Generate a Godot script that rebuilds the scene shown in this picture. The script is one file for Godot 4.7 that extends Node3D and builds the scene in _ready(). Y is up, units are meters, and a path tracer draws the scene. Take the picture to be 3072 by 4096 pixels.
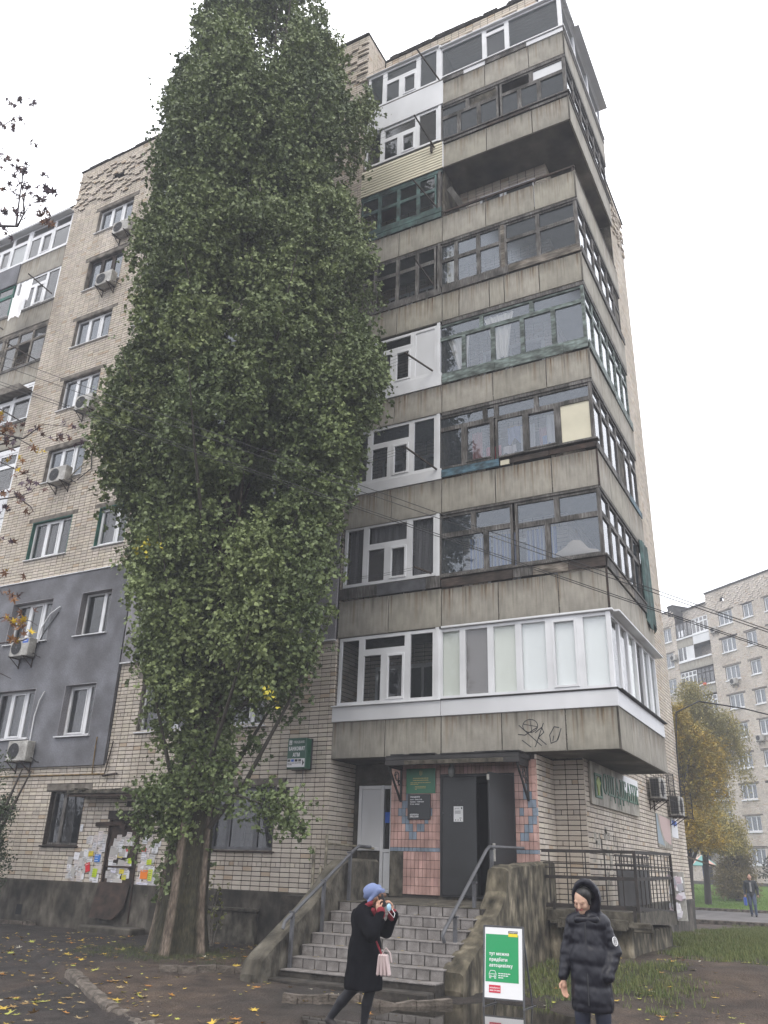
extends Node3D

const FZ := -16.5     # plane of the long facade
const RZ := -17.7     # wall at the back of the loggias
const SX := -4.9      # side wall of the long block
const CX := -3.8      # outer face of the corner balconies
const FY: Array[float] = [3.85, 6.65, 9.45, 12.2, 15.0, 17.68, 20.42, 22.98]
const EYE := Vector3(0, 1.62, 0)

var rng := RandomNumberGenerator.new()
var M := {}
var used := {}
var noise := FastNoiseLite.new()

class MB:
	var v := PackedVector3Array()
	var n := PackedVector3Array()
	var c := PackedColorArray()
	var t := PackedVector2Array()
	var col := Color.WHITE
	func tri(a: Vector3, b: Vector3, d: Vector3, na: Vector3, nb: Vector3, nd: Vector3, ta := Vector2.ZERO, tb := Vector2.ZERO, td := Vector2.ZERO) -> void:
		v.append(a); v.append(d); v.append(b)
		n.append(na); n.append(nd); n.append(nb)
		t.append(ta); t.append(td); t.append(tb)
		c.append(col); c.append(col); c.append(col)
	func quad(a: Vector3, b: Vector3, d: Vector3, e: Vector3, r := Rect2(0, 0, 1, 1)) -> void:
		var m := (b - a).cross(d - a)
		if m.length_squared() < 1e-14: m = (d - a).cross(e - a)
		m = m.normalized()
		var p := r.position
		var q := r.end
		tri(a, b, d, m, m, m, Vector2(p.x, q.y), q, Vector2(q.x, p.y))
		tri(a, d, e, m, m, m, Vector2(p.x, q.y), Vector2(q.x, p.y), p)
	func flat(a: Vector3, b: Vector3, d: Vector3) -> void:
		var m := (b - a).cross(d - a).normalized()
		tri(a, b, d, m, m, m)
	func box(x: Transform3D, s: Vector3) -> void:
		var h := s * 0.5
		var p: Array[Vector3] = []
		for i in 8:
			p.append(x * Vector3(h.x if i & 1 else -h.x, h.y if i & 2 else -h.y, h.z if i & 4 else -h.z))
		quad(p[4], p[5], p[7], p[6]); quad(p[1], p[0], p[2], p[3]); quad(p[5], p[1], p[3], p[7])
		quad(p[0], p[4], p[6], p[2]); quad(p[6], p[7], p[3], p[2]); quad(p[0], p[1], p[5], p[4])
	func bb(a: Vector3, b: Vector3) -> void:      # box between two corners
		box(Transform3D(Basis(), (a + b) * 0.5), (b - a).abs())
	func bev(x: Transform3D, s: Vector3, w: float) -> void:   # chamfered box
		var h := s * 0.5
		var k := h - Vector3(w, w, w)
		var f := func(ax: int, sg: float, u: float, q: float) -> Vector3:
			var p := Vector3()
			var o := (ax + 1) % 3
			var o2 := (ax + 2) % 3
			p[ax] = sg * h[ax]; p[o] = u * k[o]; p[o2] = q * k[o2]
			return x * p
		for ax in 3:
			for sg: float in [-1.0, 1.0]:
				if sg > 0: quad(f.call(ax, sg, -1.0, -1.0), f.call(ax, sg, 1.0, -1.0), f.call(ax, sg, 1.0, 1.0), f.call(ax, sg, -1.0, 1.0))
				else: quad(f.call(ax, sg, -1.0, -1.0), f.call(ax, sg, -1.0, 1.0), f.call(ax, sg, 1.0, 1.0), f.call(ax, sg, 1.0, -1.0))
			var o := (ax + 1) % 3
			for s1: float in [-1.0, 1.0]:
				for s2: float in [-1.0, 1.0]:    # the edge along the third axis between faces ax and o
					var a: Vector3 = f.call(ax, s1, s2, -1.0)
					var b: Vector3 = f.call(ax, s1, s2, 1.0)
					var d: Vector3 = f.call(o, s2, 1.0, s1)
					var e: Vector3 = f.call(o, s2, -1.0, s1)
					if s1 * s2 > 0: quad(a, e, d, b)
					else: quad(a, b, d, e)
		for s1: float in [-1.0, 1.0]:
			for s2: float in [-1.0, 1.0]:
				for s3: float in [-1.0, 1.0]:
					var a: Vector3 = f.call(0, s1, s2, s3)
					var b: Vector3 = f.call(1, s2, s3, s1)
					var d: Vector3 = f.call(2, s3, s1, s2)
					if s1 * s2 * s3 > 0: flat(a, b, d)
					else: flat(a, d, b)
	func bevb(a: Vector3, b: Vector3, w := 0.006) -> void:
		bev(Transform3D(Basis(), (a + b) * 0.5), (b - a).abs(), w)
	func bar(a: Vector3, b: Vector3, w: float, h: float, up := Vector3.UP) -> void:
		var z := (b - a).normalized()
		if absf(z.dot(up)) > 0.99: up = Vector3.RIGHT
		var x := up.cross(z).normalized()
		box(Transform3D(Basis(x, z.cross(x), z), (a + b) * 0.5), Vector3(w, h, (b - a).length()))
	func tube(p: PackedVector3Array, r: PackedFloat32Array, k := 8, cap := true) -> void:
		var rings: Array[PackedVector3Array] = []
		var nr: Array[PackedVector3Array] = []
		var side := Vector3.ZERO
		for i in p.size():
			var d := (p[mini(i + 1, p.size() - 1)] - p[maxi(i - 1, 0)]).normalized()
			if side == Vector3.ZERO: side = d.cross(Vector3.UP if absf(d.y) < 0.9 else Vector3.RIGHT).normalized()
			side = (side - d * side.dot(d)).normalized()
			var o := d.cross(side)
			var a := PackedVector3Array()
			var b := PackedVector3Array()
			for j in k + 1:
				var an := TAU * j / k
				var m := side * cos(an) + o * sin(an)
				a.append(p[i] + m * r[mini(i, r.size() - 1)])
				b.append(m)
			rings.append(a); nr.append(b)
		for i in p.size() - 1:
			for j in k:
				tri(rings[i][j], rings[i][j + 1], rings[i + 1][j + 1], nr[i][j], nr[i][j + 1], nr[i + 1][j + 1])
				tri(rings[i][j], rings[i + 1][j + 1], rings[i + 1][j], nr[i][j], nr[i + 1][j + 1], nr[i + 1][j])
		if cap:
			for e in 2:
				var i := 0 if e == 0 else p.size() - 1
				for j in k:
					if e == 0: flat(p[i], rings[i][j + 1], rings[i][j])
					else: flat(p[i], rings[i][j], rings[i][j + 1])
	func rod(a: Vector3, b: Vector3, r: float, k := 8) -> void:
		tube(PackedVector3Array([a, b]), PackedFloat32Array([r]), k)
	func ball(x: Transform3D, k := 10) -> void:
		for i in k:
			for j in k * 2:
				var q: Array[Vector3] = []
				for e in [[i, j], [i, j + 1], [i + 1, j + 1], [i + 1, j]]:
					var th: float = PI * e[0] / k
					var ph: float = PI * e[1] / k
					q.append(Vector3(sin(th) * cos(ph), cos(th), sin(th) * sin(ph)))
				var nb := x.basis.inverse().transposed()
				tri(x * q[0], x * q[1], x * q[2], (nb * q[0]).normalized(), (nb * q[1]).normalized(), (nb * q[2]).normalized())
				tri(x * q[0], x * q[2], x * q[3], (nb * q[0]).normalized(), (nb * q[2]).normalized(), (nb * q[3]).normalized())
	func prism(poly: PackedVector2Array, x: Transform3D, d: float) -> void:    # polygon (counter-clockwise) in local xy, extruded along +z by d
		var id := Geometry2D.triangulate_polygon(poly)
		for i in range(0, id.size(), 3):
			var a := poly[id[i]]
			var b := poly[id[i + 1]]
			var e := poly[id[i + 2]]
			if (b - a).cross(e - a) < 0:
				var sw := b
				b = e
				e = sw
			flat(x * Vector3(a.x, a.y, d), x * Vector3(b.x, b.y, d), x * Vector3(e.x, e.y, d))
			flat(x * Vector3(a.x, a.y, 0), x * Vector3(e.x, e.y, 0), x * Vector3(b.x, b.y, 0))
		for i in poly.size():
			var a := poly[i]
			var b := poly[(i + 1) % poly.size()]
			quad(x * Vector3(a.x, a.y, 0), x * Vector3(b.x, b.y, 0), x * Vector3(b.x, b.y, d), x * Vector3(a.x, a.y, d))
	func mesh() -> ArrayMesh:
		var a := []
		a.resize(Mesh.ARRAY_MAX)
		a[Mesh.ARRAY_VERTEX] = v; a[Mesh.ARRAY_NORMAL] = n; a[Mesh.ARRAY_COLOR] = c; a[Mesh.ARRAY_TEX_UV] = t
		var m := ArrayMesh.new()
		m.add_surface_from_arrays(Mesh.PRIMITIVE_TRIANGLES, a)
		return m

func V(x: float, y: float, z: float) -> Vector3: return Vector3(x, y, z)
func ss(a: float, b: float, x: float) -> float: return smoothstep(a, b, x)

func numbered(n: String) -> String:
	var k: int = used.get(n, 0)
	used[n] = k + 1
	return n if k == 0 else "%s_%03d" % [n, k]

func tag(o: Node, label := "", category := "", group := "", kind := "") -> Node:
	if label: o.set_meta("label", label)
	if category: o.set_meta("category", category)
	if group: o.set_meta("group", group)
	if kind: o.set_meta("kind", kind)
	return o

func gpos(p: Node) -> Vector3:
	var r := Vector3.ZERO
	while p is Node3D and p != self:
		r += p.position
		p = p.get_parent()
	return r

func kid_name(p: Node, n: String) -> String:
	var key := str(p.get_instance_id()) + n
	var k: int = used.get(key, 0)
	used[key] = k + 1
	return n if k == 0 else "%s_%03d" % [n, k]

# a mesh in world axes under a parent (thing, part or the root)
func obj(called: String, mesh: Variant, mat: Material, p: Node = self) -> MeshInstance3D:
	var o := MeshInstance3D.new()
	o.mesh = mesh.mesh() if mesh is MB else mesh
	o.material_override = mat
	o.name = numbered(called) if p == self else kid_name(p, called)
	if p != self: o.position = -gpos(p)
	p.add_child(o, true)
	return o

func thing(called: String, label: String, category: String, at := Vector3.ZERO, group := "") -> Node3D:
	var o := Node3D.new()
	o.name = numbered(called)
	o.position = at
	add_child(o)
	tag(o, label, category, group)
	return o

# one-mesh thing whose origin is at its base
func solo(called: String, mb: MB, mat: Material, label: String, category: String, at: Vector3, group := "") -> MeshInstance3D:
	for i in mb.v.size(): mb.v[i] -= at
	var o := obj(called, mb, mat)
	o.position = at
	tag(o, label, category, group)
	return o

func struct(called: String, mesh: Variant, mat: Material) -> MeshInstance3D:
	var o := obj(called, mesh, mat)
	tag(o, "", "", "", "structure")
	return o

func lin(r: float, g: float, b: float) -> Color: return Color(r, g, b).linear_to_srgb()

func mat(key: String, c: Color, rough := 0.85, metal := 0.0) -> StandardMaterial3D:
	var m := StandardMaterial3D.new()
	m.albedo_color = c.linear_to_srgb()
	m.roughness = rough
	m.metallic = metal
	m.resource_name = key
	M[key] = m
	return m

func ntex(sd: int, freq: float, lo: Color, hi: Color, size := 256, oct := 4, mid := 0.5) -> NoiseTexture2D:
	var f := FastNoiseLite.new()
	f.seed = sd; f.frequency = freq; f.fractal_octaves = oct
	var t := NoiseTexture2D.new()
	t.width = size; t.height = size; t.seamless = true; t.noise = f
	var g := Gradient.new()
	g.set_color(0, lo); g.set_color(1, hi)
	g.add_point(mid, lo.lerp(hi, 0.5))
	t.color_ramp = g
	return t

func htex(sd: int, freq: float, size := 256, oct := 4) -> NoiseTexture2D:
	return ntex(sd, freq, Color.BLACK, Color.WHITE, size, oct)

# grime: two layers of noise over a base colour, in world axes
func grime(key: String, c: Color, rough: float, a: Texture2D, sa: Vector3, b: Texture2D, sb: Vector3, bump: Texture2D = null, bs := 0.3) -> StandardMaterial3D:
	var m := mat(key, c, rough)
	m.albedo_texture = a
	m.uv1_triplanar = true; m.uv1_world_triplanar = true; m.uv1_scale = sa
	if b:
		m.detail_enabled = true
		m.detail_albedo = b
		m.detail_blend_mode = BaseMaterial3D.BLEND_MODE_MUL
		m.detail_uv_layer = BaseMaterial3D.DETAIL_UV_2
		m.uv2_triplanar = true; m.uv2_world_triplanar = true; m.uv2_scale = sb
	if bump:
		m.heightmap_enabled = true
		m.heightmap_texture = bump
		m.heightmap_scale = bs
	return m

func materials() -> void:
	var soft := ntex(1, 0.012, Color(0.72, 0.71, 0.70), Color.WHITE, 256, 5)
	var blot := ntex(2, 0.02, Color(0.55, 0.53, 0.50), Color.WHITE, 256, 4, 0.35)
	var fine := ntex(3, 0.09, Color(0.78, 0.77, 0.76), Color.WHITE, 256, 3)
	var heavy := ntex(4, 0.015, Color(0.35, 0.34, 0.31), Color(1, 0.99, 0.97), 256, 5, 0.42)
	var bump := htex(5, 0.06, 256, 5)
	M.soft = soft; M.blot = blot; M.fine = fine
	var b := grime("brick", Color(0.66, 0.605, 0.53), 0.9, ntex(6, 0.09, Color(0.92, 0.915, 0.91), Color.WHITE, 256, 3), V(1.7, 1.7, 1.7), ntex(13, 0.02, Color(0.86, 0.845, 0.825), Color.WHITE, 256, 4, 0.4), V(0.13, 0.05, 0.13), bump, 0.15)
	b.vertex_color_use_as_albedo = true
	grime("mortar", Color(0.048, 0.040, 0.035), 0.95, fine, V(1, 1, 1), null, V(1, 1, 1))
	grime("concrete", Color(0.27, 0.255, 0.225), 0.9, soft, V(0.35, 0.35, 0.35), heavy, V(0.16, 0.16, 0.16), bump, 0.4)
	grime("old_concrete", Color(0.21, 0.195, 0.165), 0.95, heavy, V(0.9, 0.5, 0.9), blot, V(0.5, 0.5, 0.5), bump, 1.4)
	grime("plinth", Color(0.18, 0.165, 0.145), 0.95, heavy, V(0.32, 0.32, 0.32), blot, V(0.8, 0.35, 0.8), bump, 0.7)
	grime("kerb", Color(0.26, 0.225, 0.20), 0.95, heavy, V(1.3, 1.3, 1.3), fine, V(2, 2, 2), bump, 1.5)
	grime("stair_body", Color(0.085, 0.075, 0.066), 0.95, heavy, V(0.9, 0.9, 0.9), fine, V(2, 2, 2), bump, 0.6)
	grime("step_tile", Color(0.33, 0.31, 0.30), 0.75, soft, V(1.3, 1.3, 1.3), fine, V(2, 2, 2), bump, 0.15).vertex_color_use_as_albedo = true
	grime("plaster", Color(0.26, 0.268, 0.30), 0.92, soft, V(0.25, 0.25, 0.25), fine, V(0.9, 0.9, 0.9), bump, 0.3)
	grime("pale_plaster", Color(0.42, 0.415, 0.45), 0.92, soft, V(0.2, 0.2, 0.2), fine, V(0.9, 0.9, 0.9), bump, 0.2)
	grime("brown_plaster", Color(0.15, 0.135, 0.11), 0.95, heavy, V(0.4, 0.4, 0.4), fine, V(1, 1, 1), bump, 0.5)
	grime("cheek", Color(0.40, 0.37, 0.315), 0.95, ntex(12, 0.02, Color(0.30, 0.29, 0.24), Color(1.1, 1.08, 1.04), 256, 5, 0.5), V(0.75, 0.32, 0.75), heavy, V(0.5, 0.5, 0.5), bump, 1.2)
	mat("print", Color(1, 1, 1), 0.85).vertex_color_use_as_albedo = true
	grime("lintel", Color(0.33, 0.30, 0.265), 0.95, soft, V(0.6, 0.6, 0.6), blot, V(0.5, 0.5, 0.5), bump, 0.4)
	grime("roofing", Color(0.09, 0.085, 0.085), 0.95, heavy, V(0.8, 0.8, 0.8), fine, V(1, 1, 1), bump, 0.6)
	var clean := ntex(14, 0.012, Color(0.90, 0.90, 0.90), Color.WHITE, 256, 4)
	grime("pvc", Color(0.74, 0.745, 0.76), 0.4, clean, V(0.3, 0.3, 0.3), null, V(0.3, 0.3, 0.3))
	grime("pvc_panel", Color(0.68, 0.685, 0.70), 0.5, clean, V(0.2, 0.1, 0.2), null, V(1, 1, 1))
	grime("siding", Color(0.66, 0.615, 0.47), 0.6, clean, V(0.3, 0.3, 0.3), null, V(1, 1, 1))
	grime("wood", Color(0.31, 0.31, 0.32), 0.85, ntex(7, 0.03, Color(0.5, 0.47, 0.44), Color.WHITE), V(3, 0.35, 3), heavy, V(0.5, 0.3, 0.5))
	grime("pale_wood", Color(0.42, 0.40, 0.37), 0.85, ntex(8, 0.03, Color(0.55, 0.5, 0.46), Color.WHITE), V(0.4, 3, 0.4), heavy, V(0.4, 0.6, 0.4))
	grime("brown_wood", Color(0.12, 0.095, 0.085), 0.85, ntex(9, 0.03, Color(0.6, 0.55, 0.5), Color.WHITE), V(0.4, 3, 0.4), heavy, V(0.4, 0.4, 0.4))
	grime("teal", Color(0.105, 0.215, 0.215), 0.7, soft, V(0.9, 0.9, 0.9), heavy, V(0.5, 0.5, 0.5))
	grime("pale_teal", Color(0.36, 0.45, 0.45), 0.75, ntex(10, 0.02, Color(0.5, 0.52, 0.5), Color.WHITE), V(0.5, 2, 0.5), heavy, V(0.6, 0.9, 0.6))
	grime("blue_paint", Color(0.16, 0.29, 0.38), 0.7, ntex(11, 0.02, Color(0.55, 0.65, 0.7), Color.WHITE), V(0.6, 2.2, 0.6), heavy, V(0.8, 1.2, 0.8))
	grime("green_paint", Color(0.02, 0.19, 0.14), 0.7, soft, V(0.5, 0.5, 0.5), fine, V(1, 1, 1))
	grime("rust", Color(0.085, 0.052, 0.038), 0.85, heavy, V(0.8, 0.8, 0.8), fine, V(2, 2, 2), bump, 0.2)
	grime("dark_metal", Color(0.045, 0.042, 0.042), 0.65, soft, V(0.5, 0.5, 0.5), fine, V(1.2, 1.2, 1.2))
	grime("door_metal", Color(0.028, 0.029, 0.032), 0.42, soft, V(0.3, 0.3, 0.3), fine, V(1.5, 1.5, 1.5))
	grime("rail_grey", Color(0.135, 0.14, 0.155), 0.5, soft, V(0.8, 0.8, 0.8), fine, V(2, 2, 2))
	grime("rail_brown", Color(0.05, 0.04, 0.036), 0.7, heavy, V(1, 1, 1), fine, V(2, 2, 2))
	grime("pipe_cream", Color(0.52, 0.48, 0.38), 0.6, heavy, V(1, 1, 1), null, V(1, 1, 1))
	grime("pipe_yellow", Color(0.30, 0.20, 0.08), 0.7, heavy, V(1.5, 1.5, 1.5), null, V(1, 1, 1))
	grime("ac_white", Color(0.62, 0.61, 0.575), 0.5, soft, V(0.7, 0.7, 0.7), fine, V(0.7, 0.7, 0.7))
	grime("sign_beige", Color(0.60, 0.57, 0.49), 0.6, soft, V(0.4, 0.4, 0.4), blot, V(0.5, 0.3, 0.5))
	mat("tile_pink", Color(0.52, 0.325, 0.28), 0.35).vertex_color_use_as_albedo = true
	M.tile_pink.albedo_texture = soft; M.tile_pink.uv1_triplanar = true; M.tile_pink.uv1_world_triplanar = true; M.tile_pink.uv1_scale = V(0.9, 0.5, 0.9)
	mat("black", Color(0.006, 0.006, 0.007), 0.9)
	mat("dark", Color(0.02, 0.02, 0.022), 0.7)
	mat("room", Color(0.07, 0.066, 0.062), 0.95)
	mat("room_pale", Color(0.45, 0.44, 0.42), 0.95)
	mat("white", Color(0.75, 0.75, 0.76), 0.6)
	mat("paper", Color(0.68, 0.68, 0.68), 0.85)
	mat("ink", Color(0.03, 0.03, 0.035), 0.8)
	mat("sign_green", Color(0.012, 0.075, 0.045), 0.35)
	mat("plaque_green", Color(0.01, 0.13, 0.06), 0.35)
	mat("frame_green", Color(0.012, 0.29, 0.10), 0.4)
	mat("sign_black", Color(0.022, 0.024, 0.027), 0.45)
	mat("gold", Color(0.50, 0.40, 0.14), 0.5)
	mat("yellow", Color(0.75, 0.6, 0.02), 0.5)
	mat("red", Color(0.55, 0.02, 0.05), 0.5)
	mat("letter_green", Color(0.03, 0.105, 0.055), 0.5)
	mat("cable", Color(0.02, 0.02, 0.021), 0.7)
	mat("blue_sign", Color(0.02, 0.10, 0.45), 0.5)
	for e in [["curtain", Color(0.38, 0.38, 0.40)], ["curtain_dark", Color(0.17, 0.16, 0.16)], ["blind", Color(0.66, 0.70, 0.64)], ["blind_pale", Color(0.76, 0.80, 0.80)], ["cloth", Color(1, 1, 1)]]:
		var m := mat(e[0], e[1], 0.95)
		m.backlight_enabled = true
		m.backlight = lin(0.25, 0.25, 0.25)
		m.vertex_color_use_as_albedo = true
	mat("lace", Color(0.78, 0.76, 0.72), 0.95)
	M.curtain.albedo_texture = ntex(21, 0.1, Color(0.75, 0.75, 0.76), Color.WHITE, 128, 2)
	M.curtain.uv1_triplanar = true; M.curtain.uv1_world_triplanar = true; M.curtain.uv1_scale = V(2.5, 2.5, 2.5)
	var g := mat("glass", Color(0.035, 0.04, 0.045), 0.03)
	g.albedo_color.a = 0.36
	g.transparency = BaseMaterial3D.TRANSPARENCY_ALPHA
	g.metallic_specular = 0.75
	g.metallic = 0.09
	var g3 := mat("clear_glass", Color(0.7, 0.75, 0.76), 0.03)
	g3.albedo_color.a = 0.06
	g3.transparency = BaseMaterial3D.TRANSPARENCY_ALPHA
	g3.metallic_specular = 0.75
	var g4 := mat("sky_glass", Color(0.135, 0.155, 0.18), 0.03)
	g4.albedo_color.a = 0.02
	g4.transparency = BaseMaterial3D.TRANSPARENCY_ALPHA
	g4.metallic = 0.5
	g4.metallic_specular = 0.75
	var g2 := mat("dusty_glass", Color(0.16, 0.18, 0.20), 0.06)
	g2.albedo_color.a = 0.5
	g2.transparency = BaseMaterial3D.TRANSPARENCY_ALPHA
	g2.metallic_specular = 0.8
	g2.metallic = 0.12
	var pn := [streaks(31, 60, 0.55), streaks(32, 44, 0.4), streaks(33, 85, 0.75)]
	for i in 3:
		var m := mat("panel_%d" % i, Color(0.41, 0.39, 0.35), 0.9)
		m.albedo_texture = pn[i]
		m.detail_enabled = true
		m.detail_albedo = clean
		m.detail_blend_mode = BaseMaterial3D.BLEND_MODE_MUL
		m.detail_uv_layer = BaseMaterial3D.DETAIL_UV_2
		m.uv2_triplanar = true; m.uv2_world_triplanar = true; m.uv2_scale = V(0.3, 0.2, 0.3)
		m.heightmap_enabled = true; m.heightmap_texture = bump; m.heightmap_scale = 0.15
		m.vertex_color_use_as_albedo = true

# rain and rust streaks that run down a facing slab
func streaks(sd: int, count: int, rust: float) -> ImageTexture:
	var w := 256
	var h := 128
	var r := RandomNumberGenerator.new()
	r.seed = sd
	var f := FastNoiseLite.new()
	f.seed = sd; f.frequency = 0.05
	var lv := PackedColorArray()
	lv.resize(w * h)
	for y in h:
		for x in w:
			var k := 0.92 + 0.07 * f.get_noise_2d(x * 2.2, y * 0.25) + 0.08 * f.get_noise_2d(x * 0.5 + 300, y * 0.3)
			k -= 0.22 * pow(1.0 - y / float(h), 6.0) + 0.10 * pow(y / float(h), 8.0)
			lv[y * w + x] = Color(k, k * 0.99, k * 0.97)
	for i in count:
		var cx := r.randi() % w
		var wd := 1.0 + 5.0 * pow(r.randf(), 2.0)
		var ln := h * (0.15 + 0.85 * pow(r.randf(), 1.5))
		var st := r.randf() * 0.62 * (1.0 if r.randf() < rust else 0.8)
		var tint := Color(0.62, 0.47, 0.33) if r.randf() < rust else Color(0.58, 0.56, 0.52)
		if r.randf() < 0.2: tint = Color(1.25, 1.24, 1.2)
		for y in int(ln):
			var fade := 1.0 - pow(y / ln, 1.5)
			for dx in range(-int(wd) - 1, int(wd) + 2):
				var x := posmod(cx + dx + int(1.5 * f.get_noise_2d(i * 40, y * 1.2)), w)
				var a := st * fade * clampf(1.0 - absf(dx) / (wd + 0.5), 0, 1)
				var q := lv[y * w + x]
				lv[y * w + x] = q.lerp(Color(q.r * tint.r, q.g * tint.g, q.b * tint.b), a)
	var im := Image.create(w, h, false, Image.FORMAT_RGB8)
	for y in h:
		for x in w: im.set_pixel(x, y, lv[y * w + x])
	return ImageTexture.create_from_image(im)

# height of the ground
func gh(x: float, z: float) -> float:
	var d := -z
	var h := -0.10 * (1.0 - ss(9.0, 11.0, d))
	var e := ss(-6.4, -4.4, x)
	h += e * 0.33 * ss(12.8, 16.2, d) * (1.0 - 0.75 * ss(22.0, 34.0, d))
	h += ss(30.0, 36.0, d) * (1 - e) * 0.08
	h += 0.95 * ss(49.5, 74.0, d)
	# the street left of the kerb lies lower
	h -= 0.10 * ss(0.0, 0.15, kerb_side(x, z)) * ss(-18.5, -17.0, -d) * (1.0 - ss(12.0, 15.5, d)) * ss(6.0, 9.0, d)
	if d < 20:
		var q := Vector2((x + 4.65) / 1.45, (z + 11.0) / 1.5)
		var ang := q.angle()
		var k := q.length() * (1.0 + 0.13 * sin(ang * 3.0 + 1.0) + 0.08 * sin(ang * 5.0) + 0.05 * sin(ang * 11.0))
		h = lerpf(h, -0.09, 1.0 - ss(0.78, 1.12, k))
		h += 0.018 * noise.get_noise_2d(x * 9.0, z * 9.0) + 0.035 * noise.get_noise_2d(x * 2.0 + 50, z * 2.0)
	return h

# signed distance left of the kerb line (positive on the street side)
func kerb_side(x: float, z: float) -> float:
	var a := Vector2(-11.15, -10.55)
	var b := Vector2(-8.8, -9.1)
	var c := Vector2(-5.6, -7.5)
	var p := Vector2(x, z)
	var q := a if x < b.x else b
	var r := b if x < b.x else c
	var d := (r - q).normalized()
	return -(d.cross(p - q)) * -1.0

func sheet(xs: PackedFloat32Array, zs: PackedFloat32Array, hf: Callable, cf: Callable) -> MB:
	var mb := MB.new()
	var nx := xs.size()
	var pos := PackedVector3Array()
	var cols := PackedColorArray()
	for z in zs:
		for x in xs:
			pos.append(V(x, hf.call(x, z), z))
			cols.append(cf.call(x, z))
	var nor := PackedVector3Array()
	nor.resize(pos.size())
	for j in zs.size():
		for i in nx:
			var a := pos[j * nx + maxi(i - 1, 0)]
			var b := pos[j * nx + mini(i + 1, nx - 1)]
			var c := pos[maxi(j - 1, 0) * nx + i]
			var d := pos[mini(j + 1, zs.size() - 1) * nx + i]
			nor[j * nx + i] = (d - c).cross(b - a).normalized()
	for j in zs.size() - 1:
		for i in nx - 1:
			var k := [j * nx + i, (j + 1) * nx + i, (j + 1) * nx + i + 1, j * nx + i + 1]
			for tri: Array in [[0, 1, 2], [0, 2, 3]]:
				for q: int in [tri[0], tri[2], tri[1]]:
					mb.v.append(pos[k[q]]); mb.n.append(nor[k[q]]); mb.c.append(cols[k[q]]); mb.t.append(Vector2.ZERO)
	return mb

func steps(lo: float, hi: float, st: float, into: PackedFloat32Array) -> void:
	var k := int(round((hi - lo) / st))
	for i in k: into.append(lo + (hi - lo) * i / k)

func dirt(x: float, z: float) -> Color:
	var d := -z
	var k := noise.get_noise_2d(x * 1.1, z * 1.1)
	var soil := Color(0.175, 0.122, 0.088).lerp(Color(0.115, 0.082, 0.062), ss(-0.3, 0.35, k))
	var asph := Color(0.088, 0.069, 0.061).lerp(Color(0.060, 0.050, 0.046), ss(-0.3, 0.3, k))
	var s := ss(-0.02, 0.1, kerb_side(x, z)) if x > -11.3 else ss(-11.0, -12.6, x + 0.7 * k)
	if d > 16.4: s = 0.0
	var c := soil.lerp(asph, clampf(s, 0, 1))
	# damp beaten ground between the stair and the puddle
	c = c.lerp(Color(0.06, 0.052, 0.047), ss(3.2, 1.2, Vector2(x + 5.6, z + 11.3).length()) * 0.8)
	c = c.lerp(Color(0.085, 0.095, 0.035), lawn(x, z) * 0.75)
	c = c.lerp(Color(0.045, 0.055, 0.025), 0.6 * ss(1.7, 0.8, Vector2(x + 12.4, z + 13.6).length() + k))
	if d > 49.5: c = Color(0.13, 0.22, 0.045).lerp(Color(0.11, 0.18, 0.045), ss(-0.3, 0.3, k))
	return c

# where grass grows on the ground right of the stair, 0 to 1
func lawn(x: float, z: float) -> float:
	var d := -z
	if d > 34.5 or d < 8.5 or x < -6.2: return 0.0
	var k := noise.get_noise_2d(x * 1.3 + 90, z * 0.9)
	var strip := ss(-0.5, 0.4, 0.75 - absf(d - 14.1) * 0.8 + 1.2 * k) * ss(-5.6, -5.0, x) * ss(-2.0, -3.4, x) * 0.8
	var patch := ss(-0.6, 0.5, 0.95 - absf(x + 2.75 - 0.0 * d) * 1.0 + 1.3 * k) * ss(16.0, 18.5, d)
	var wide := ss(0.22, 0.5, k) * 0.6 * ss(11.0, 12.5, d) * ss(19.0, 16.0, d)
	var track := ss(0.9, 0.3, absf(x + 0.9 - 0.03 * (d - 14) + 0.5 * k))
	return clampf(maxf(maxf(strip, patch), wide) - track, 0, 1)

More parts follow.
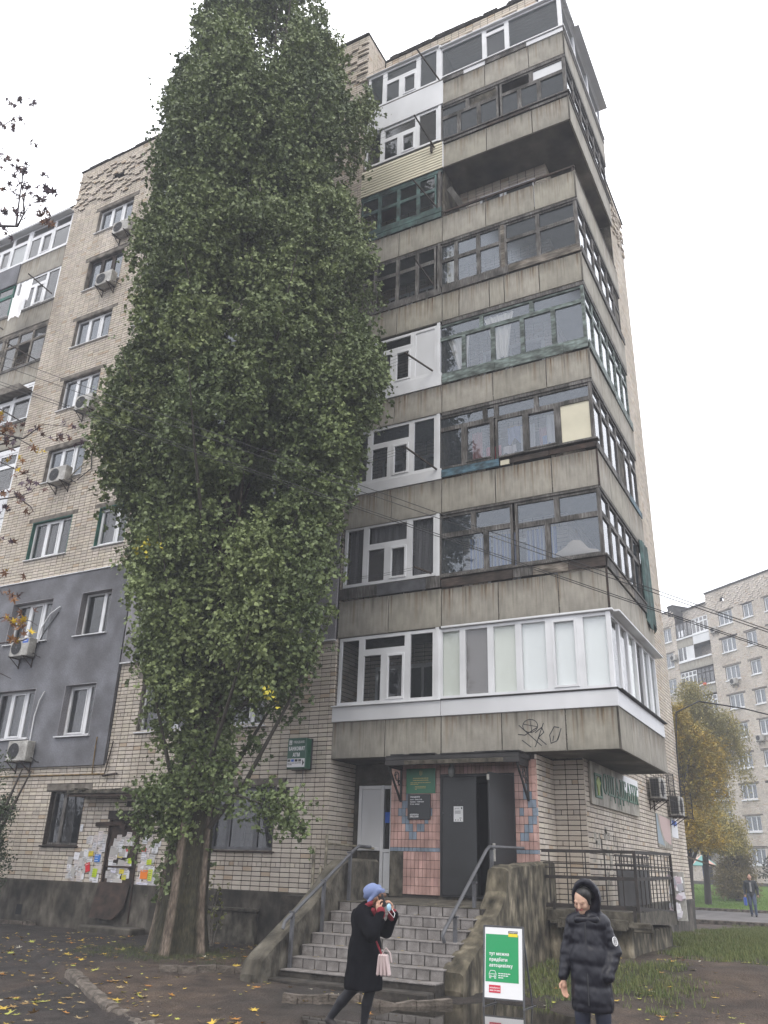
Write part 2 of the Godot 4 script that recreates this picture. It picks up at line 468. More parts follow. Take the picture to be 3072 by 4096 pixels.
func ground() -> void:
	noise.seed = 11
	noise.frequency = 0.5
	noise.fractal_octaves = 3
	var xs := PackedFloat32Array()
	var zs := PackedFloat32Array()
	steps(-320, -40, 40, xs); steps(-40, -20, 1.0, xs); steps(-20, -14, 0.3, xs); steps(-14, 1.5, 0.1, xs); steps(1.5, 12, 0.5, xs); steps(12, 300, 36, xs); xs.append(300)
	steps(-420, -90, 40, zs); steps(-90, -26, 1.0, zs); steps(-26, -17.5, 0.3, zs); steps(-17.5, -5, 0.1, zs); steps(-5, 6, 0.5, zs); steps(6, 160, 22, zs); zs.append(160)
	var gm := grime("soil", Color(1, 1, 1), 0.97, ntex(41, 0.07, Color(0.55, 0.54, 0.53), Color(1.0, 1.0, 1.0), 512, 5), V(0.7, 0.7, 0.7), M.blot, V(0.31, 0.31, 0.31), htex(42, 0.1, 512, 5), 2.5)
	gm.vertex_color_use_as_albedo = true
	struct("ground", sheet(xs, zs, gh, dirt), gm)
	# kerb stones of the street
	var kb := Node3D.new()
	kb.name = "kerb"
	add_child(kb)
	tag(kb, "", "", "", "structure")
	var line := [Vector2(-11.15, -10.55), Vector2(-10.4, -10.1), Vector2(-8.78, -9.1), Vector2(-7.2, -8.3), Vector2(-5.6, -7.5), Vector2(-4.2, -6.8)]
	for i in line.size() - 1:
		var mb := MB.new()
		var a: Vector2 = line[i]
		var b: Vector2 = line[i + 1]
		var nseg := 12
		var dir := (b - a).normalized()
		var side := Vector2(-dir.y, dir.x)
		a += dir * 0.012
		b -= dir * 0.012
		var ring: Array = []
		for s in nseg + 1:
			var p := a.lerp(b, s / float(nseg))
			var up := gh(p.x - side.x * 0.25, p.y - side.y * 0.25) + 0.035 - 0.02 * i
			var prof := [Vector2(0.10, -0.3), Vector2(0.09, -0.035), Vector2(0.06, 0.0), Vector2(-0.06, 0.0), Vector2(-0.085, -0.03), Vector2(-0.09, -0.3)]
			var q := PackedVector3Array()
			for e: Vector2 in prof:
				var w := 0.009 * noise.get_noise_2d(p.x * 14 + e.x * 50, p.y * 14 + e.y * 30) * (1 + i)
				var o := side * (e.x + w)
				q.append(V(p.x + o.x, up + e.y + (w if e.y > -0.2 else 0.0), p.y + o.y))
			ring.append(q)
		for s in nseg:
			for e in 5: mb.quad(ring[s][e], ring[s + 1][e], ring[s + 1][e + 1], ring[s][e + 1])
		for e in [0, nseg]:
			var q: PackedVector3Array = ring[e]
			if e == 0:
				mb.quad(q[0], q[1], q[4], q[5]); mb.quad(q[1], q[2], q[3], q[4])
			else:
				mb.quad(q[5], q[4], q[1], q[0]); mb.quad(q[4], q[3], q[2], q[1])
		obj("kerb_stone", mb, M.kerb, kb)
	# low edging strips: toward the stair, toward the puddle, by the far left wall
	for e: Array in [[V(-10.1, 0, -11.35), V(-9.0, 0, -12.35), V(-8.6, 0, -12.5)], [V(-7.0, 0, -10.3), V(-6.1, 0, -10.75), V(-5.25, 0, -11.75)], [V(-22.4, 0, -15.6), V(-19.2, 0, -16.35), V(-18.9, 0, -16.4)]]:
		var mb := MB.new()
		for i in 2:
			for s in 5:
				var a: Vector3 = e[i].lerp(e[i + 1], s / 5.0)
				var b: Vector3 = e[i].lerp(e[i + 1], (s + 0.97) / 5.0)
				a.y = gh(a.x, a.z) + 0.025 + 0.03 * rng.randf()
				b.y = gh(b.x, b.z) + 0.025 + 0.03 * rng.randf()
				mb.bar(a, b, 0.10 + 0.03 * rng.randf(), 0.11)
		struct("edging", mb, M.kerb)
	# puddle
	var wm := mat("water", Color(0.025, 0.022, 0.018), 0.02)
	wm.metallic_specular = 0.7
	var pm := MB.new()
	for i in 40:
		var a := TAU * i / 40.0
		var b := TAU * (i + 1) / 40.0
		var y := -0.052
		pm.flat(V(-4.65, y, -11.0), V(-4.65 + 2.0 * cos(b), y, -11.0 + 2.3 * sin(b)), V(-4.65 + 2.0 * cos(a), y, -11.0 + 2.3 * sin(a)))
	struct("puddle", pm, wm)
	# far path and its kerbs
	var far := PackedFloat32Array()
	var fx := PackedFloat32Array()
	steps(-49, -35.3, 1.2, far); far.append(-35.3)
	steps(-60, 30, 3.0, fx); fx.append(30)
	struct("path", sheet(fx, far, func(x, z): return gh(x, z) + 0.012, func(_x, _z): return Color.WHITE), grime("path", Color(0.19, 0.18, 0.18), 0.9, M.soft, V(0.3, 0.3, 0.3), M.fine, V(0.8, 0.8, 0.8)))
	for z: float in [-49.1, -35.2]:
		var mb := MB.new()
		for i in 30: mb.bevb(V(-60 + i * 3.0 + 0.02, -0.2, z - 0.1), V(-57 + i * 3.0 - 0.02, gh(-58.5 + i * 3, z) + 0.14, z + 0.1), 0.02)
		tag(struct("path_kerb", mb, M.kerb), "", "", "")

# flat leaf on the ground: five lobes, slightly cupped
func leaf_mesh(k := 1.0) -> ArrayMesh:
	var mb := MB.new()
	var tips := PackedVector3Array()
	for i in 11:
		var an := -2.6 + 5.2 * i / 10.0
		var r := (1.0 if i % 2 == 0 else 0.42) * (1.0 - 0.18 * absf(an) / 2.6)
		tips.append(V(sin(an) * r * 0.5, 0.10 * r * r * k * (1.0 if i % 4 == 0 else 0.4), -cos(an) * r * 0.5))
	for i in 10: mb.flat(V(0, 0, 0.08), tips[i + 1], tips[i])
	mb.quad(V(-0.012, 0.01, 0.08), V(0.012, 0.01, 0.08), V(0.03, 0.06, 0.5), V(0.01, 0.06, 0.5))
	return mb.mesh()

func mm(called: String, mesh: Mesh, ma: Material, xs: Array[Transform3D], cs: PackedColorArray, p: Node = self) -> MultiMeshInstance3D:
	var m := MultiMesh.new()
	m.transform_format = MultiMesh.TRANSFORM_3D
	m.use_colors = cs.size() > 0
	m.mesh = mesh
	m.instance_count = xs.size()
	for i in xs.size():
		m.set_instance_transform(i, xs[i])
		if cs.size(): m.set_instance_color(i, cs[i])
	var o := MultiMeshInstance3D.new()
	o.multimesh = m
	o.material_override = ma
	o.name = numbered(called) if p == self else kid_name(p, called)
	if p != self: o.position = -gpos(p)
	p.add_child(o, true)
	o.set_meta("kind", "stuff")
	return o

func litter() -> void:
	rng.seed = 77
	var lm := mat("leaf", Color(1, 1, 1), 0.8)
	lm.vertex_color_use_as_albedo = true
	lm.backlight_enabled = true
	lm.backlight = lin(0.2, 0.16, 0.05)
	var xs: Array[Transform3D] = []
	var cs := PackedColorArray()
	var tries := 0
	while xs.size() < 2100 and tries < 50000:
		tries += 1
		var x := rng.randf_range(-17.0, 1.5)
		var z := -7.0 - 10.0 * rng.randf()
		if x > -5: z = -8.0 - 22.0 * pow(rng.randf(), 1.6)
		var den := 0.16 + 1.1 * ss(0.0, 0.35, noise.get_noise_2d(x * 0.9, z * 0.9))
		if x < -9 and kerb_side(x, z) > -0.5: den += 0.25
		if x > -3.6 and z > -14.5: den += 0.35
		if rng.randf() > den: continue
		if z < -16.3 and x < -3.4: continue
		if x > -8.5 and x < -4.9 and z < -11.6: continue
		if Vector2((x + 4.65) / 1.3, (z + 11.0) / 1.4).length() < 0.95: continue
		var s := rng.randf_range(0.045, 0.10)
		if rng.randf() < 0.22: s = rng.randf_range(0.12, 0.20)
		var nb := Basis(V(rng.randf() - 0.5, rng.randf() - 0.5, rng.randf() - 0.5).normalized(), rng.randf() * 0.5) * Basis(Vector3.UP, rng.randf() * TAU)
		xs.append(Transform3D(nb.scaled(V(s, s * rng.randf_range(0.3, 1.3), s)), V(x, gh(x, z) + 0.012, z)))
		var t := rng.randf()
		var c := Color(0.50, 0.34, 0.05)
		if t < 0.24: c = Color(0.24, 0.15, 0.055)
		elif t < 0.42: c = Color(0.33, 0.25, 0.12)
		elif t < 0.60: c = Color(0.36, 0.36, 0.07)
		elif t < 0.68: c = Color(0.40, 0.18, 0.035)
		elif t < 0.74: c = Color(0.45, 0.42, 0.34)
		cs.append(c * rng.randf_range(0.75, 1.2))
	# small leaves caught on the stair treads
	for i in 46:
		var k := rng.randi() % 7
		var x := rng.randf_range(-8.0, -5.7)
		var s := rng.randf_range(0.04, 0.075)
		xs.append(Transform3D(Basis(Vector3.UP, rng.randf() * TAU).scaled(V(s, s, s)), V(x, 1.075 - 0.153 * k + 0.012, -13.5 + 0.275 * k - rng.randf_range(0.03, 0.2))))
		cs.append([Color(0.5, 0.36, 0.06), Color(0.4, 0.33, 0.12), Color(0.3, 0.22, 0.1)][rng.randi() % 3])
	mm("fallen_leaves", leaf_mesh(), lm, xs, cs)
	tag(get_node("fallen_leaves"), "yellow and brown autumn leaves scattered over the ground and steps", "fallen leaves")
	# grass
	var gb := MB.new()
	for i in 9:
		var a := rng.randf() * TAU
		var r := 0.05 * sqrt(rng.randf())
		var o := V(cos(a * 3) * r, 0, sin(a * 3) * r)
		var hgt := rng.randf_range(0.05, 0.10)
		var w := V(cos(a), 0, sin(a)) * 0.004
		var tip := o + V(-sin(a), 0, cos(a)) * rng.randf_range(0.01, 0.05) + V(0, hgt, 0)
		gb.flat(o - w, o + w, tip)
	var gm := mat("grass", Color(1, 1, 1), 0.8)
	gm.vertex_color_use_as_albedo = true
	gm.backlight_enabled = true
	gm.backlight = lin(0.1, 0.14, 0.03)
	xs = []
	cs = PackedColorArray()
	var gmesh := gb.mesh()
	for i in 52000:
		var z := -9.0 - 25.5 * pow(rng.randf(), 0.9)
		var x := rng.randf_range(-5.8, -z * 0.08 + 1.0)
		if x < -3.5 and z < -15.9 and z > -19.4: continue
		if x < SX and z < -16: continue
		if rng.randf() > lawn(x, z): continue
		var s := rng.randf_range(0.7, 1.35)
		xs.append(Transform3D(Basis(Vector3.UP, rng.randf() * TAU).scaled(V(s * 1.3, s, s * 1.3)), V(x, gh(x, z) - 0.004, z)))
		cs.append(Color(0.08, 0.115, 0.032).lerp(Color(0.17, 0.165, 0.06), rng.randf() * 0.8) * rng.randf_range(0.8, 1.2))
	# tufts round the poplar's foot
	for i in 900:
		var a := rng.randf() * TAU
		var r := 0.45 + 1.3 * pow(rng.randf(), 1.4)
		var x := -12.0 + cos(a) * r * 1.2
		var z := -13.6 + sin(a) * r * 0.8
		var s := rng.randf_range(0.5, 1.0)
		xs.append(Transform3D(Basis(Vector3.UP, rng.randf() * TAU).scaled(V(s, s, s)), V(x, gh(x, z) - 0.004, z)))
		cs.append(Color(0.05, 0.072, 0.026).lerp(Color(0.10, 0.09, 0.045), rng.randf()))
	mm("grass", gmesh, gm, xs, cs)
	tag(get_node("grass"), "short patchy green grass around the terrace and the poplar's foot", "grass")
	xs = []
	cs = PackedColorArray()
	for i in 26000:
		var z := -50.0 - 24.0 * rng.randf()
		var x := z * 0.08 + rng.randf_range(-9.0, 9.0)
		var s := rng.randf_range(1.2, 2.2)
		xs.append(Transform3D(Basis(Vector3.UP, rng.randf() * TAU).scaled(V(s * 1.6, s, s * 1.6)), V(x, gh(x, z), z)))
		cs.append(Color(0.14, 0.27, 0.045).lerp(Color(0.20, 0.27, 0.06), rng.randf()))
	var far := mm("lawn_grass", gmesh, gm, xs, cs)
	tag(far, "bright green lawn beyond the far path", "grass")

var bricks: Array = []          # [transform, colour] of the block in front
var brick_mesh: ArrayMesh

# a masonry wall: backing with openings, and one entry per brick. o: point at u=0,y=0; u: along; n: outward.
func wall(p: Node, called: String, o: Vector3, u: Vector3, n: Vector3, u0: float, u1: float, y0: float, y1: float, holes: Array, bare: Array, into: Array, relief: Variant = null, thick := 0.36, back: Material = null) -> MeshInstance3D:
	var us := [u0, u1]
	var ys := [y0, y1]
	for h: Array in holes:
		for k in 2:
			if h[k] > u0 and h[k] < u1 and not us.has(h[k]): us.append(h[k])
			if h[k + 2] > y0 and h[k + 2] < y1 and not ys.has(h[k + 2]): ys.append(h[k + 2])
	us.sort(); ys.sort()
	var mb := MB.new()
	var ba := Basis(u, Vector3.UP, u.cross(Vector3.UP))
	var sg := 1.0 if ba.z.dot(n) > 0 else -1.0
	for i in us.size() - 1:
		var run := -1
		for j in ys.size():
			var open := j == ys.size() - 1
			if not open:
				var mu: float = (us[i] + us[i + 1]) / 2
				var my: float = (ys[j] + ys[j + 1]) / 2
				for h: Array in holes:
					if mu > h[0] and mu < h[1] and my > h[2] and my < h[3]: open = true
			if open:
				if run >= 0:
					var a := V((us[i] + us[i + 1]) / 2, (ys[run] + ys[j]) / 2, 0)
					var tr: float = 0.06 if i == us.size() - 2 and absf(u.z) > 0.99 else 0.0
					if i == us.size() - 2: tr = maxf(tr, 0.025)
					mb.box(Transform3D(ba, o + u * (a.x - tr / 2) + Vector3.UP * a.y - n * (thick / 2 + 0.020)), V(us[i + 1] - us[i] - tr, ys[j] - ys[run], thick))
				run = -1
			elif run < 0: run = j
	var w := obj(called, mb, back if back else M.mortar, p)
	var course := 0
	var y := y0
	var f := FastNoiseLite.new()
	f.seed = 5; f.frequency = 0.35
	while y + 0.05 < y1:
		var bh := minf(0.084, y1 - y)
		var head := course % 6 == 5
		var pitch := 0.13 if head else 0.26
		var x := u0
		var shift := 0.0 if course % 12 < 6 or head else 0.0
		x -= shift
		while x < u1 - 0.02:
			var parts := [[maxf(x, u0), u1 if x + pitch > u1 - 0.07 else x + pitch - 0.016]]
			if x + pitch > u1 - 0.07: x = u1
			var my := y + 0.044
			for lst: Array in [holes, bare]:
				for h: Array in lst:
					if my > h[2] and my < h[3]:
						var nxt := []
						for q: Array in parts:
							if h[1] <= q[0] or h[0] >= q[1]: nxt.append(q)
							else:
								if h[0] - q[0] > 0.03: nxt.append([q[0], h[0] - 0.006])
								if q[1] - h[1] > 0.03: nxt.append([h[1] + 0.006, q[1]])
						parts = nxt
			for q: Array in parts:
				var ln: float = q[1] - q[0]
				if ln < 0.03: continue
				var mu: float = (q[0] + q[1]) / 2
				var out := rng.randf_range(-0.003, 0.002)
				if relief: out += relief.call(mu, my)
				var pos := o + u * mu + Vector3.UP * (y + bh / 2) + n * (out - 0.025)
				var k := rng.randf_range(0.86, 1.08) * (1.0 + 0.10 * f.get_noise_2d(mu, my))
				var c := Color(k, k * rng.randf_range(0.97, 1.0), k * rng.randf_range(0.94, 1.0))
				if rng.randf() < 0.04: c = Color(k * 0.86, k * 0.76, k * 0.66)
				elif rng.randf() < 0.05: c = Color(k * 0.84, k * 0.83, k * 0.84)
				into.append([Transform3D(Basis(u * (ln / 0.25), Vector3.UP * (bh / 0.088), ba.z), pos), c, n])
			x += pitch
		y += 0.0998
		course += 1
	return w

# the bricks that show largest become parts, the rest one joined part
func lay_bricks(list: Array, p: Node, wall_part: Node, most := 300) -> void:
	var keyed := []
	for i in list.size():
		var b: Array = list[i]
		var t: Transform3D = b[0]
		var d := t.origin - EYE
		var s: float = maxf(-d.normalized().dot(b[2]), 0.0) * t.basis.x.length() / d.length_squared()
		if t.origin.y > 3.6 or t.origin.x < -13.3: s *= 0.0
		keyed.append([s, i])
	if most > 0: keyed.sort_custom(func(a, b): return a[0] > b[0] or (a[0] == b[0] and a[1] < b[1]))
	var xs: Array[Transform3D] = []
	var cs := PackedColorArray()
	var tints := {}
	for k in keyed.size():
		var b: Array = list[keyed[k][1]]
		if k < most:
			var q := int(clampf(b[1].v * 6.0, 0, 7)) * 3 + (1 if b[1].s > 0.15 else 0)
			if not tints.has(q):
				var m: StandardMaterial3D = M.brick.duplicate()
				m.vertex_color_use_as_albedo = false
				var base := Color(0.66, 0.605, 0.53)
				m.albedo_color = Color(base.r * b[1].r, base.g * b[1].g, base.b * b[1].b).linear_to_srgb()
				tints[q] = m
			var o := obj("brick", brick_mesh, tints[q], wall_part)
			o.transform = Transform3D(b[0].basis, b[0].origin - gpos(wall_part))
		else:
			xs.append(b[0])
			cs.append(b[1])
	mm("bricks", brick_mesh, M.brick, xs, cs, p)

# frame, panes and boards. pt(u, v, w): u along, v up, w outward. cells: [u0, u1, v0, v1, type]
func glaze(p: Node, cells: Array, fm: Material, pt: Callable, fw := 0.05, gm: Material = null, dep := 0.06) -> void:
	var fr := MB.new()
	var sash := MB.new()
	for c: Array in cells:
		var a: float = c[0]
		var b: float = c[1]
		var lo: float = c[2]
		var hi: float = c[3]
		var ty: String = c[4]
		var w := fw
		var j := 0.0015 * (hash(str(c)) % 5)      # old frames do not line up
		if ty != "x":
			fr.bb(pt.call(a, lo, -dep), pt.call(a + w, hi, j)); fr.bb(pt.call(b - w, lo, -dep), pt.call(b, hi, j))
			fr.bb(pt.call(a + w, lo, -dep + 0.002), pt.call(b - w, lo + w, j - 0.002)); fr.bb(pt.call(a + w, hi - w, -dep + 0.002), pt.call(b - w, hi, j - 0.002))
		if ty in ["s", "S", "T"]:
			var q := w * 0.75
			var e := w * 1.0
			for side in 4:
				var r := [[a + e, lo + e, a + e + q, hi - e], [b - e - q, lo + e, b - e, hi - e], [a + e + q, lo + e, b - e - q, lo + e + q], [a + e + q, hi - e - q, b - e - q, hi - e]][side] as Array
				sash.bevb(pt.call(r[0], r[1], -dep + 0.01), pt.call(r[2], r[3], j + 0.016 + 0.002 * (side / 2)), 0.005)
			w = e + q * 0.9
		if ty in ["o", "x"]: continue
		var g := MB.new()
		var z := -dep * 0.5
		var va := V(a + w * 0.92, lo + w * 0.92, z)
		var vb := V(b - w * 0.92, hi - w * 0.92, z)
		var quadf := func(mb: MB, dz: float) -> void:
			var q0: Vector3 = pt.call(va.x, va.y, z + dz)
			var q1: Vector3 = pt.call(vb.x, va.y, z + dz)
			var q2: Vector3 = pt.call(vb.x, vb.y, z + dz)
			var q3: Vector3 = pt.call(va.x, vb.y, z + dz)
			var out: Vector3 = pt.call(va.x, va.y, 1.0) - pt.call(va.x, va.y, 0.0)
			if (q1 - q0).cross(q2 - q0).dot(out) > 0: mb.quad(q0, q1, q2, q3)
			else: mb.quad(q1, q0, q3, q2)
		match ty:
			"b", "w", "c":
				g.bb(pt.call(va.x, va.y, z - 0.008), pt.call(vb.x, vb.y, z + 0.008))
				obj("board", g, {"b": M.siding, "w": M.pvc_panel, "c": M.old_concrete}[ty], p)
			_:
				quadf.call(g, 0.0)
				obj("pane", g, gm if gm else M.glass, p)
				if ty in ["k", "K", "m", "T"]:
					var bl := MB.new()
					quadf.call(bl, -0.05)
					obj("blind", bl, {"k": M.blind, "K": M.blind_pale, "m": M.curtain_dark, "T": M.blind_pale}[ty], p)
	obj("frame", fr, fm, p)
	if sash.v.size(): obj("sash", sash, fm, p)

# hanging cloth with folds
func drape(u0: float, u1: float, top: float, bottom: float, pt: Callable, w: float, folds: float, amp: float, u0b := INF, u1b := INF, ragged := 0.0, sd := 1) -> MB:
	var mb := MB.new()
	var nx := 26
	var ny := 8
	if u0b == INF: u0b = u0
	if u1b == INF: u1b = u1
	var r := RandomNumberGenerator.new()
	r.seed = sd
	var ph := r.randf() * 6.0
	var g: Array = []
	for j in ny + 1:
		var row := PackedVector3Array()
		for i in nx + 1:
			var s := i / float(nx)
			var q := j / float(ny)
			var u := lerpf(lerpf(u0, u1, s), lerpf(u0b, u1b, s), pow(q, 0.8))
			var y := lerpf(top, bottom + ragged * sin(s * 9.0 + ph), q)
			row.append(pt.call(u, y, w + amp * sin(s * folds * TAU + ph + 0.6 * q) * (0.5 + 0.5 * q) + amp * 0.4 * sin(s * folds * 13.0 + ph)))
		g.append(row)
	for j in ny:
		for i in nx: mb.quad(g[j + 1][i], g[j + 1][i + 1], g[j][i + 1], g[j][i])
	return mb

func front(plane: float) -> Callable: return func(u: float, v: float, w: float) -> Vector3: return Vector3(u, v, plane + w)
func sidef(plane: float) -> Callable: return func(u: float, v: float, w: float) -> Vector3: return Vector3(plane + w, v, u)

# lower row from xs with a type letter each, upper row from us
func rows(xs: Array, lower: String, us: Array, upper: String, y0: float, yt: float, y1: float) -> Array:
	var r := []
	for i in xs.size() - 1: r.append([xs[i], xs[i + 1], y0, yt, lower[i]])
	for i in us.size() - 1: r.append([us[i], us[i + 1], yt, y1, upper[i]])
	return r

# a window in the long facade or any wall along +x
func window(p: Node, x0: float, x1: float, y0: float, y1: float, cells: Array, fm: Material, rev: Material, o := {}) -> Node3D:
	var z: float = o.get("z", FZ)
	var inset: float = o.get("inset", 0.13)
	var w := obj("window", MB.new().mesh() if false else null, null, p)
	w.set_meta("kind", "")
	w.remove_meta("kind")
	var mb := MB.new()
	var t := 0.02
	mb.bb(V(x0 - 0.002, y0, z - 0.36), V(x0 + t, y1, z - 0.004)); mb.bb(V(x1 - t, y0, z - 0.36), V(x1 + 0.002, y1, z - 0.004))
	mb.bb(V(x0 + t, y1 - t, z - 0.36), V(x1 - t, y1 + 0.002, z - 0.004)); mb.bb(V(x0 + t, y0 - 0.002, z - 0.36), V(x1 - t, y0 + t, z - 0.004))
	w.mesh = mb.mesh()
	w.material_override = rev
	glaze(w, cells, fm, front(z - inset), o.get("fw", 0.06), o.get("glass", M.glass))
	var sl := MB.new()
	sl.bevb(V(x0 - 0.05, y0 - 0.035, z - 0.10), V(x1 + 0.05, y0 - 0.004, z + 0.07), 0.006)
	obj("sill", sl, o.get("sill", M.pvc), w)
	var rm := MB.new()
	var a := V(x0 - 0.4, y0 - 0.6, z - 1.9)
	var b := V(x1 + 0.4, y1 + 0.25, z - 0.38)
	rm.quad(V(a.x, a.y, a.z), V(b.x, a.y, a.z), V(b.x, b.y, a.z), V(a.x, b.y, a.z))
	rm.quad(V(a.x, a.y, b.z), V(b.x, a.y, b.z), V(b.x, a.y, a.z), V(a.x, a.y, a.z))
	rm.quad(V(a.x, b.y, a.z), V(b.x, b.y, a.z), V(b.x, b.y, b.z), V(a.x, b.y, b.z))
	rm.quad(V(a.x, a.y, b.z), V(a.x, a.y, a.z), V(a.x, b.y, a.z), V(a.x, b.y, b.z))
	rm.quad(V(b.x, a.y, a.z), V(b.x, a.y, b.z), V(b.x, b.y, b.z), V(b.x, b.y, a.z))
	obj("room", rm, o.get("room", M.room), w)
	if o.has("curtain"):
		var cu: Array = o.curtain      # [share from, share to, material]
		for e: Array in cu:
			obj("curtain", drape(lerpf(x0, x1, e[0]), lerpf(x0, x1, e[1]), y1 - 0.03, y0 + 0.03, front(z - 0.42), 0.0, 6.0 * (e[1] - e[0]) + 1.0, 0.02, INF, INF, 0.0, int(x0 * 10 + y0)), e[2], w)
	if o.get("lintel", true):
		var li := MB.new()
		li.bevb(V(x0 - 0.20, y1 + 0.004, z - 0.12), V(x1 + 0.22, y1 + 0.165, z + 0.006), 0.008)
		obj("lintel", li, M.lintel, w)
	return w

const WB: Array[float] = [4.70, 7.57, 10.38, 13.14, 15.93, 18.57, 21.10, 23.85]
const WT: Array[float] = [6.14, 8.90, 11.70, 14.40, 17.20, 19.77, 22.52, 25.02]
const TOP := 27.82

# stepped diamonds of proud bricks under the roof edge
func diamonds(u: float, y: float) -> float:
	if y < 25.5 or y > 27.4: return 0.0
	var a := int(floor(u / 0.26))
	var b := int(floor(y / 0.0998))
	var p := posmod(a + b, 9)
	var q := posmod(a - b, 9)
	return 0.065 if p == 0 or q == 0 or (p == 3 and q > 3) or (q == 3 and p > 3) else 0.0

func block() -> Node3D:
	rng.seed = 5
	var bm := MB.new()
	bm.bev(Transform3D(), V(0.25, 0.088, 0.05), 0.005)
	brick_mesh = bm.mesh()
	var B := thing("apartment_block", "long nine-storey pale brick apartment block behind the poplar, with corner balconies", "apartment block", V(-8, 0, FZ))
	# ---- openings of the long facade
	var holes := []
	var bare := [[-24.0, -17.36, 3.9, 9.57], [-17.36, -10.35, 6.62, 9.42]]
	var cols := [[-22.40, -20.56], [-19.36, -18.11], [-16.45, -14.62], [-13.55, -12.30]]
	for f in 8:
		for c in 4:
			holes.append([cols[c][0], cols[c][1], WB[f], WT[f]])
			bare.append([cols[c][0] - 0.20, cols[c][1] + 0.22, WT[f], WT[f] + 0.17])
	var g1 := [-19.25, -17.95, 1.90, 3.27]
	var g2 := [-13.66, -11.78, 1.88, 3.30]
	var dr := [-16.92, -15.82, 0.32, 2.58]
	var vent := [-21.98, -21.36, 26.42, 26.72]
	holes += [g1, g2, dr, vent]
	for h: Array in [g1, g2]: bare.append([h[0] - 0.2, h[1] + 0.22, h[3], h[3] + 0.17])
	bare.append([-17.0, -15.6, 2.58, 2.78])
	bare.append([-11.82, -11.42, 3.02, 3.28])
	var fac := wall(B, "facade_wall", V(0, 0, FZ), Vector3.RIGHT, Vector3.BACK, -24.0, -10.35, 1.06, TOP - 0.1, holes, bare, bricks, diamonds)
	wall(B, "loggia_wall", V(0, 0, RZ), Vector3.RIGHT, Vector3.BACK, -10.35, -8.86, 3.85, TOP - 0.1, [], [], bricks, diamonds)
	wall(B, "loggia_wall", V(0, 0, RZ), Vector3.RIGHT, Vector3.BACK, -8.86, SX, 3.85, TOP - 0.1, [], [], bricks, diamonds)
	var corner := wall(B, "corner_wall", V(0, 0, -17.75), Vector3.RIGHT, Vector3.BACK, -5.55, SX, 1.04, 3.85, [], [], bricks)
	wall(B, "return_wall", V(-10.35, 0, 0), Vector3.BACK, Vector3.RIGHT, -17.65, FZ - 0.0525, 1.06, TOP - 0.1, [], [], bricks)
	wall(B, "jog_wall", V(-5.545, 0, 0), Vector3.BACK, Vector3.RIGHT, -17.74, -16.66, 1.04, 3.85, [], [], bricks, null, 0.15)
	var sidew := wall(B, "side_wall", V(SX, 0, 0), Vector3.BACK, Vector3.RIGHT, -29.0, -17.8025, 1.02, TOP - 0.1, [[-24.6, -23.3, 26.2, 26.6]], [], bricks, diamonds)
	wall(B, "loggia_wall", V(0, 0, RZ), Vector3.RIGHT, Vector3.BACK, -33.0, -24.0, 0.4, TOP - 0.1, [], [], bricks, diamonds)
	lay_bricks(bricks, B, corner)
	# rear and roof, so that the block is closed
	var mb := MB.new()
	mb.bb(V(-33, 0, -29.4), V(SX - 0.4, TOP - 0.1, -29.0)); mb.bb(V(-33.3, 0, -29), V(-33, TOP - 0.1, RZ))
	obj("rear_wall", mb, M.mortar, B)
	mb = MB.new()
	for e: Array in [[-24.05, -10.32, FZ + 0.05, -29.4], [-33.3, -24.06, RZ + 0.05, -29.4], [-10.31, SX + 0.05, RZ + 0.05, -29.4]]:
		mb.bevb(V(e[0], TOP - 0.1, e[3]), V(e[1], TOP - 0.04, e[2]), 0.015)
	# a broken, patched felt edge
	for i in 46:
		var x := -24.0 + 13.6 * rng.randf()
		mb.bevb(V(x, TOP - 0.05, FZ - 0.3), V(minf(x + 0.3 + rng.randf(), -10.36), TOP - 0.02 + 0.05 * rng.randf(), FZ + 0.03 + 0.02 * rng.randf()), 0.01)
	for i in 30:
		var x := -10.2 + 5.0 * rng.randf()
		mb.bevb(V(x, TOP - 0.05, RZ - 0.3), V(x + 0.2 + 0.5 * rng.randf(), TOP - 0.02 + 0.08 * rng.randf(), RZ + 0.05 + 0.02 * rng.randf()), 0.01)
	obj("roof", mb, M.roofing, B)
	mb = MB.new()
	for i in 7: mb.rod(V(-23.6 + i * 2.1, TOP, FZ - 0.5), V(-23.6 + i * 2.1, TOP + 0.22, FZ - 0.4), 0.012, 5)
	mb.rod(V(-23.8, TOP + 0.22, FZ - 0.4), V(-10.6, TOP + 0.22, FZ - 0.4), 0.012, 5)
	obj("roof_wire", mb, M.cable, B)
	mb = MB.new()
	mb.bb(V(vent[0] - 0.1, vent[2] - 0.1, FZ - 0.5), V(vent[1] + 0.1, vent[3] + 0.1, FZ - 0.36))
	mb.bb(V(SX - 0.5, 26.1, -24.7), V(SX - 0.38, 26.7, -23.2))
	obj("roof_vent", mb, M.black, B)
	# plinth
	mb = MB.new()
	mb.bevb(V(-24, -0.5, FZ - 0.36), V(-10.33, 1.06, FZ + 0.035), 0.015)
	mb.bevb(V(-33, -0.5, RZ - 0.3), V(-24.01, 0.4, RZ + 0.03), 0.015)
	mb.bevb(V(SX - 0.4, -0.5, -29.02), V(SX + 0.045, 1.02, -17.6), 0.015)
	mb.bb(V(-10.4, -0.5, -17.9), V(-5.0, 1.0, -16.7))
	obj("plinth", mb, M.plinth, B)
	mb = MB.new()      # walled-up pit on the plinth
	mb.bevb(V(-13.5, 0.63, FZ + 0.03), V(-11.95, 0.70, FZ + 0.17), 0.012)
	mb.bevb(V(-13.48, -0.1, FZ + 0.03), V(-11.97, 0.63, FZ + 0.12), 0.012)
	obj("cellar_hatch", mb, M.old_concrete, B)
	mb = MB.new()
	mb.bb(V(-19.75, 0.22, FZ + 0.0), V(-19.53, 0.46, FZ + 0.037))
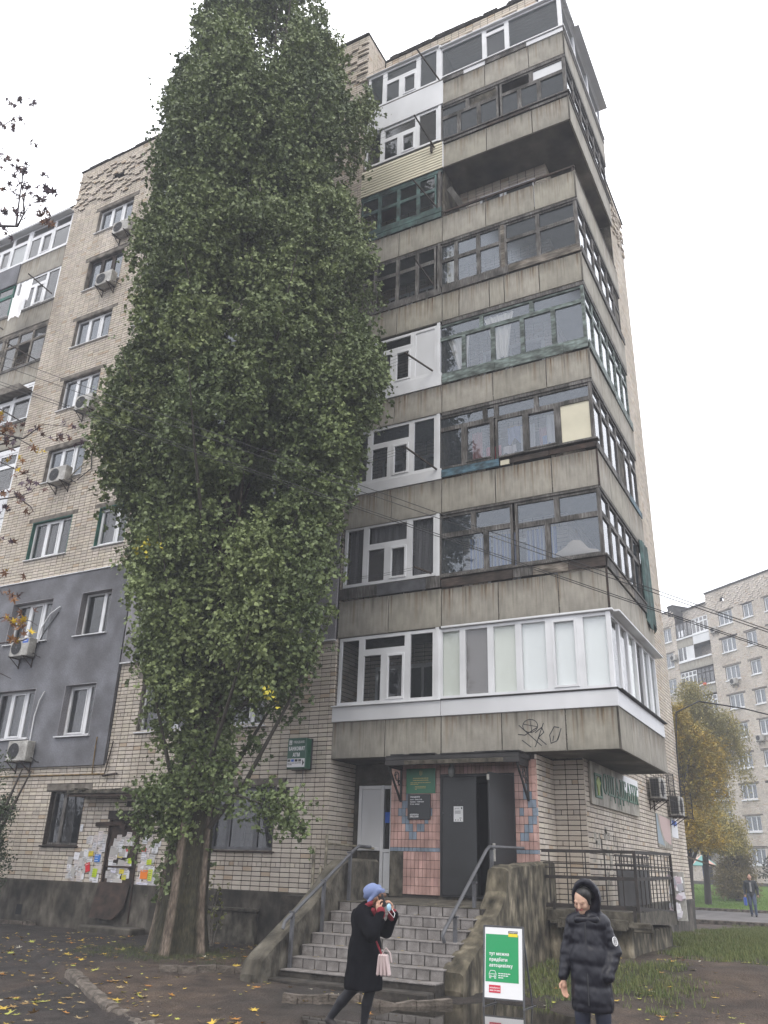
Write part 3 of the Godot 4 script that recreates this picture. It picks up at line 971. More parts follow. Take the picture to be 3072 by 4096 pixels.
	obj("air_brick", mb, M.black, B)
	# plaster cladding round four windows, with its deep pale reveals
	var clad := func(x0: float, x1: float, y0: float, y1: float, m: Material, hs: Array, th: float) -> void:
		var ig: Array = []
		wall(B, "plaster_cladding", V(0, 0, FZ + th + 0.012), Vector3.RIGHT, Vector3.BACK, x0, x1, y0, y1, hs, [[-99, 99, -99, 99]], ig, null, th - 0.003, m)
	var h1 := []
	for f in 2:
		for c in 2: h1.append([cols[c][0], cols[c][1], WB[f], WT[f]])
	clad.call(-24.0, -17.36, 3.9, 9.57, M.plaster, h1, 0.09)
	clad.call(-17.355, -10.36, 6.62, 9.42, M.pale_plaster, [[cols[2][0], cols[2][1], WB[1], WT[1]], [cols[3][0], cols[3][1], WB[1], WT[1]]], 0.07)
	mb = MB.new()
	mb.bevb(V(-24, 9.57, FZ), V(-17.3, 9.60, FZ + 0.12), 0.004); mb.bevb(V(-17.36, 6.585, FZ), V(-10.36, 6.617, FZ + 0.10), 0.004)
	obj("cladding_trim", mb, M.pvc, B)
	# ---- windows
	for f in 8:
		for c in 4:
			var x0: float = cols[c][0]
			var x1: float = cols[c][1]
			var y0 := WB[f] + 0.02
			var y1 := WT[f] - 0.02
			var w := x1 - x0
			var cells := []
			var o := {"curtain": []}
			var r := rng.randf()
			if c % 2 == 0:
				cells = [[x0 + 0.02, x0 + w * 0.34, y0, y1, "g"], [x0 + w * 0.34, x0 + w * 0.68, y0, y1, "s"], [x0 + w * 0.68, x1 - 0.02, y0, y1, "g"]]
				if r < 0.45: o.curtain = [[0.0, 0.34, M.curtain if r < 0.25 else M.curtain_dark], [0.70, 1.0, M.curtain]]
				if r > 0.93: o.curtain = [[0.0, 1.0, M.curtain]]
			else:
				cells = [[x0 + 0.02, x0 + w * 0.63, y0, y1, "g" if f % 2 else "s"], [x0 + w * 0.63, x1 - 0.02, y0, y1, "g"]]
				if r < 0.4: o.curtain = [[0.0, 0.4, M.curtain]]
			var fm: Material = M.pvc
			var rv: Material = M.lintel
			if f == 6 and c == 0: fm = M.brown_wood; rv = M.lintel
			if f == 2 and c < 2: rv = M.green_paint
			if f < 2 and c < 2:
				rv = M.pale_plaster; o.z = FZ + 0.085; o.inset = 0.22; o.lintel = false
			if f == 1 and c >= 2:
				rv = M.pale_plaster; o.z = FZ + 0.066; o.inset = 0.2; o.lintel = false
			if f >= 3: o.glass = M.sky_glass
			window(B, x0, x1, WB[f], WT[f], cells, fm, rv, o)
	window(B, g1[0], g1[1], g1[2], g1[3], [[g1[0] + 0.02, g1[0] + 0.45, 1.92, 3.25, "g"], [g1[0] + 0.45, g1[1] - 0.02, 1.92, 3.25, "g"]], M.wood, M.brown_wood, {"sill": M.brown_wood, "fw": 0.05, "curtain": [[0.0, 0.45, M.curtain_dark]]})
	var w2 := window(B, g2[0], g2[1], g2[2], g2[3], [[g2[0] + 0.02, g2[0] + 0.48, 1.90, 3.28, "g"], [g2[0] + 0.48, g2[0] + 1.28, 1.90, 3.28, "g"], [g2[0] + 1.28, g2[1] - 0.02, 1.90, 3.28, "g"]], M.rail_grey, M.lintel, {"sill": M.rust, "fw": 0.06, "curtain": [[0.0, 1.0, M.curtain_dark]]})
	mb = MB.new()      # thin grille behind the glass
	for i in 13: mb.rod(V(g2[0] + 0.08 + i * 0.143, 1.9, FZ - 0.2), V(g2[0] + 0.08 + i * 0.143, 3.28, FZ - 0.2), 0.005, 4)
	for i in 10: mb.rod(V(g2[0] + 0.03, 1.98 + i * 0.14, FZ - 0.2), V(g2[1] - 0.03, 1.98 + i * 0.14, FZ - 0.2), 0.005, 4)
	obj("grille", mb, M.rail_grey, w2)
	entrance(B, dr)
	porch(B)
	for f in 8:
		balcony_left(B, f)
		balcony_corner(B, f)
		balcony_far(B, f)
	# top canopies of the glazed balconies
	mb = MB.new()
	for e: Array in [[V(-10.35, 25.58, RZ), V(-7.72, 25.62, FZ + 0.05)], [V(-7.71, 25.47, RZ), V(CX + 0.10, 25.51, FZ + 0.05)], [V(SX, 25.465, -21.1), V(CX + 0.22, 25.505, RZ - 0.005)], [V(-33, 25.68, RZ), V(-24.02, 25.74, FZ + 0.2)]]:
		mb = MB.new()
		mb.bevb(e[0], e[1], 0.01)
		obj("balcony_roof", mb, M.pvc_panel, B)
	mb = MB.new()
	for i in 9:      # ribbed soffit boards
		mb.bb(V(-7.70, 25.445 - 0.002 * i, FZ + 0.05 - 0.1 * i - 0.09), V(CX + 0.08, 25.468, FZ + 0.05 - 0.1 * i))
	obj("soffit", mb, M.pvc, B)
	# fixings on the facade: white conduits, pipes
	var pipe := func(pts: Array, r: float, m: Material, called: String) -> void:
		var t := MB.new()
		t.tube(PackedVector3Array(pts), PackedFloat32Array([r]), 6)
		obj(called, t, m, B)
	pipe.call([V(-20.15, 8.55, FZ + 0.13), V(-20.5, 8.35, FZ + 0.16), V(-20.75, 7.95, FZ + 0.17), V(-20.82, 7.5, FZ + 0.16)], 0.022, M.pvc, "conduit")
	pipe.call([V(-20.2, 8.4, FZ + 0.11), V(-20.6, 7.9, FZ + 0.12), V(-21.0, 7.2, FZ + 0.12)], 0.018, M.rail_grey, "conduit")
	pipe.call([V(-20.12, 6.0, FZ + 0.13), V(-20.25, 5.75, FZ + 0.15), V(-20.35, 5.3, FZ + 0.14), V(-20.36, 4.6, FZ + 0.12), V(-20.5, 4.15, FZ + 0.12)], 0.02, M.pvc, "conduit")
	pipe.call([V(-24, 3.67, FZ + 0.06), V(-17.3, 3.665, FZ + 0.06)], 0.022, M.pipe_yellow, "gas_pipe")
	pipe.call([V(-17.76, 3.68, FZ + 0.06), V(-17.72, 4.4, FZ + 0.13), V(-17.70, 4.62, FZ + 0.14)], 0.018, M.pipe_yellow, "gas_pipe")
	pipe.call([V(-17.3, 3.68, FZ + 0.06), V(-17.16, 4.5, FZ + 0.06)], 0.018, M.rust, "gas_pipe")
	pipe.call([V(-17.35, 3.62, FZ + 0.07), V(-16.85, 3.665, FZ + 0.07)], 0.03, M.rust, "gas_pipe")
	pipe.call([V(-10.42, 1.62, FZ + 0.07), V(-10.42, 1.1, FZ + 0.07), V(-10.5, 1.08, FZ + 0.07)], 0.03, M.pipe_cream, "drain_pipe")
	pipe.call([V(-10.62, 2.0, FZ + 0.05), V(-10.62, 1.12, FZ + 0.05)], 0.034, M.pipe_cream, "drain_pipe")
	pipe.call([V(-10.30, 2.25, FZ + 0.06), V(-10.30, 1.45, FZ + 0.06)], 0.034, M.pipe_cream, "drain_pipe")
	pipe.call([V(-10.31, 2.06, FZ + 0.06), V(-10.2, 2.06, FZ - 0.1), V(-10.2, 2.05, -17.3), V(-9.7, 2.0, -17.5)], 0.028, M.pipe_cream, "drain_pipe")
	pipe.call([V(-10.55, 1.3, FZ + 0.05), V(-10.5, 1.15, FZ + 0.05), V(-10.3, 1.15, FZ + 0.05)], 0.018, M.pipe_cream, "drain_pipe")
	pipe.call([V(-20.2, 24.5, FZ + 0.05), V(-20.15, 24.2, FZ + 0.05), V(-20.25, 23.8, FZ + 0.05)], 0.02, M.pipe_cream, "conduit")
	pipe.call([V(-19.75, 17.05, FZ + 0.04), V(-19.9, 16.8, FZ + 0.05), V(-19.95, 16.2, FZ + 0.05), V(-20.05, 15.5, FZ + 0.05)], 0.02, M.pipe_cream, "conduit")
	pipe.call([V(-19.85, 14.45, FZ + 0.04), V(-20.1, 14.35, FZ + 0.05), V(-20.2, 13.6, FZ + 0.05), V(-20.9, 13.1, FZ + 0.1)], 0.02, M.pipe_cream, "conduit")
	pipe.call([V(-20.05, 14.4, FZ + 0.05), V(-20.12, 13.7, FZ + 0.06), V(-20.05, 13.2, FZ + 0.05), V(-20.6, 12.9, FZ + 0.06)], 0.018, M.cable, "conduit")
	return B

# the rust-stained steel door with its hood and the low flap
func entrance(B: Node3D, dr: Array) -> void:
	var mb := MB.new()
	mb.bb(V(dr[0], dr[2], FZ - 0.09), V(dr[1], dr[3], FZ - 0.05))
	var d := obj("service_door", mb, M.rust, B)
	mb = MB.new()
	for x: float in [dr[0], dr[1] - 0.05]: mb.bevb(V(x, dr[2], FZ - 0.05), V(x + 0.05, dr[3], FZ + 0.01), 0.006)
	mb.bevb(V(dr[0] + 0.051, dr[3] - 0.05, FZ - 0.05), V(dr[1] - 0.051, dr[3], FZ + 0.008), 0.006)
	mb.bevb(V(dr[0] + 0.05, 1.42, FZ - 0.05), V(dr[1] - 0.05, 1.46, FZ - 0.02), 0.004)
	mb.bar(V(-17.35, 2.42, FZ + 0.03), V(-16.4, 2.45, FZ + 0.03), 0.04, 0.10)
	mb.bar(V(-16.45, 2.4, FZ + 0.06), V(-16.28, 2.36, FZ + 0.06), 0.05, 0.13)
	mb.rod(V(-15.79, 0.2, FZ + 0.05), V(-15.79, 2.6, FZ + 0.05), 0.022, 6)
	obj("door_frame", mb, M.rust, d)
	mb = MB.new()      # sheet flap hanging over the plinth
	var x := Transform3D(Basis(Vector3.RIGHT, -0.16), V(0, 0, FZ + 0.02))
	mb.prism(PackedVector2Array([Vector2(-16.96, 0.24), Vector2(-16.18, 0.22), Vector2(-15.90, 0.48), Vector2(-15.86, 1.04), Vector2(-16.9, 1.05)]), x.translated_local(V(0, 0.02, 0.2)), 0.012)
	obj("door_flap", mb, M.rust, d)
	mb = MB.new()
	mb.bevb(V(-17.98, 3.12, FZ + 0.01), V(-15.15, 3.21, FZ + 0.62), 0.02)
	for i in 60:
		var q := V(-17.95 + 2.7 * rng.randf(), 3.21, FZ + 0.05 + 0.55 * rng.randf())
		mb.bevb(q - V(0.1, 0.02, 0.05), q + V(0.12 * rng.randf(), 0.01 + 0.05 * rng.randf(), 0.07), 0.012)
	obj("canopy", mb, M.old_concrete, B)
	mb = MB.new()
	for xx: float in [-17.9, -15.25]: mb.bar(V(xx, 3.10, FZ + 0.04), V(xx, 3.10, FZ + 0.6), 0.05, 0.06)
	mb.bar(V(-17.95, 3.08, FZ + 0.57), V(-15.2, 3.08, FZ + 0.57), 0.05, 0.05)
	mb.bb(V(-16.35, 2.85, FZ + 0.0), V(-16.2, 2.98, FZ + 0.06))
	obj("canopy_frame", mb, M.rust, B)
	# concrete step-up below
	mb = MB.new()
	mb.bevb(V(-16.9, -0.3, FZ + 0.02), V(-15.2, 0.14, FZ + 0.55), 0.03)
	obj("door_step", mb, M.plinth, B)

# one facing slab with rain streaks; x: frame whose local xy is the face, z outward, origin at the face centre
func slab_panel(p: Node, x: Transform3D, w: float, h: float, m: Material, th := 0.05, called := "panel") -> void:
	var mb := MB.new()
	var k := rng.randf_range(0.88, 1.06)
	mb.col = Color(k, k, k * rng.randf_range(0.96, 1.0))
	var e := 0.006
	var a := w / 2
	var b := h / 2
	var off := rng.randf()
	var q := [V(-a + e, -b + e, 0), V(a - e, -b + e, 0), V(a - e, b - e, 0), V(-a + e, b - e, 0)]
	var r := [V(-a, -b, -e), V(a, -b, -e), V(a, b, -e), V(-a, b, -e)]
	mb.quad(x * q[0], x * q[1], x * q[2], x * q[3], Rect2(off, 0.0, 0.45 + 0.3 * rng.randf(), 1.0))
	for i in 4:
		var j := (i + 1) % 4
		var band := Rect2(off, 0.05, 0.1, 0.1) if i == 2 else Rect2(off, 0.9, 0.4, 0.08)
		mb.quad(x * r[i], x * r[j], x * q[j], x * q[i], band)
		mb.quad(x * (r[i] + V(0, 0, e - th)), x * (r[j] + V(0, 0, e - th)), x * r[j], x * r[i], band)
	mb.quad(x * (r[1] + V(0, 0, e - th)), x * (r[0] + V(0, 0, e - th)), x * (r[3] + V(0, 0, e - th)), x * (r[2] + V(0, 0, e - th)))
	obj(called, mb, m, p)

func facing(u0: float, u1: float, y0: float, y1: float, plane: float, side := false) -> Transform3D:
	if side: return Transform3D(Basis(Vector3.UP, PI / 2), V(plane, (y0 + y1) / 2, (u0 + u1) / 2))
	return Transform3D(Basis(), V((u0 + u1) / 2, (y0 + y1) / 2, plane))

func part(p: Node, called: String, a: Vector3, b: Vector3, m: Material, w := 0.006) -> MeshInstance3D:
	var mb := MB.new()
	mb.bevb(a, b, w)
	return obj(called, mb, m, p)

func sloppy(p: Node, called: String, xs: Array, y0: float, y1: float, plane: float, ms: Array, side := false) -> void:   # a run of odd boards
	for i in xs.size() - 1:
		var mb := MB.new()
		var a: float = minf(xs[i], xs[i + 1]) + 0.004
		var b: float = maxf(xs[i], xs[i + 1]) - 0.004
		var t := rng.randf_range(-0.008, 0.008)
		var x := facing(a, b, y0 + rng.randf() * 0.03, y1 - rng.randf() * 0.02, plane - 0.012 + t, side) * Transform3D(Basis(Vector3.BACK, rng.randf_range(-0.006, 0.006)), Vector3.ZERO)
		mb.bev(x, V(b - a, y1 - y0 - 0.03, 0.03), 0.005)
		obj(called, mb, ms[i % ms.size()], p)

func pole(p: Node, x: float, y: float, tip: Vector3) -> void:
	var mb := MB.new()
	mb.bar(V(x, y, FZ + 0.02), tip, 0.035, 0.035)
	obj("line_pole", mb, M.brown_wood, p)

func lines(p: Node, a: Vector3, b: Vector3, k := 3) -> void:
	var mb := MB.new()
	for i in k:
		var q := V(0, 0, -0.12 * i)
		mb.tube(PackedVector3Array([a + q, (a + b) / 2 + q - V(0, 0.04, 0), b + q]), PackedFloat32Array([0.004]), 4)
	obj("washing_line", mb, M.rail_grey, p)

func balcony_left(B: Node3D, f: int) -> void:
	var y := FY[f]
	var x0 := -10.34
	var x1 := -7.61
	var s := MB.new()
	s.bb(V(x0, y, RZ + 0.001), V(x1, y + 0.16, FZ - 0.055))
	var b := obj("balcony", s, M.concrete, B)
	var ft := [4.66, 7.55, 10.33, 13.0, 15.87, 18.55, 21.46, 23.98][f] as float
	if f == 6:
		for i in 10:
			var h := (ft - y) / 10.0
			var mb := MB.new()
			var yy := y + i * h
			mb.prism(PackedVector2Array([Vector2(0, 0), Vector2(0.028, 0.004), Vector2(0.012, h - 0.004), Vector2(0, h - 0.002)]), Transform3D(Basis(Vector3.BACK, Vector3.UP, Vector3.LEFT), V(x1 + 0.02, yy, FZ - 0.01)), x1 - x0 + 0.02)
			obj("slat", mb, M.siding, b)
		part(b, "corner_strip", V(x1 + 0.02, y - 0.01, FZ - 0.03), V(x1 + 0.05, ft + 0.01, FZ + 0.03), M.pvc, 0.004)
	elif f == 7:
		part(b, "panel", V(x0, y + 0.02, FZ - 0.05), V(x1 + 0.03, ft, FZ + 0.02), M.pvc_panel)
		part(b, "panel", V(x0, ft + 0.003, FZ - 0.05), V(x1 + 0.02, ft + 0.08, FZ + 0.005), M.wood)
	else:
		for e: Array in [[-10.34, -8.98], [-8.96, -7.61]]: slab_panel(b, facing(e[0], e[1], y, ft, FZ), e[1] - e[0], ft - y, M["panel_%d" % (rng.randi() % 3)])
	# rail box, boards above the facing
	var gy := [5.03, 7.90, 10.66, 13.42, 16.10, 18.97, 21.60, 24.09][f] as float
	var top := [6.63, 9.47, 12.20, 14.93, 17.61, 20.28, 22.98, 25.57][f] as float
	match f:
		0:
			part(b, "apron", V(x0 - 0.03, ft + 0.003, FZ - 0.05), V(x1, gy - 0.035, FZ + 0.02), M.pvc_panel)
			part(b, "sill", V(x0 - 0.05, gy - 0.032, FZ - 0.1), V(x1, gy - 0.003, FZ + 0.07), M.pvc)
		1: sloppy(b, "plank", [-10.34, -9.3, -8.0, -7.62], ft + 0.02, gy - 0.02, FZ + 0.015, [M.wood, M.rail_grey])
		2: part(b, "apron", V(x0, ft + 0.02, FZ - 0.05), V(x1, gy - 0.02, FZ + 0.012), M.pvc_panel)
		3: part(b, "apron", V(x0, ft + 0.02, FZ - 0.05), V(x1, gy - 0.02, FZ + 0.02), M.pvc)
		4: sloppy(b, "plank", [-10.34, -8.9, -7.62], ft + 0.01, gy, FZ + 0.012, [M.wood])
		5: sloppy(b, "plank", [-10.34, -9.5, -8.4, -7.62], ft + 0.02, ft + 0.22, FZ + 0.015, [M.teal]); sloppy(b, "plank", [-10.34, -9.0, -7.62], ft + 0.22, gy, FZ + 0.01, [M.teal])
	var c: Array
	var fm: Material = M.pvc
	var tr := [6.23, 8.87, 11.67, 14.50, 17.10, 19.72, 22.48, 25.03][f] as float
	if f == 4:
		c = rows([-10.3, -9.72, -9.0, -8.38, -7.80], "gogg", [-10.3, -9.72, -9.0, -8.38, -7.80], "dggg", gy, tr, top)
		fm = M.wood
	elif f == 5:
		c = rows([-10.3, -9.68, -9.04, -8.39, -7.80], "gogd", [-10.3, -9.68, -9.04, -8.39, -7.80], "gggg", gy, tr, top)
		fm = M.teal
	else:
		var last := "w" if f == 3 else "g"
		c = [[-10.28, -9.67, gy, top, "g"], [-9.67, -8.46, tr, top, "g"], [-9.67, -9.07, gy, tr, "m" if f in [1, 3] else "g"], [-9.07, -8.46, gy, tr, "s"], [-8.46, -7.75, gy, top, last]]
	glaze(b, c, fm, front(FZ - 0.03), 0.055 if f in [4, 5] else 0.075, M.sky_glass if f in [2, 7] else M.glass)
	part(b, "post", V(-7.75, gy - 0.05, FZ - 0.12), V(-7.66, top + 0.06, FZ - 0.005), M.pvc if f in [0, 1, 2, 3, 6, 7] else M.wood)
	if y + 2.8 - top > 0.1: part(b, "header", V(x0, top + 0.004, FZ - 0.1), V(x1, minf(top + 0.13, (FY[f + 1] if f < 7 else 25.6) - 0.01), FZ - 0.02), fm)
	# room side of the balcony: door and window in the wall behind
	var mb := MB.new()
	mb.bb(V(-9.9, y + 0.2, RZ + 0.005), V(-9.2, y + 2.3, RZ + 0.05)); mb.bb(V(-9.15, y + 0.95, RZ + 0.005), V(-8.1, y + 2.3, RZ + 0.05))
	obj("inner_window", mb, M.pvc if f % 2 == 0 else M.wood, b)
	mb = MB.new()
	mb.bb(V(-9.82, y + 0.9, RZ + 0.051), V(-9.28, y + 2.2, RZ + 0.056)); mb.bb(V(-9.07, y + 1.03, RZ + 0.051), V(-8.65, y + 2.2, RZ + 0.056)); mb.bb(V(-8.58, y + 1.03, RZ + 0.051), V(-8.18, y + 2.2, RZ + 0.056))
	obj("inner_pane", mb, M.door_metal, b)
	part(b, "partition", V(-7.66, y + 0.16, RZ + 0.002), V(-7.58, (FY[f + 1] if f < 7 else 25.5) - 0.004, FZ - 0.13), M.old_concrete)
	# washing-line brackets and other small things on the front
	match f:
		1: pole(b, -7.85, 7.95, V(-8.05, 7.98, FZ + 0.5)); lines(b, V(-10.1, 7.97, FZ + 0.45), V(-8.03, 7.99, FZ + 0.45), 2)
		2: pole(b, -7.72, 10.62, V(-8.22, 11.0, FZ + 0.75)); lines(b, V(-10.2, 10.9, FZ + 0.75), V(-8.2, 11.02, FZ + 0.75))
		3: pole(b, -7.85, 13.5, V(-8.3, 13.75, FZ + 0.75)); lines(b, V(-10.2, 13.6, FZ + 0.75), V(-8.28, 13.77, FZ + 0.75), 4)
		4: pole(b, -7.85, 16.25, V(-8.15, 16.85, FZ + 0.6))
		5: pole(b, -7.75, 18.95, V(-8.2, 19.6, FZ + 0.7)); pole(b, -10.3, 17.75, V(-10.75, 17.9, FZ + 0.6))
		6:
			pole(b, -7.85, 21.3, V(-8.15, 22.0, FZ + 0.8)); lines(b, V(-10.3, 21.9, FZ + 0.8), V(-8.15, 22.0, FZ + 0.8))
			part(b, "bracket", V(-7.95, 21.1, FZ + 0.03), V(-7.90, 21.5, FZ + 0.12), M.rust)
		7: pole(b, -7.7, 24.05, V(-8.1, 24.75, FZ + 0.8)); lines(b, V(-10.3, 24.6, FZ + 0.8), V(-8.1, 24.75, FZ + 0.8), 4)
	if f == 1:
		for e: Array in [[-10.2, -9.72, 7.95, 9.45], [-9.62, -8.5, 8.92, 9.45], [-9.02, -8.5, 7.95, 8.85], [-8.4, -7.8, 7.95, 9.45]]:
			obj("curtain", drape(e[0], e[1], e[3], e[2], front(FZ - 0.17), 0.0, 5.0 * (e[1] - e[0]), 0.025, INF, e[1] - (0.12 if e[1] > -7.9 else 0.0), 0.0, int(e[0] * 7)), M.curtain, b)
		part(b, "red_cloth", V(-7.85, 7.95, FZ - 0.5), V(-7.70, 8.9, FZ - 0.2), M.red)

# side face, same build as the front of the corner balconies
func side_run(b: Node, y: float, ft: float, z1 := -21.05) -> void:
	for e: Array in [[-17.55, FZ - 0.056], [-19.3, -17.56], [z1, -19.31]]:
		slab_panel(b, facing(e[0] + 0.004, e[1] - 0.004, y, ft, CX, true), e[1] - e[0] - 0.008, ft - y, M["panel_%d" % (rng.randi() % 3)])
	slab_panel(b, Transform3D(Basis(Vector3.UP, PI), V((SX + CX) / 2 - 0.03, (y + ft) / 2, z1)), CX - SX - 0.06, ft - y, M.panel_0)

func balcony_corner(B: Node3D, f: int) -> void:
	var y := FY[f]
	var x0 := -7.6
	var z1 := -21.05
	var s := MB.new()
	s.bb(V(x0, y, RZ + 0.001), V(CX - 0.055, y + 0.16, FZ - 0.055))
	s.bb(V(SX, y + 0.001, z1), V(CX - 0.056, y + 0.159, RZ))
	var b := obj("corner_balcony", s, M.concrete, B)
	var ft := [4.66, 7.53, 10.33, 13.0, 15.86, 18.56, 21.28, 23.85][f] as float
	var joints := [-7.6, -6.22, -4.86, CX]
	if f == 4: joints = [-7.6, -7.11, -6.25, -5.84, -4.90, CX]
	if f == 5: joints = [-7.6, -6.30, -4.92, CX]
	for i in joints.size() - 1:
		slab_panel(b, facing(joints[i] + 0.011, joints[i + 1] - 0.010, y, ft, FZ), joints[i + 1] - joints[i] - 0.021, ft - y, M["panel_%d" % ((i + f * 2) % 3)])
	side_run(b, y, ft, z1)
	part(b, "corner_strip", V(CX - 0.03, y - 0.012, FZ - 0.03), V(CX + 0.012, ft + 0.004, FZ + 0.012), M.rust if f in [1, 2] else M.concrete, 0.004)
	var gy := [5.03, 7.86, 10.62, 13.32, 16.16, 18.60, 21.50, 24.14][f] as float
	var top := [6.60, 9.38, 12.10, 14.87, 17.58, 20.30, 22.86, 25.44][f] as float
	var fr := front(FZ - 0.04)
	var sd := sidef(CX - 0.04)
	var fm: Material = M.wood
	var up: float = FY[f + 1] if f < 7 else 25.5
	var sx := [z1 + 0.05, -20.3, -19.6, -18.85, -18.1, -17.35, FZ - 0.05]      # side mullions
	match f:
		0:
			part(b, "apron", V(x0, ft + 0.003, FZ - 0.05), V(CX + 0.02, gy - 0.035, FZ + 0.02), M.pvc_panel)
			part(b, "apron", V(CX - 0.05, ft + 0.003, z1), V(CX + 0.021, gy - 0.036, FZ - 0.051), M.pvc_panel)
			part(b, "sill", V(x0, gy - 0.032, FZ - 0.12), V(CX + 0.05, gy - 0.003, FZ + 0.05), M.dark_metal)
			part(b, "sill", V(CX - 0.12, gy - 0.033, z1 - 0.05), V(CX + 0.10, gy - 0.004, FZ - 0.121), M.dark_metal)
			part(b, "header", V(x0, top + 0.004, FZ - 0.14), V(CX + 0.05, FY[1] + 0.0, FZ + 0.03), M.pvc, 0.008)
			part(b, "header", V(CX - 0.14, top + 0.005, z1 - 0.05), V(CX + 0.16, FY[1] - 0.002, FZ - 0.141), M.pvc, 0.008)
			glaze(b, rows([-7.66, -7.10, -6.44, -5.80, -5.13, -4.46, -3.84], "kmkKTK", [], "", gy, top, top), M.pvc, fr, 0.07, M.clear_glass)
			glaze(b, rows(sx, "KKgkmg", [], "", gy, top, top), M.pvc, sd, 0.07, M.clear_glass)
			part(b, "corner_post", V(CX - 0.11, gy, FZ - 0.11), V(CX - 0.02, top, FZ - 0.02), M.pvc)
		1:
			sloppy(b, "plank", [-7.6, -5.85, -5.4, -4.6, CX], ft + 0.02, gy - 0.07, FZ + 0.02, [M.brown_wood, M.wood, M.pale_wood])
			part(b, "sill", V(x0, gy - 0.07, FZ - 0.12), V(CX + 0.05, gy - 0.02, FZ + 0.06), M.wood)
			sloppy(b, "plank", [z1, -19.0, -17.5, FZ - 0.06], ft + 0.02, gy - 0.07, CX + 0.02, [M.wood, M.pale_wood], true)
			part(b, "sill", V(CX - 0.1, gy - 0.071, z1), V(CX + 0.05, gy - 0.021, FZ - 0.121), M.wood)
			var c := rows([-7.68, -6.50, -5.84], "gg", [-7.68, -6.80, -5.84], "gg", gy, 8.86, top) + rows([-5.78, -5.04, -3.83], "gg", [-5.78, -4.80, -3.83], "dg", gy, 8.80, top)
			glaze(b, c, fm, fr, 0.06, M.sky_glass)
			glaze(b, rows(sx, "gggggg", sx, "gggggg", gy, 8.85, top), fm, sd, 0.06, M.sky_glass)
			part(b, "corner_post", V(CX - 0.10, gy, FZ - 0.10), V(CX - 0.02, top + 0.05, FZ - 0.02), M.wood)
			# oilcloth nailed over the far end
			obj("tarpaulin", drape(-21.0, -20.2, 9.5, 7.3, sidef(CX + 0.05), 0.0, 2.0, 0.05, INF, INF, 0.12, 4), M.teal, b)
			for e: Array in [[-6.70, -6.55, -5.9, 4], [-5.75, -5.75, -5.1, 5]]:
				pass
		2:
			sloppy(b, "plank", [-7.6, -6.10], ft + 0.03, gy - 0.03, FZ + 0.022, [M.blue_paint])
			sloppy(b, "plank", [-6.08, -5.85, -4.9, CX], ft + 0.05, gy - 0.08, FZ + 0.014, [M.siding, M.brown_wood, M.rust])
			part(b, "sill", V(-6.1, gy - 0.05, FZ - 0.12), V(CX + 0.05, gy - 0.01, FZ + 0.06), M.wood)
			sloppy(b, "plank", [z1, -19.6, FZ - 0.06], ft + 0.02, gy - 0.07, CX + 0.02, [M.blue_paint, M.wood], true)
			var c := rows([-7.70, -7.03, -6.24], "gS", [-7.70, -6.46, -6.16], "gg", gy, 11.72, top) + rows([-6.20, -5.46, -4.64, -3.85], "gSb", [-6.16, -5.15, -3.85], "dd", gy, 11.70, top)
			glaze(b, c, fm, fr, 0.055, M.sky_glass)
			glaze(b, rows(sx, "ggcggg", sx, "gggggg", gy, 11.7, top), fm, sd, 0.055, M.sky_glass)
			part(b, "corner_post", V(CX - 0.10, gy, FZ - 0.10), V(CX - 0.02, top + 0.05, FZ - 0.02), M.wood)
		3:
			sloppy(b, "plank", [-7.6, -6.16, -4.4, CX], ft + 0.02, gy - 0.02, FZ + 0.022, [M.pale_teal])
			sloppy(b, "plank", [z1, -19.0, FZ - 0.06], ft + 0.02, gy - 0.02, CX + 0.022, [M.pale_teal], true)
			glaze(b, rows([-7.72, -7.0, -6.20, -5.42, -4.62, -3.83], "ggggg", [-7.72, -6.50, -5.15, -3.83], "ggg", gy, 14.44, top), M.pale_teal, fr, 0.055, M.sky_glass)
			glaze(b, rows(sx, "gggggg", sx, "gggggg", gy, 14.44, top), M.pale_teal, sd, 0.055, M.sky_glass)
			part(b, "corner_post", V(CX - 0.10, gy, FZ - 0.10), V(CX - 0.02, top + 0.05, FZ - 0.02), M.pale_teal)
			for e: Array in [[-7.55, -6.85, -7.2, -6.95, 14.55, 13.45, 3], [-6.45, -5.65, -6.15, -5.85, 14.75, 13.4, 8]]:
				obj("curtain", drape(e[0], e[1], e[4], e[5], fr, -0.07, 4.0, 0.03, e[2], e[3], 0.08, e[6]), M.lace, b)
		4:
			sloppy(b, "plank", [-7.6, -5.7, CX], ft + 0.02, gy - 0.02, FZ + 0.022, [M.wood, M.pale_wood])
			sloppy(b, "plank", [z1, -19.0, FZ - 0.06], ft + 0.02, gy - 0.02, CX + 0.022, [M.wood], true)
			glaze(b, rows([-7.68, -7.2, -6.55, -5.90], "ggg", [-7.68, -7.2, -6.55, -5.90], "ggg", gy, 17.02, top) + rows([-5.80, -4.88, -3.86], "dd", [-5.80, -4.88, -3.86], "dd", gy, 17.02, top), fm, fr, 0.055, M.sky_glass)
			part(b, "post", V(-5.90, gy - 0.05, FZ - 0.1), V(-5.80, top, FZ - 0.02), M.pale_wood)
			glaze(b, rows(sx, "cggggg", sx, "cggggg", gy, 17.02, top), fm, sd, 0.055, M.sky_glass)
			part(b, "corner_post", V(CX - 0.10, gy, FZ - 0.10), V(CX - 0.02, top + 0.05, FZ - 0.02), M.wood)
			obj("curtain", drape(-7.55, -7.25, 17.5, 16.25, fr, -0.2, 2.0, 0.02), M.siding, b)
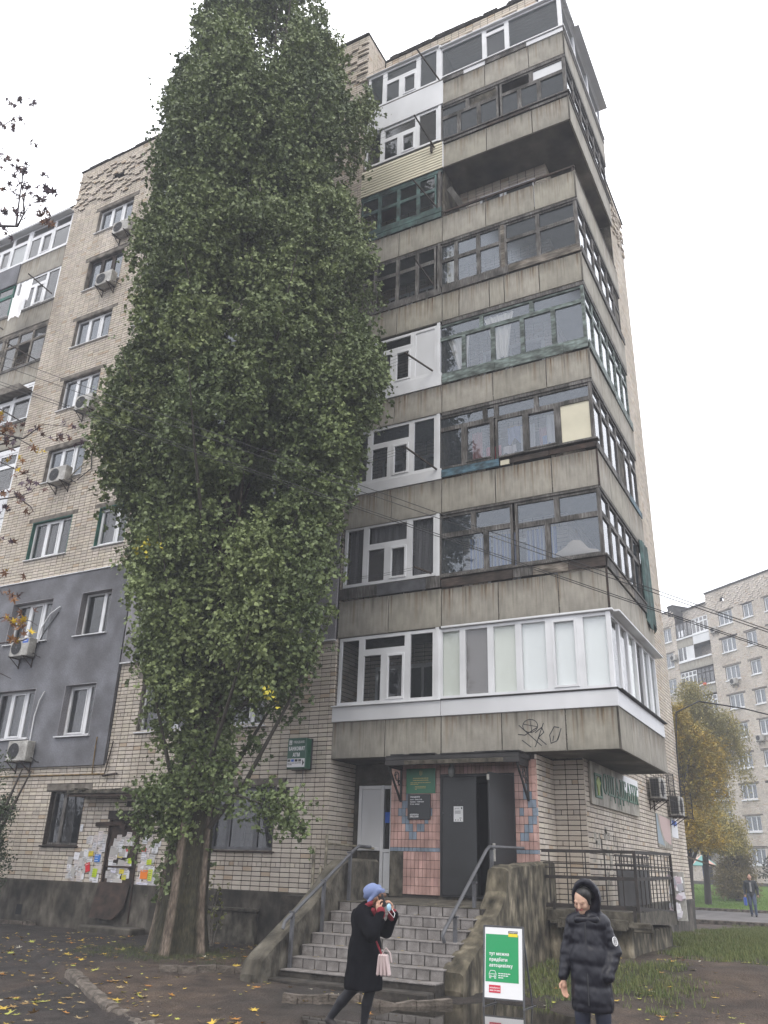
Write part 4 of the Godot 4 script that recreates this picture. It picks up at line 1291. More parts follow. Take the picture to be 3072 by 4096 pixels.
		5:      # left open: rail, posts and a propped board only
			part(b, "rail", V(x0, ft + 0.17, FZ - 0.09), V(CX, ft + 0.23, FZ - 0.03), M.rust)
			part(b, "rail", V(CX - 0.09, ft + 0.171, z1), V(CX - 0.03, ft + 0.231, FZ - 0.091), M.rust)
			for x: float in [-7.55, -6.3, -4.9, CX - 0.06]: part(b, "post", V(x - 0.02, ft - 0.1, FZ - 0.08), V(x + 0.02, ft + 0.17, FZ - 0.04), M.rust, 0.003)
			for z: float in [-18.0, -19.5, -21.0]: part(b, "post", V(CX - 0.08, ft - 0.1, z - 0.02), V(CX - 0.04, ft + 0.17, z + 0.02), M.rust, 0.003)
			var mb := MB.new()
			mb.bar(V(-7.45, 19.7, FZ - 0.15), V(-7.0, 18.75, FZ - 0.2), 0.03, 0.16)
			obj("board", mb, M.wood, b)
			part(b, "cupboard", V(-7.5, y + 0.2, RZ + 0.05), V(-6.9, y + 1.6, RZ + 0.5), M.brown_wood)
		6:
			sloppy(b, "plank", [-7.6, -6.2, -4.9, CX], ft + 0.02, gy - 0.07, FZ + 0.02, [M.wood, M.brown_wood, M.wood])
			part(b, "sill", V(x0, gy - 0.07, FZ - 0.12), V(CX + 0.05, gy - 0.02, FZ + 0.06), M.wood)
			part(b, "sill", V(CX - 0.1, gy - 0.071, z1), V(CX + 0.05, gy - 0.021, FZ - 0.121), M.wood)
			sloppy(b, "plank", [z1, -19.0, FZ - 0.06], ft + 0.02, gy - 0.07, CX + 0.02, [M.wood], true)
			glaze(b, rows([-7.68, -7.08, -6.45, -5.84], "ggg", [-7.68, -6.80, -5.84], "gc", gy, 22.42, top) + rows([-5.78, -5.2, -4.62, -3.86], "ggg", [-5.78, -4.83, -3.86], "ow", gy, 22.38, top), fm, fr, 0.06, M.sky_glass)
			glaze(b, rows(sx, "gggggg", sx, "gggggg", gy, 22.4, top), fm, sd, 0.06, M.sky_glass)
			part(b, "corner_post", V(CX - 0.10, gy, FZ - 0.10), V(CX - 0.02, top + 0.05, FZ - 0.02), M.wood)
		7:
			sloppy(b, "plank", [-7.6, -6.9, -6.2, -4.9, CX], ft + 0.02, gy - 0.08, FZ + 0.012, [M.wood, M.pvc_panel, M.wood, M.pvc_panel])
			part(b, "sill", V(x0, gy - 0.08, FZ - 0.12), V(CX + 0.05, gy - 0.03, FZ + 0.05), M.pvc)
			part(b, "sill", V(CX - 0.1, gy - 0.081, z1), V(CX + 0.05, gy - 0.031, FZ - 0.121), M.pvc)
			sloppy(b, "plank", [z1, -19.0, FZ - 0.06], ft + 0.02, gy - 0.08, CX + 0.012, [M.wood], true)
			glaze(b, [[-7.70, -6.22, gy, top, "g"], [-6.22, -5.50, gy, 25.18, "m"], [-6.22, -5.50, 25.18, top, "g"], [-5.50, -3.84, gy, top, "g"]], M.pvc, fr, 0.07, M.sky_glass)
			glaze(b, rows([z1 + 0.05, -19.5, -18.0, FZ - 0.05], "ggg", [], "", gy, top, top), M.pvc, sd, 0.07, M.sky_glass)
			part(b, "corner_post", V(CX - 0.13, gy, FZ - 0.13), V(CX - 0.02, top, FZ - 0.02), M.pvc)
	if f != 5 and f != 0:
		part(b, "header", V(x0, top + 0.004, FZ - 0.10), V(CX, minf(up - 0.004, top + 0.12), FZ - 0.01), M.wood if f != 7 else M.pvc)
		part(b, "header", V(CX - 0.1, top + 0.005, z1), V(CX - 0.005, minf(up - 0.005, top + 0.12), FZ - 0.101), M.wood if f != 7 else M.pvc)
	# far end closed, wall behind with door and window
	part(b, "end_wall", V(SX + 0.002, y + 0.16, z1 + 0.001), V(CX - 0.06, up - 0.003, z1 + 0.045), M.old_concrete if f != 0 else M.pvc_panel)
	var mb2 := MB.new()
	mb2.bb(V(-6.9, y + 0.2, RZ + 0.005), V(-6.2, y + 2.3, RZ + 0.05)); mb2.bb(V(-6.15, y + 0.95, RZ + 0.005), V(-5.2, y + 2.3, RZ + 0.05))
	obj("inner_window", mb2, M.pvc if f % 2 else M.wood, b)
	mb2 = MB.new()
	mb2.bb(V(-6.82, y + 0.9, RZ + 0.051), V(-6.28, y + 2.2, RZ + 0.056)); mb2.bb(V(-6.07, y + 1.03, RZ + 0.051), V(-5.28, y + 2.2, RZ + 0.056))
	obj("inner_pane", mb2, M.door_metal, b)

# the stack of loggias at the far left, only their near ends are in view
func balcony_far(B: Node3D, f: int) -> void:
	var y := FY[f] - 0.02
	var s := MB.new()
	s.bb(V(-33, y, RZ + 0.001), V(-24.005, y + 0.16, FZ - 0.055))
	var b := obj("loggia", s, M.concrete, B)
	var ft := y + [0.85, 0.9, 0.9, 0.95, 1.0, 0.85, 0.9, 1.0][f] as float
	var xs := [-24.01, -25.38, -26.6, -28.0, -29.4, -30.8]
	for i in 5:
		var m: Material = M["panel_%d" % ((i + f) % 3)]
		if f == 3 and i < 2 or f == 0: m = M.pvc_panel
		if f == 7 and i >= 2: m = M.plaster
		slab_panel(b, facing(xs[i + 1] + 0.005, xs[i] - 0.005, y, ft, FZ + (0.05 if m == M.plaster else 0.0)), xs[i] - xs[i + 1] - 0.01, ft - y, m)
	var top := y + 2.55 if f < 7 else 25.66
	var fm: Material = M.pvc
	if f == 5: fm = M.pale_wood
	var a := ft + 0.12
	part(b, "apron", V(-30.8, ft + 0.004, FZ - 0.06), V(-24.01, a - 0.004, FZ + 0.02), M.pvc if f in [7, 3, 0] else M.wood)
	if f == 5:
		glaze(b, rows([-27.0, -26.3, -25.6, -24.8, -24.03], "ggog", [-27.0, -26.3, -25.6, -24.8, -24.03], "gggg", a, top - 0.5, top), fm, front(FZ - 0.03), 0.05)
	elif f == 6:
		glaze(b, [[-24.75, -24.03, a, top, "g"], [-25.9, -24.75, top - 0.45, top, "g"], [-25.35, -24.75, a, top - 0.45, "s"], [-25.9, -25.35, a, top - 0.45, "g"], [-26.6, -25.9, a, top, "K"]], fm, front(FZ - 0.03), 0.07)
		glaze(b, rows([-28.4, -27.7, -26.68], "gg", [-28.4, -27.7, -26.68], "gg", a - 0.3, top - 0.5, top), M.green_paint, front(FZ - 0.02), 0.07)
	else:
		glaze(b, rows([-26.4, -25.7, -25.0, -24.03], "gsg", [-26.4, -25.0, -24.03], "gg", a, top - 0.5, top), fm, front(FZ - 0.03), 0.07)
		glaze(b, rows([-28.9, -28.2, -27.5, -26.55], "gsK", [-28.9, -27.5, -26.55], "gg", a, top - 0.5, top), fm, front(FZ - 0.03), 0.07)
	part(b, "post", V(-26.55, a, FZ - 0.12), V(-26.4, top, FZ - 0.01), fm)
	part(b, "header", V(-30.8, top + 0.004, FZ - 0.12), V(-24.01, minf(top + 0.2, (FY[f + 1] - 0.03) if f < 7 else 25.67), FZ - 0.02), fm)
	if f == 6: pole(b, -24.15, 21.6, V(-24.6, 22.1, FZ + 0.9)); pole(b, -26.7, 20.75, V(-27.3, 21.2, FZ + 0.9))
	if f == 5: pole(b, -24.2, 18.6, V(-25.0, 19.1, FZ + 0.9))
	if f == 4:
		pole(b, -24.1, 15.9, V(-24.7, 16.3, FZ + 0.8))
		var mb := MB.new()      # bent sheet under the slab
		mb.prism(PackedVector2Array([Vector2(-26, 0.0), Vector2(-24.0, 0.0), Vector2(-24.4, 0.28), Vector2(-25.5, 0.30)]), Transform3D(Basis(), V(0, 17.2, FZ - 0.02)), 0.35)
		obj("metal_hood", mb, M.lintel, b)

var fonts := {}

func txt(p: Node, s: String, at: Vector3, ba: Basis, cap: float, m: Material, depth := 0.004, bold := true, width := 0.0, called := "lettering", serif := false) -> MeshInstance3D:
	var key := "%s%s" % [bold, serif]
	if not fonts.has(key):
		var f := SystemFont.new()
		f.font_names = PackedStringArray(["Droid Serif" if serif else "Droid Sans"])
		f.font_weight = 700 if bold else 400
		fonts[key] = f
	var t := TextMesh.new()
	t.font = fonts[key]
	t.text = s
	t.font_size = 48
	t.pixel_size = cap / 34.0
	t.depth = depth
	t.horizontal_alignment = HORIZONTAL_ALIGNMENT_LEFT
	t.curve_step = 2.0
	var o := obj(called, t, m, p)
	var sx := 1.0
	if width > 0.0: sx = width / maxf(t.get_aabb().size.x, 0.001)
	o.transform = Transform3D(ba.scaled_local(V(sx, 1, 1)), at + ba.y * cap * 0.5 - gpos(p))
	return o

func tiles_of(p: Node, x0: float, x1: float, y0: float, rows_n: int, blue: Array, th := 0.155, tw := 0.0895) -> void:
	var i := 0
	var x := x0
	while x < x1 - 0.02:
		var xe := minf(x + tw, x1)
		for j in rows_n:
			var k := rng.randf_range(0.88, 1.1)
			var c := Color(k, k * rng.randf_range(0.94, 1.02), k * rng.randf_range(0.94, 1.02))
			if blue.has(Vector2i(i, j)): c = Color(0.42, 0.85, 1.25) * k
			elif rng.randf() < 0.04: c = c * 0.8
			var y := y0 + j * th
			tile_list.append([Transform3D(Basis(V((xe - x - 0.006) / 0.0835, 0, 0), V(0, (th - 0.007) / 0.148, 0), Vector3.BACK), V((x + xe) / 2, y + th / 2, -16.655 + rng.randf_range(-0.002, 0.001))), c])
		x += tw
		i += 1

var tile_list: Array = []

func porch(B: Node3D) -> void:
	rng.seed = 19
	# the tiled block with the bank's door
	var mb := MB.new()
	for e: Array in [[-8.86, -7.68, 1.0, 3.86], [-6.04, -5.55, 1.0, 3.86], [-7.68, -6.04, 3.46, 3.86]]:
		mb.bb(V(e[0], e[2], -16.95), V(e[1], e[3], -16.672))
	var w := obj("porch_wall", mb, M.mortar, B)
	mb = MB.new()
	mb.bb(V(-8.86, 1.0, -17.7), V(-8.80, 3.86, -16.951))
	mb.bb(V(-7.9, 1.0, -18.9), V(-7.72, 3.84, -16.952)); mb.bb(V(-5.98, 1.0, -18.9), V(-5.8, 3.84, -16.952)); mb.bb(V(-7.9, 1.0, -19.0), V(-5.8, 3.84, -18.9)); mb.bb(V(-7.72, 3.5, -18.9), V(-5.98, 3.84, -16.953))
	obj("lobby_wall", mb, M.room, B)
	mb = MB.new()
	mb.bb(V(-7.72, 0.9, -18.9), V(-5.98, 1.115, -16.66))
	obj("lobby_floor", mb, M.old_concrete, B)
	var bl: Array = []
	for e: Array in [[5, 1], [6, 1], [4, 2], [5, 2], [7, 2], [8, 2], [3, 3], [4, 3], [9, 3], [2, 4], [3, 4], [10, 4], [3, 5], [4, 5], [4, 6]]: bl.append(Vector2i(e[0], e[1]))
	var br: Array = []
	for e: Array in [[1, 1], [2, 1], [2, 2], [3, 2], [3, 3], [4, 3], [1, 4], [4, 4], [5, 4], [3, 5], [4, 5], [2, 6], [3, 6], [2, 7]]: br.append(Vector2i(e[0], e[1]))
	tiles_of(w, -8.85, -7.68, 2.02, 9, bl)
	tiles_of(w, -6.035, -5.555, 2.02, 11, br)
	var all: Array = []
	for i in 30:
		for j in 4: all.append(Vector2i(i, j))
	tiles_of(w, -8.85, -7.68, 1.945, 1, all, 0.075)
	tiles_of(w, -6.035, -5.555, 1.945, 1, all, 0.075)
	tiles_of(w, -8.53, -7.68, 1.13, 5, [], 0.163)
	tiles_of(w, -6.035, -5.555, 1.13, 5, [], 0.163)
	var tm := MB.new()
	tm.bev(Transform3D(), V(0.0835, 0.148, 0.014), 0.003)
	var tmesh := tm.mesh()
	var tints := {}
	var shown := tile_list.duplicate()
	var put := func(e: Array) -> void:
		var key: Color = e[1]
		var q := "%d_%d" % [int(key.r * 12), int(key.b * 6)]
		if not tints.has(q):
			var m: StandardMaterial3D = M.tile_pink.duplicate()
			m.vertex_color_use_as_albedo = false
			m.albedo_color = Color(0.52 * key.r, 0.325 * key.g, 0.28 * key.b).linear_to_srgb()
			tints[q] = m
		var o := obj("tile", tmesh, tints[q], w)
		o.transform = Transform3D(e[0].basis, e[0].origin - gpos(w))
	for i in mini(shown.size(), 300): put.call(shown[i])
	tile_list = []
	tiles_of(w, -8.85, -7.68, 3.415, 2, [])
	tiles_of(w, -7.68, -6.04, 3.47, 2, [])
	for i in range(300, shown.size()): tile_list.append(shown[i])
	var xs: Array[Transform3D] = []
	var cs := PackedColorArray()
	for e: Array in tile_list:
		xs.append(e[0]); cs.append(e[1])
	mm("tiles", tmesh, M.tile_pink, xs, cs, w)
	# patch of plaster where tiles are gone
	mb = MB.new()
	mb.bevb(V(-8.85, 1.08, -16.672), V(-8.535, 1.942, -16.655), 0.004)
	obj("plaster_patch", mb, M.old_concrete, B)
	# recess with the white door block
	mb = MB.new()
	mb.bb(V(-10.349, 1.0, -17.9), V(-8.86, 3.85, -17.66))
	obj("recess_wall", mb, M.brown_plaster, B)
	mb = MB.new()
	mb.bevb(V(-10.2, 1.10, -17.66), V(-9.36, 1.95, -17.60), 0.01)
	obj("recess_wall", mb, M.old_concrete, B)
	mb = MB.new()
	for e: Array in [[-10.19, -10.11, 1.96, 3.36], [-9.60, -9.52, 1.10, 3.36], [-9.36, -9.30, 1.10, 3.36]]: mb.bevb(V(e[0], e[2], -17.65), V(e[1], e[3], -17.57), 0.006)
	for e: Array in [[-10.11, -9.60, 3.28, 3.358], [-10.11, -9.60, 1.962, 2.04], [-9.52, -9.36, 3.28, 3.357], [-9.52, -9.36, 1.102, 1.18], [-9.52, -9.36, 1.93, 2.0]]: mb.bevb(V(e[0], e[2], -17.65), V(e[1], e[3], -17.575), 0.006)
	var wd := obj("white_door", mb, M.pvc, B)
	part(wd, "panel", V(-10.11, 2.04, -17.64), V(-9.60, 3.28, -17.60), M.pvc_panel)
	part(wd, "panel", V(-9.52, 1.18, -17.64), V(-9.36, 1.93, -17.60), M.pvc)
	mb = MB.new()
	mb.quad(V(-9.52, 2.0, -17.61), V(-9.36, 2.0, -17.61), V(-9.36, 3.28, -17.61), V(-9.52, 3.28, -17.61))
	obj("pane", mb, M.glass, wd)
	part(wd, "sticker", V(-9.50, 2.55, -17.608), V(-9.38, 2.78, -17.605), M.blue_sign, 0.001)
	# steel double door
	mb = MB.new()
	mb.bevb(V(-7.68, 1.12, -16.72), V(-7.64, 3.46, -16.64), 0.005); mb.bevb(V(-6.08, 1.12, -16.72), V(-6.04, 3.46, -16.64), 0.005); mb.bevb(V(-7.64, 3.42, -16.72), V(-6.08, 3.46, -16.642), 0.005)
	mb.bevb(V(-7.64, 1.112, -16.74), V(-6.08, 1.135, -16.60), 0.005)
	var dd := obj("steel_door", mb, M.door_metal, B)
	mb = MB.new()
	mb.bevb(V(-7.64, 1.14, -16.70), V(-6.865, 3.42, -16.655), 0.008)
	var l1 := obj("door_leaf", mb, M.door_metal, dd)
	mb = MB.new()
	mb.rod(V(-7.36, 2.94, -16.655), V(-7.36, 2.94, -16.645), 0.012, 6); mb.rod(V(-7.2, 2.94, -16.655), V(-7.2, 2.94, -16.645), 0.012, 6); mb.rod(V(-7.28, 2.86, -16.655), V(-7.28, 2.86, -16.645), 0.010, 6)
	mb.rod(V(-7.61, 2.70, -16.655), V(-7.61, 2.70, -16.635), 0.018, 6); mb.rod(V(-7.44, 2.66, -16.655), V(-7.44, 2.66, -16.635), 0.014, 6)
	obj("door_fitting", mb, M.rail_grey, l1)
	var hx := Transform3D(Basis(Vector3.UP, deg_to_rad(72)), V(-6.075, 0, -16.655))
	mb = MB.new()
	mb.bev(hx * Transform3D(Basis(), V(-0.385, 2.28, 0)), V(0.77, 2.28, 0.045), 0.008)
	var l2 := obj("door_leaf", mb, M.door_metal, dd)
	mb = MB.new()
	mb.box(hx * Transform3D(Basis(), V(-0.70, 1.95, 0.06)), V(0.025, 0.32, 0.05))
	mb.box(hx * Transform3D(Basis(), V(-0.77, 3.32, 0.0)), V(0.02, 0.10, 0.05))
	obj("door_handle", mb, M.ac_white, l2)
	# canopy on two scrolled brackets
	mb = MB.new()
	mb.bevb(V(-8.66, 3.70, -16.66), V(-5.68, 3.80, -15.98), 0.01)
	mb.bevb(V(-8.66, 3.60, -16.03), V(-5.68, 3.70, -15.97), 0.006)
	for x: float in [-8.62, -5.76]: mb.bevb(V(x, 3.60, -16.64), V(x + 0.05, 3.70, -16.035), 0.006)
	for i in 22:
		var x := rng.randf_range(-8.6, -5.8)
		mb.bevb(V(x, 3.79, -16.3 + 0.3 * rng.randf()), V(x + 0.2 + 0.2 * rng.randf(), 3.815 + 0.015 * rng.randf(), -15.96), 0.005)
	var cn := obj("porch_canopy", mb, M.dark_metal, B)
	part(cn, "board", V(-8.2, 3.605, -15.968), V(-6.0, 3.69, -15.955), M.old_concrete)
	for x: float in [-8.60, -5.74]:
		mb = MB.new()
		mb.bar(V(x, 3.60, -16.62), V(x, 2.92, -16.62), 0.03, 0.04); mb.bar(V(x, 3.58, -16.04), V(x, 2.95, -16.60), 0.03, 0.045); mb.bar(V(x, 3.585, -16.6), V(x, 3.585, -16.02), 0.03, 0.04)
		for e: Array in [[3.42, -16.42, 0.11], [3.30, -16.53, 0.06]]:
			var pts := PackedVector3Array()
			for i in 15:
				var a := i / 14.0 * TAU * 1.25
				var r: float = e[2] * (1.0 - 0.5 * i / 14.0)
				pts.append(V(x, e[0] + sin(a) * r, e[1] + cos(a) * r))
			mb.tube(pts, PackedFloat32Array([0.012]), 5)
		obj("bracket", mb, M.dark_metal, cn)
	mb = MB.new()      # lamp globe under the canopy
	mb.ball(Transform3D(Basis().scaled(V(0.075, 0.13, 0.075)), V(-7.30, 3.50, -16.38)), 10)
	mb.rod(V(-7.30, 3.60, -16.38), V(-7.30, 3.70, -16.38), 0.045, 10)
	var lm := mat("lamp_glass", Color(0.16, 0.165, 0.16), 0.25)
	obj("lamp_globe", mb, lm, cn)
	staircase()
	terrace()
	signs()

func staircase() -> void:
	rng.seed = 23
	var T := thing("entrance_stairs", "grey tiled concrete stairs with mossy side walls up to the bank door", "stairs", V(-6.85, 0, -12.5))
	var mb := MB.new()
	mb.bb(V(-8.6, -0.4, -16.66), V(-5.5, 1.055, -13.53))
	mb.bb(V(-10.33, -0.4, -17.66), V(-8.61, 1.06, -14.9))
	for k in range(1, 7):
		mb.bb(V(-8.2, -0.4, -13.53 + 0.275 * (k - 1) + 0.001), V(-5.55, 1.055 - 0.153 * k, -13.53 + 0.275 * k))
	mb.bevb(V(-8.45, -0.4, -11.87), V(-5.55, 0.055, -11.60), 0.02)
	mb.bevb(V(-8.72, -0.4, -12.1), V(-8.46, 0.1, -11.7), 0.03)
	obj("stair_core", mb, M.stair_body, T)
	# tread slabs and riser tiles
	for k in 7:
		var y := 1.055 - 0.153 * k
		var zf := -13.53 + 0.275 * k
		var x := -8.14
		var n := 12
		for i in n:
			var x2 := -8.14 + 2.6 * (i + 1) / n
			if k > 0:
				mb = MB.new()
				mb.col = Color.WHITE * rng.randf_range(0.84, 1.08)
				mb.col.a = 1
				mb.bevb(V(x + 0.004, y - 0.002, zf - 0.276), V(x2 - 0.004, y + 0.016 + rng.randf() * 0.003, zf + 0.022), 0.004)
				obj("tread_tile", mb, M.step_tile, T)
			if k < 6:
				mb = MB.new()
				mb.col = Color.WHITE * rng.randf_range(0.84, 1.08)
				mb.col.a = 1
				var t := 0.009 + 0.007 * rng.randf()
				mb.bevb(V(x + t * 0.7, y - 0.136 + 0.006 * rng.randf(), zf - 0.004), V(x2 - t * 0.7, y - 0.003, zf + 0.012 + 0.003 * rng.randf()), 0.003)
				obj("riser_tile", mb, M.step_tile, T)
			x = x2
	mb = MB.new()
	for i in 6:
		mb.bevb(V(-8.13 + i * 0.43, 1.054, -13.52), V(-8.13 + (i + 1) * 0.43 - 0.008, 1.072, -13.16 - 0.35 + 0.0), 0.004)
	mb.bevb(V(-8.5, 1.055, -16.6), V(-5.62, 1.068, -13.53), 0.006)
	obj("landing", mb, M.old_concrete, T)
	# side walls: swept profile with a rounded nose
	for e: Array in [["l", -8.50, -8.19, [Vector2(-11.42, -0.3), Vector2(-11.36, 0.10), Vector2(-11.42, 0.30), Vector2(-11.6, 0.42), Vector2(-12.2, 0.74), Vector2(-12.7, 1.0), Vector2(-13.2, 1.32), Vector2(-13.5, 1.58), Vector2(-13.75, 1.72), Vector2(-14.4, 1.75), Vector2(-14.95, 1.75), Vector2(-15.0, -0.3)]],
			["r", -5.62, -5.28, [Vector2(-12.3, -0.3), Vector2(-12.2, 0.05), Vector2(-12.22, 0.28), Vector2(-12.45, 0.42), Vector2(-12.9, 0.62), Vector2(-13.3, 0.84), Vector2(-13.75, 1.10), Vector2(-14.0, 1.32), Vector2(-14.12, 1.66), Vector2(-14.3, 1.71), Vector2(-15.3, 1.76), Vector2(-16.64, 1.82), Vector2(-16.64, -0.3)]]]:
		mb = MB.new()
		var pr: Array = e[3]
		var cur := Curve2D.new()
		var den := PackedVector2Array()
		for i in pr.size() - 1:
			var nseg := int(maxf(1, (pr[i + 1] - pr[i]).length() / 0.14))
			for s in nseg: den.append(pr[i].lerp(pr[i + 1], s / float(nseg)))
		den.append(pr[pr.size() - 1])
		var xl: float = e[1]
		var xr: float = e[2]
		var rings: Array = []
		for q: Vector2 in den:
			var row := PackedVector3Array()
			for xx: float in [xl - 0.015, xl + 0.035, lerpf(xl, xr, 0.4), lerpf(xl, xr, 0.65), xr - 0.04, xr + 0.01]:
				var edge := -0.035 if absf(xx - (xl + xr) / 2) > (xr - xl) * 0.45 else 0.0
				var j := 0.022 * noise.get_noise_3d(xx * 9, q.y * 5, q.x * 5)
				row.append(V(xx + j, q.y + (edge + j if q.y > -0.2 else 0.0), q.x + j))
			rings.append(row)
		for i in rings.size() - 1:
			for j in 5: mb.quad(rings[i][j], rings[i][j + 1], rings[i + 1][j + 1], rings[i + 1][j])
		for sidei in 2:      # the flat sides, as strips down to the ground
			var c := 0 if sidei == 0 else 5
			for i in rings.size() - 1:
				var a: Vector3 = rings[i][c]
				var b: Vector3 = rings[i + 1][c]
				var a2 := V(a.x, -0.3, a.z)
				var b2 := V(b.x, -0.3, b.z)
				if sidei == 1: mb.quad(a2, b2, b, a)
				else: mb.quad(b2, a2, a, b)
		obj("side_wall", mb, M.old_concrete if e[0] == "l" else M.cheek, T)
	# square block where the right wall meets the landing
	mb = MB.new()
	mb.bevb(V(-5.60, 1.42, -14.14), V(-5.50, 1.52, -14.08), 0.01)
	obj("patch", mb, M.ac_white, T)
	# rails
	var rail := func(label: String, x: float, pts: Array, posts: Array) -> void:
		var R := thing("handrail", label, "handrail", V(x, 0, -13))
		var t := MB.new()
		t.tube(PackedVector3Array(pts), PackedFloat32Array([0.028]), 10)
		obj("rail", t, M.rail_grey, R)
		for p: Array in posts:
			t = MB.new()
			t.bar(V(x, p[1], p[0]), V(x, p[2], p[0]), 0.05, 0.05)
			t.bar(V(x - 0.06, p[2], p[0]), V(x + 0.05, p[2], p[0]), 0.05, 0.03)
			obj("post", t, M.rail_grey, R)
	rail.call("grey tube handrail on the left of the bank stairs", -8.12, [V(-8.12, 0.70, -11.82), V(-8.12, 0.80, -11.86), V(-8.12, 1.90, -13.92), V(-8.12, 1.965, -14.08), V(-8.12, 1.965, -14.5)], [[-12.07, 0.02, 0.93], [-12.95, 0.6, 1.39], [-13.78, 1.06, 1.85]])
	rail.call("grey tube handrail on the right of the bank stairs, ending over the wall", -5.66, [V(-5.66, 0.64, -12.42), V(-5.66, 0.72, -12.36), V(-5.66, 0.80, -12.44), V(-5.66, 1.93, -14.12), V(-5.66, 2.0, -14.28), V(-5.66, 2.03, -16.0)], [[-12.82, 0.35, 0.96], [-13.58, 0.85, 1.44], [-14.38, 1.6, 1.97]])

func terrace() -> void:
	rng.seed = 29
	var T := thing("ramp_terrace", "cracked concrete ramp terrace along the brick corner, right of the stairs", "terrace", V(-4.4, 0.2, -17.5))
	var mb := MB.new()
	mb.bevb(V(-5.27, -0.4, -17.7), V(-3.80, 0.80, -16.12), 0.03)
	mb.bevb(V(-4.88, -0.4, -19.5), V(-3.76, 0.70, -17.71), 0.03)
	obj("base", mb, M.cheek, T)
	mb = MB.new()
	mb.prism(PackedVector2Array([Vector2(-16.0, 0.83), Vector2(-16.0, 1.03), Vector2(-17.7, 1.03), Vector2(-19.5, 0.93), Vector2(-19.5, 0.72), Vector2(-17.7, 0.80)]), Transform3D(Basis(Vector3.BACK, Vector3.UP, Vector3.LEFT), V(-3.60, 0, 0)), 1.3)
	mb.bevb(V(-5.27, 0.82, -16.6), V(-4.85, 1.028, -16.002), 0.02)
	for i in 26:
		var x := rng.randf_range(-5.2, -3.7)
		mb.bevb(V(x, 0.72 + 0.1 * rng.randf(), -16.03), V(x + 0.15 + 0.2 * rng.randf(), 0.83 + 0.08 * rng.randf(), -15.97 + 0.03 * rng.randf()), 0.012)
	obj("slab", mb, M.old_concrete, T)
	# brown railing
	var R := thing("ramp_railing", "rusty brown bar railing round the ramp terrace at the brick corner", "railing", V(-4.4, 1.03, -16.3))
	var xs := [-5.26, -4.62, -3.62]
	var zf := -16.03
	var xe := -3.62
	var ze := -19.3
	for y: float in [2.0, 1.56, 1.09]:
		mb = MB.new()
		var w := 0.055 if y != 1.09 else 0.07
		mb.bar(V(-5.32, y, zf), V(xe, y, zf), 0.03, w)
		var ye := y + 0.05 if y == 2.0 else (y + 0.04 if y == 1.56 else 0.95)
		mb.bar(V(xe, y, zf - 0.02), V(xe, ye, ze), 0.03, w)
		obj("rail", mb, M.rail_brown, R)
	for y: float in [1.79, 1.72]:
		mb = MB.new()
		mb.rod(V(-5.3, y, zf), V(xe, y - 0.01, zf), 0.012, 6)
		mb.rod(V(xe, y - 0.01, zf), V(xe, y + 0.0, ze), 0.012, 6)
		obj("rail", mb, M.rail_brown, R)
	for x: float in [-5.18, -4.85, -4.5, -4.15, -3.85]:
		mb = MB.new()
		mb.rod(V(x, 1.09, zf), V(x, 2.0 if fmod(absf(x), 0.7) > 0.2 else 1.56, zf), 0.011, 6)
		obj("baluster", mb, M.rail_brown, R)
	for i in 9:
		var z := zf - 0.33 * (i + 1)
		mb = MB.new()
		mb.rod(V(xe, 1.02, z), V(xe, 2.02, z), 0.010, 6)
		obj("baluster", mb, M.rail_brown, R)
	for p: Array in [[-5.12, zf, 0.78, 1.15], [-4.55, zf, 0.78, 1.18], [-3.68, zf + 0.02, 0.75, 1.1], [xe, zf, 0.72, 2.0], [xe, ze, 0.8, 2.05]]:
		mb = MB.new()
		mb.bar(V(p[0], p[2], p[1]), V(p[0], p[3], p[1]), 0.05, 0.05)
		obj("post", mb, M.rail_brown, R)
	# inner rail with sheet metal
	var G := thing("ramp_screen", "dark sheet-metal screen on the inner railing of the ramp", "railing", V(-4.15, 0.9, -18.5))
	part(G, "sheet", V(-4.17, 1.08, -19.6), V(-4.14, 1.72, -16.9), M.dark_metal)
	for y: float in [1.96, 1.80]:
		mb = MB.new()
		mb.bar(V(-4.15, y, -16.8), V(-4.15, y + 0.03, -19.7), 0.03, 0.04)
		obj("rail", mb, M.rail_brown, G)
	for i in 10:
		mb = MB.new()
		mb.rod(V(-4.15, 0.9, -16.85 - i * 0.31), V(-4.15, 1.97, -16.85 - i * 0.31), 0.010, 6)
		obj("baluster", mb, M.rail_brown, G)
	# board covered in torn paper at the ramp's end
	var P := thing("notice_board", "narrow board at the ramp's end covered in torn white paper", "notice board", V(-3.55, 0.85, -19.35))
	part(P, "board", V(-3.72, 0.80, -19.40), V(-3.40, 1.72, -19.36), M.ac_white)
	for i in 26:
		mb = MB.new()
		var x := rng.randf_range(-3.70, -3.46)
		var y := rng.randf_range(0.84, 1.62)
		mb.col = [Color(0.9, 0.9, 0.92), Color(0.75, 0.72, 0.78), Color(0.6, 0.5, 0.55), Color(0.45, 0.45, 0.5)][rng.randi() % 4]
		var q := Transform3D(Basis(Vector3.BACK, rng.randf_range(-0.5, 0.5)), V(x, y, -19.357 + 0.0012 * i))
		mb.box(q, V(0.05 + 0.08 * rng.randf(), 0.06 + 0.1 * rng.randf(), 0.001))
		obj("paper", mb, M.print, P)

# flat ragged outline
func stroke(mb: MB, pts: Array, x: Transform3D, w: float) -> void:
	for i in pts.size() - 1:
		var a: Vector2 = pts[i]
		var b: Vector2 = pts[i + 1]
		var d := (b - a).normalized()
		var s := Vector2(-d.y, d.x) * w / 2
		var e := d * w * 0.3
		mb.quad(x * V(a.x - e.x - s.x, a.y - e.y - s.y, 0), x * V(b.x + e.x - s.x, b.y + e.y - s.y, 0), x * V(b.x + e.x + s.x, b.y + e.y + s.y, 0), x * V(a.x - e.x + s.x, a.y - e.y + s.y, 0))

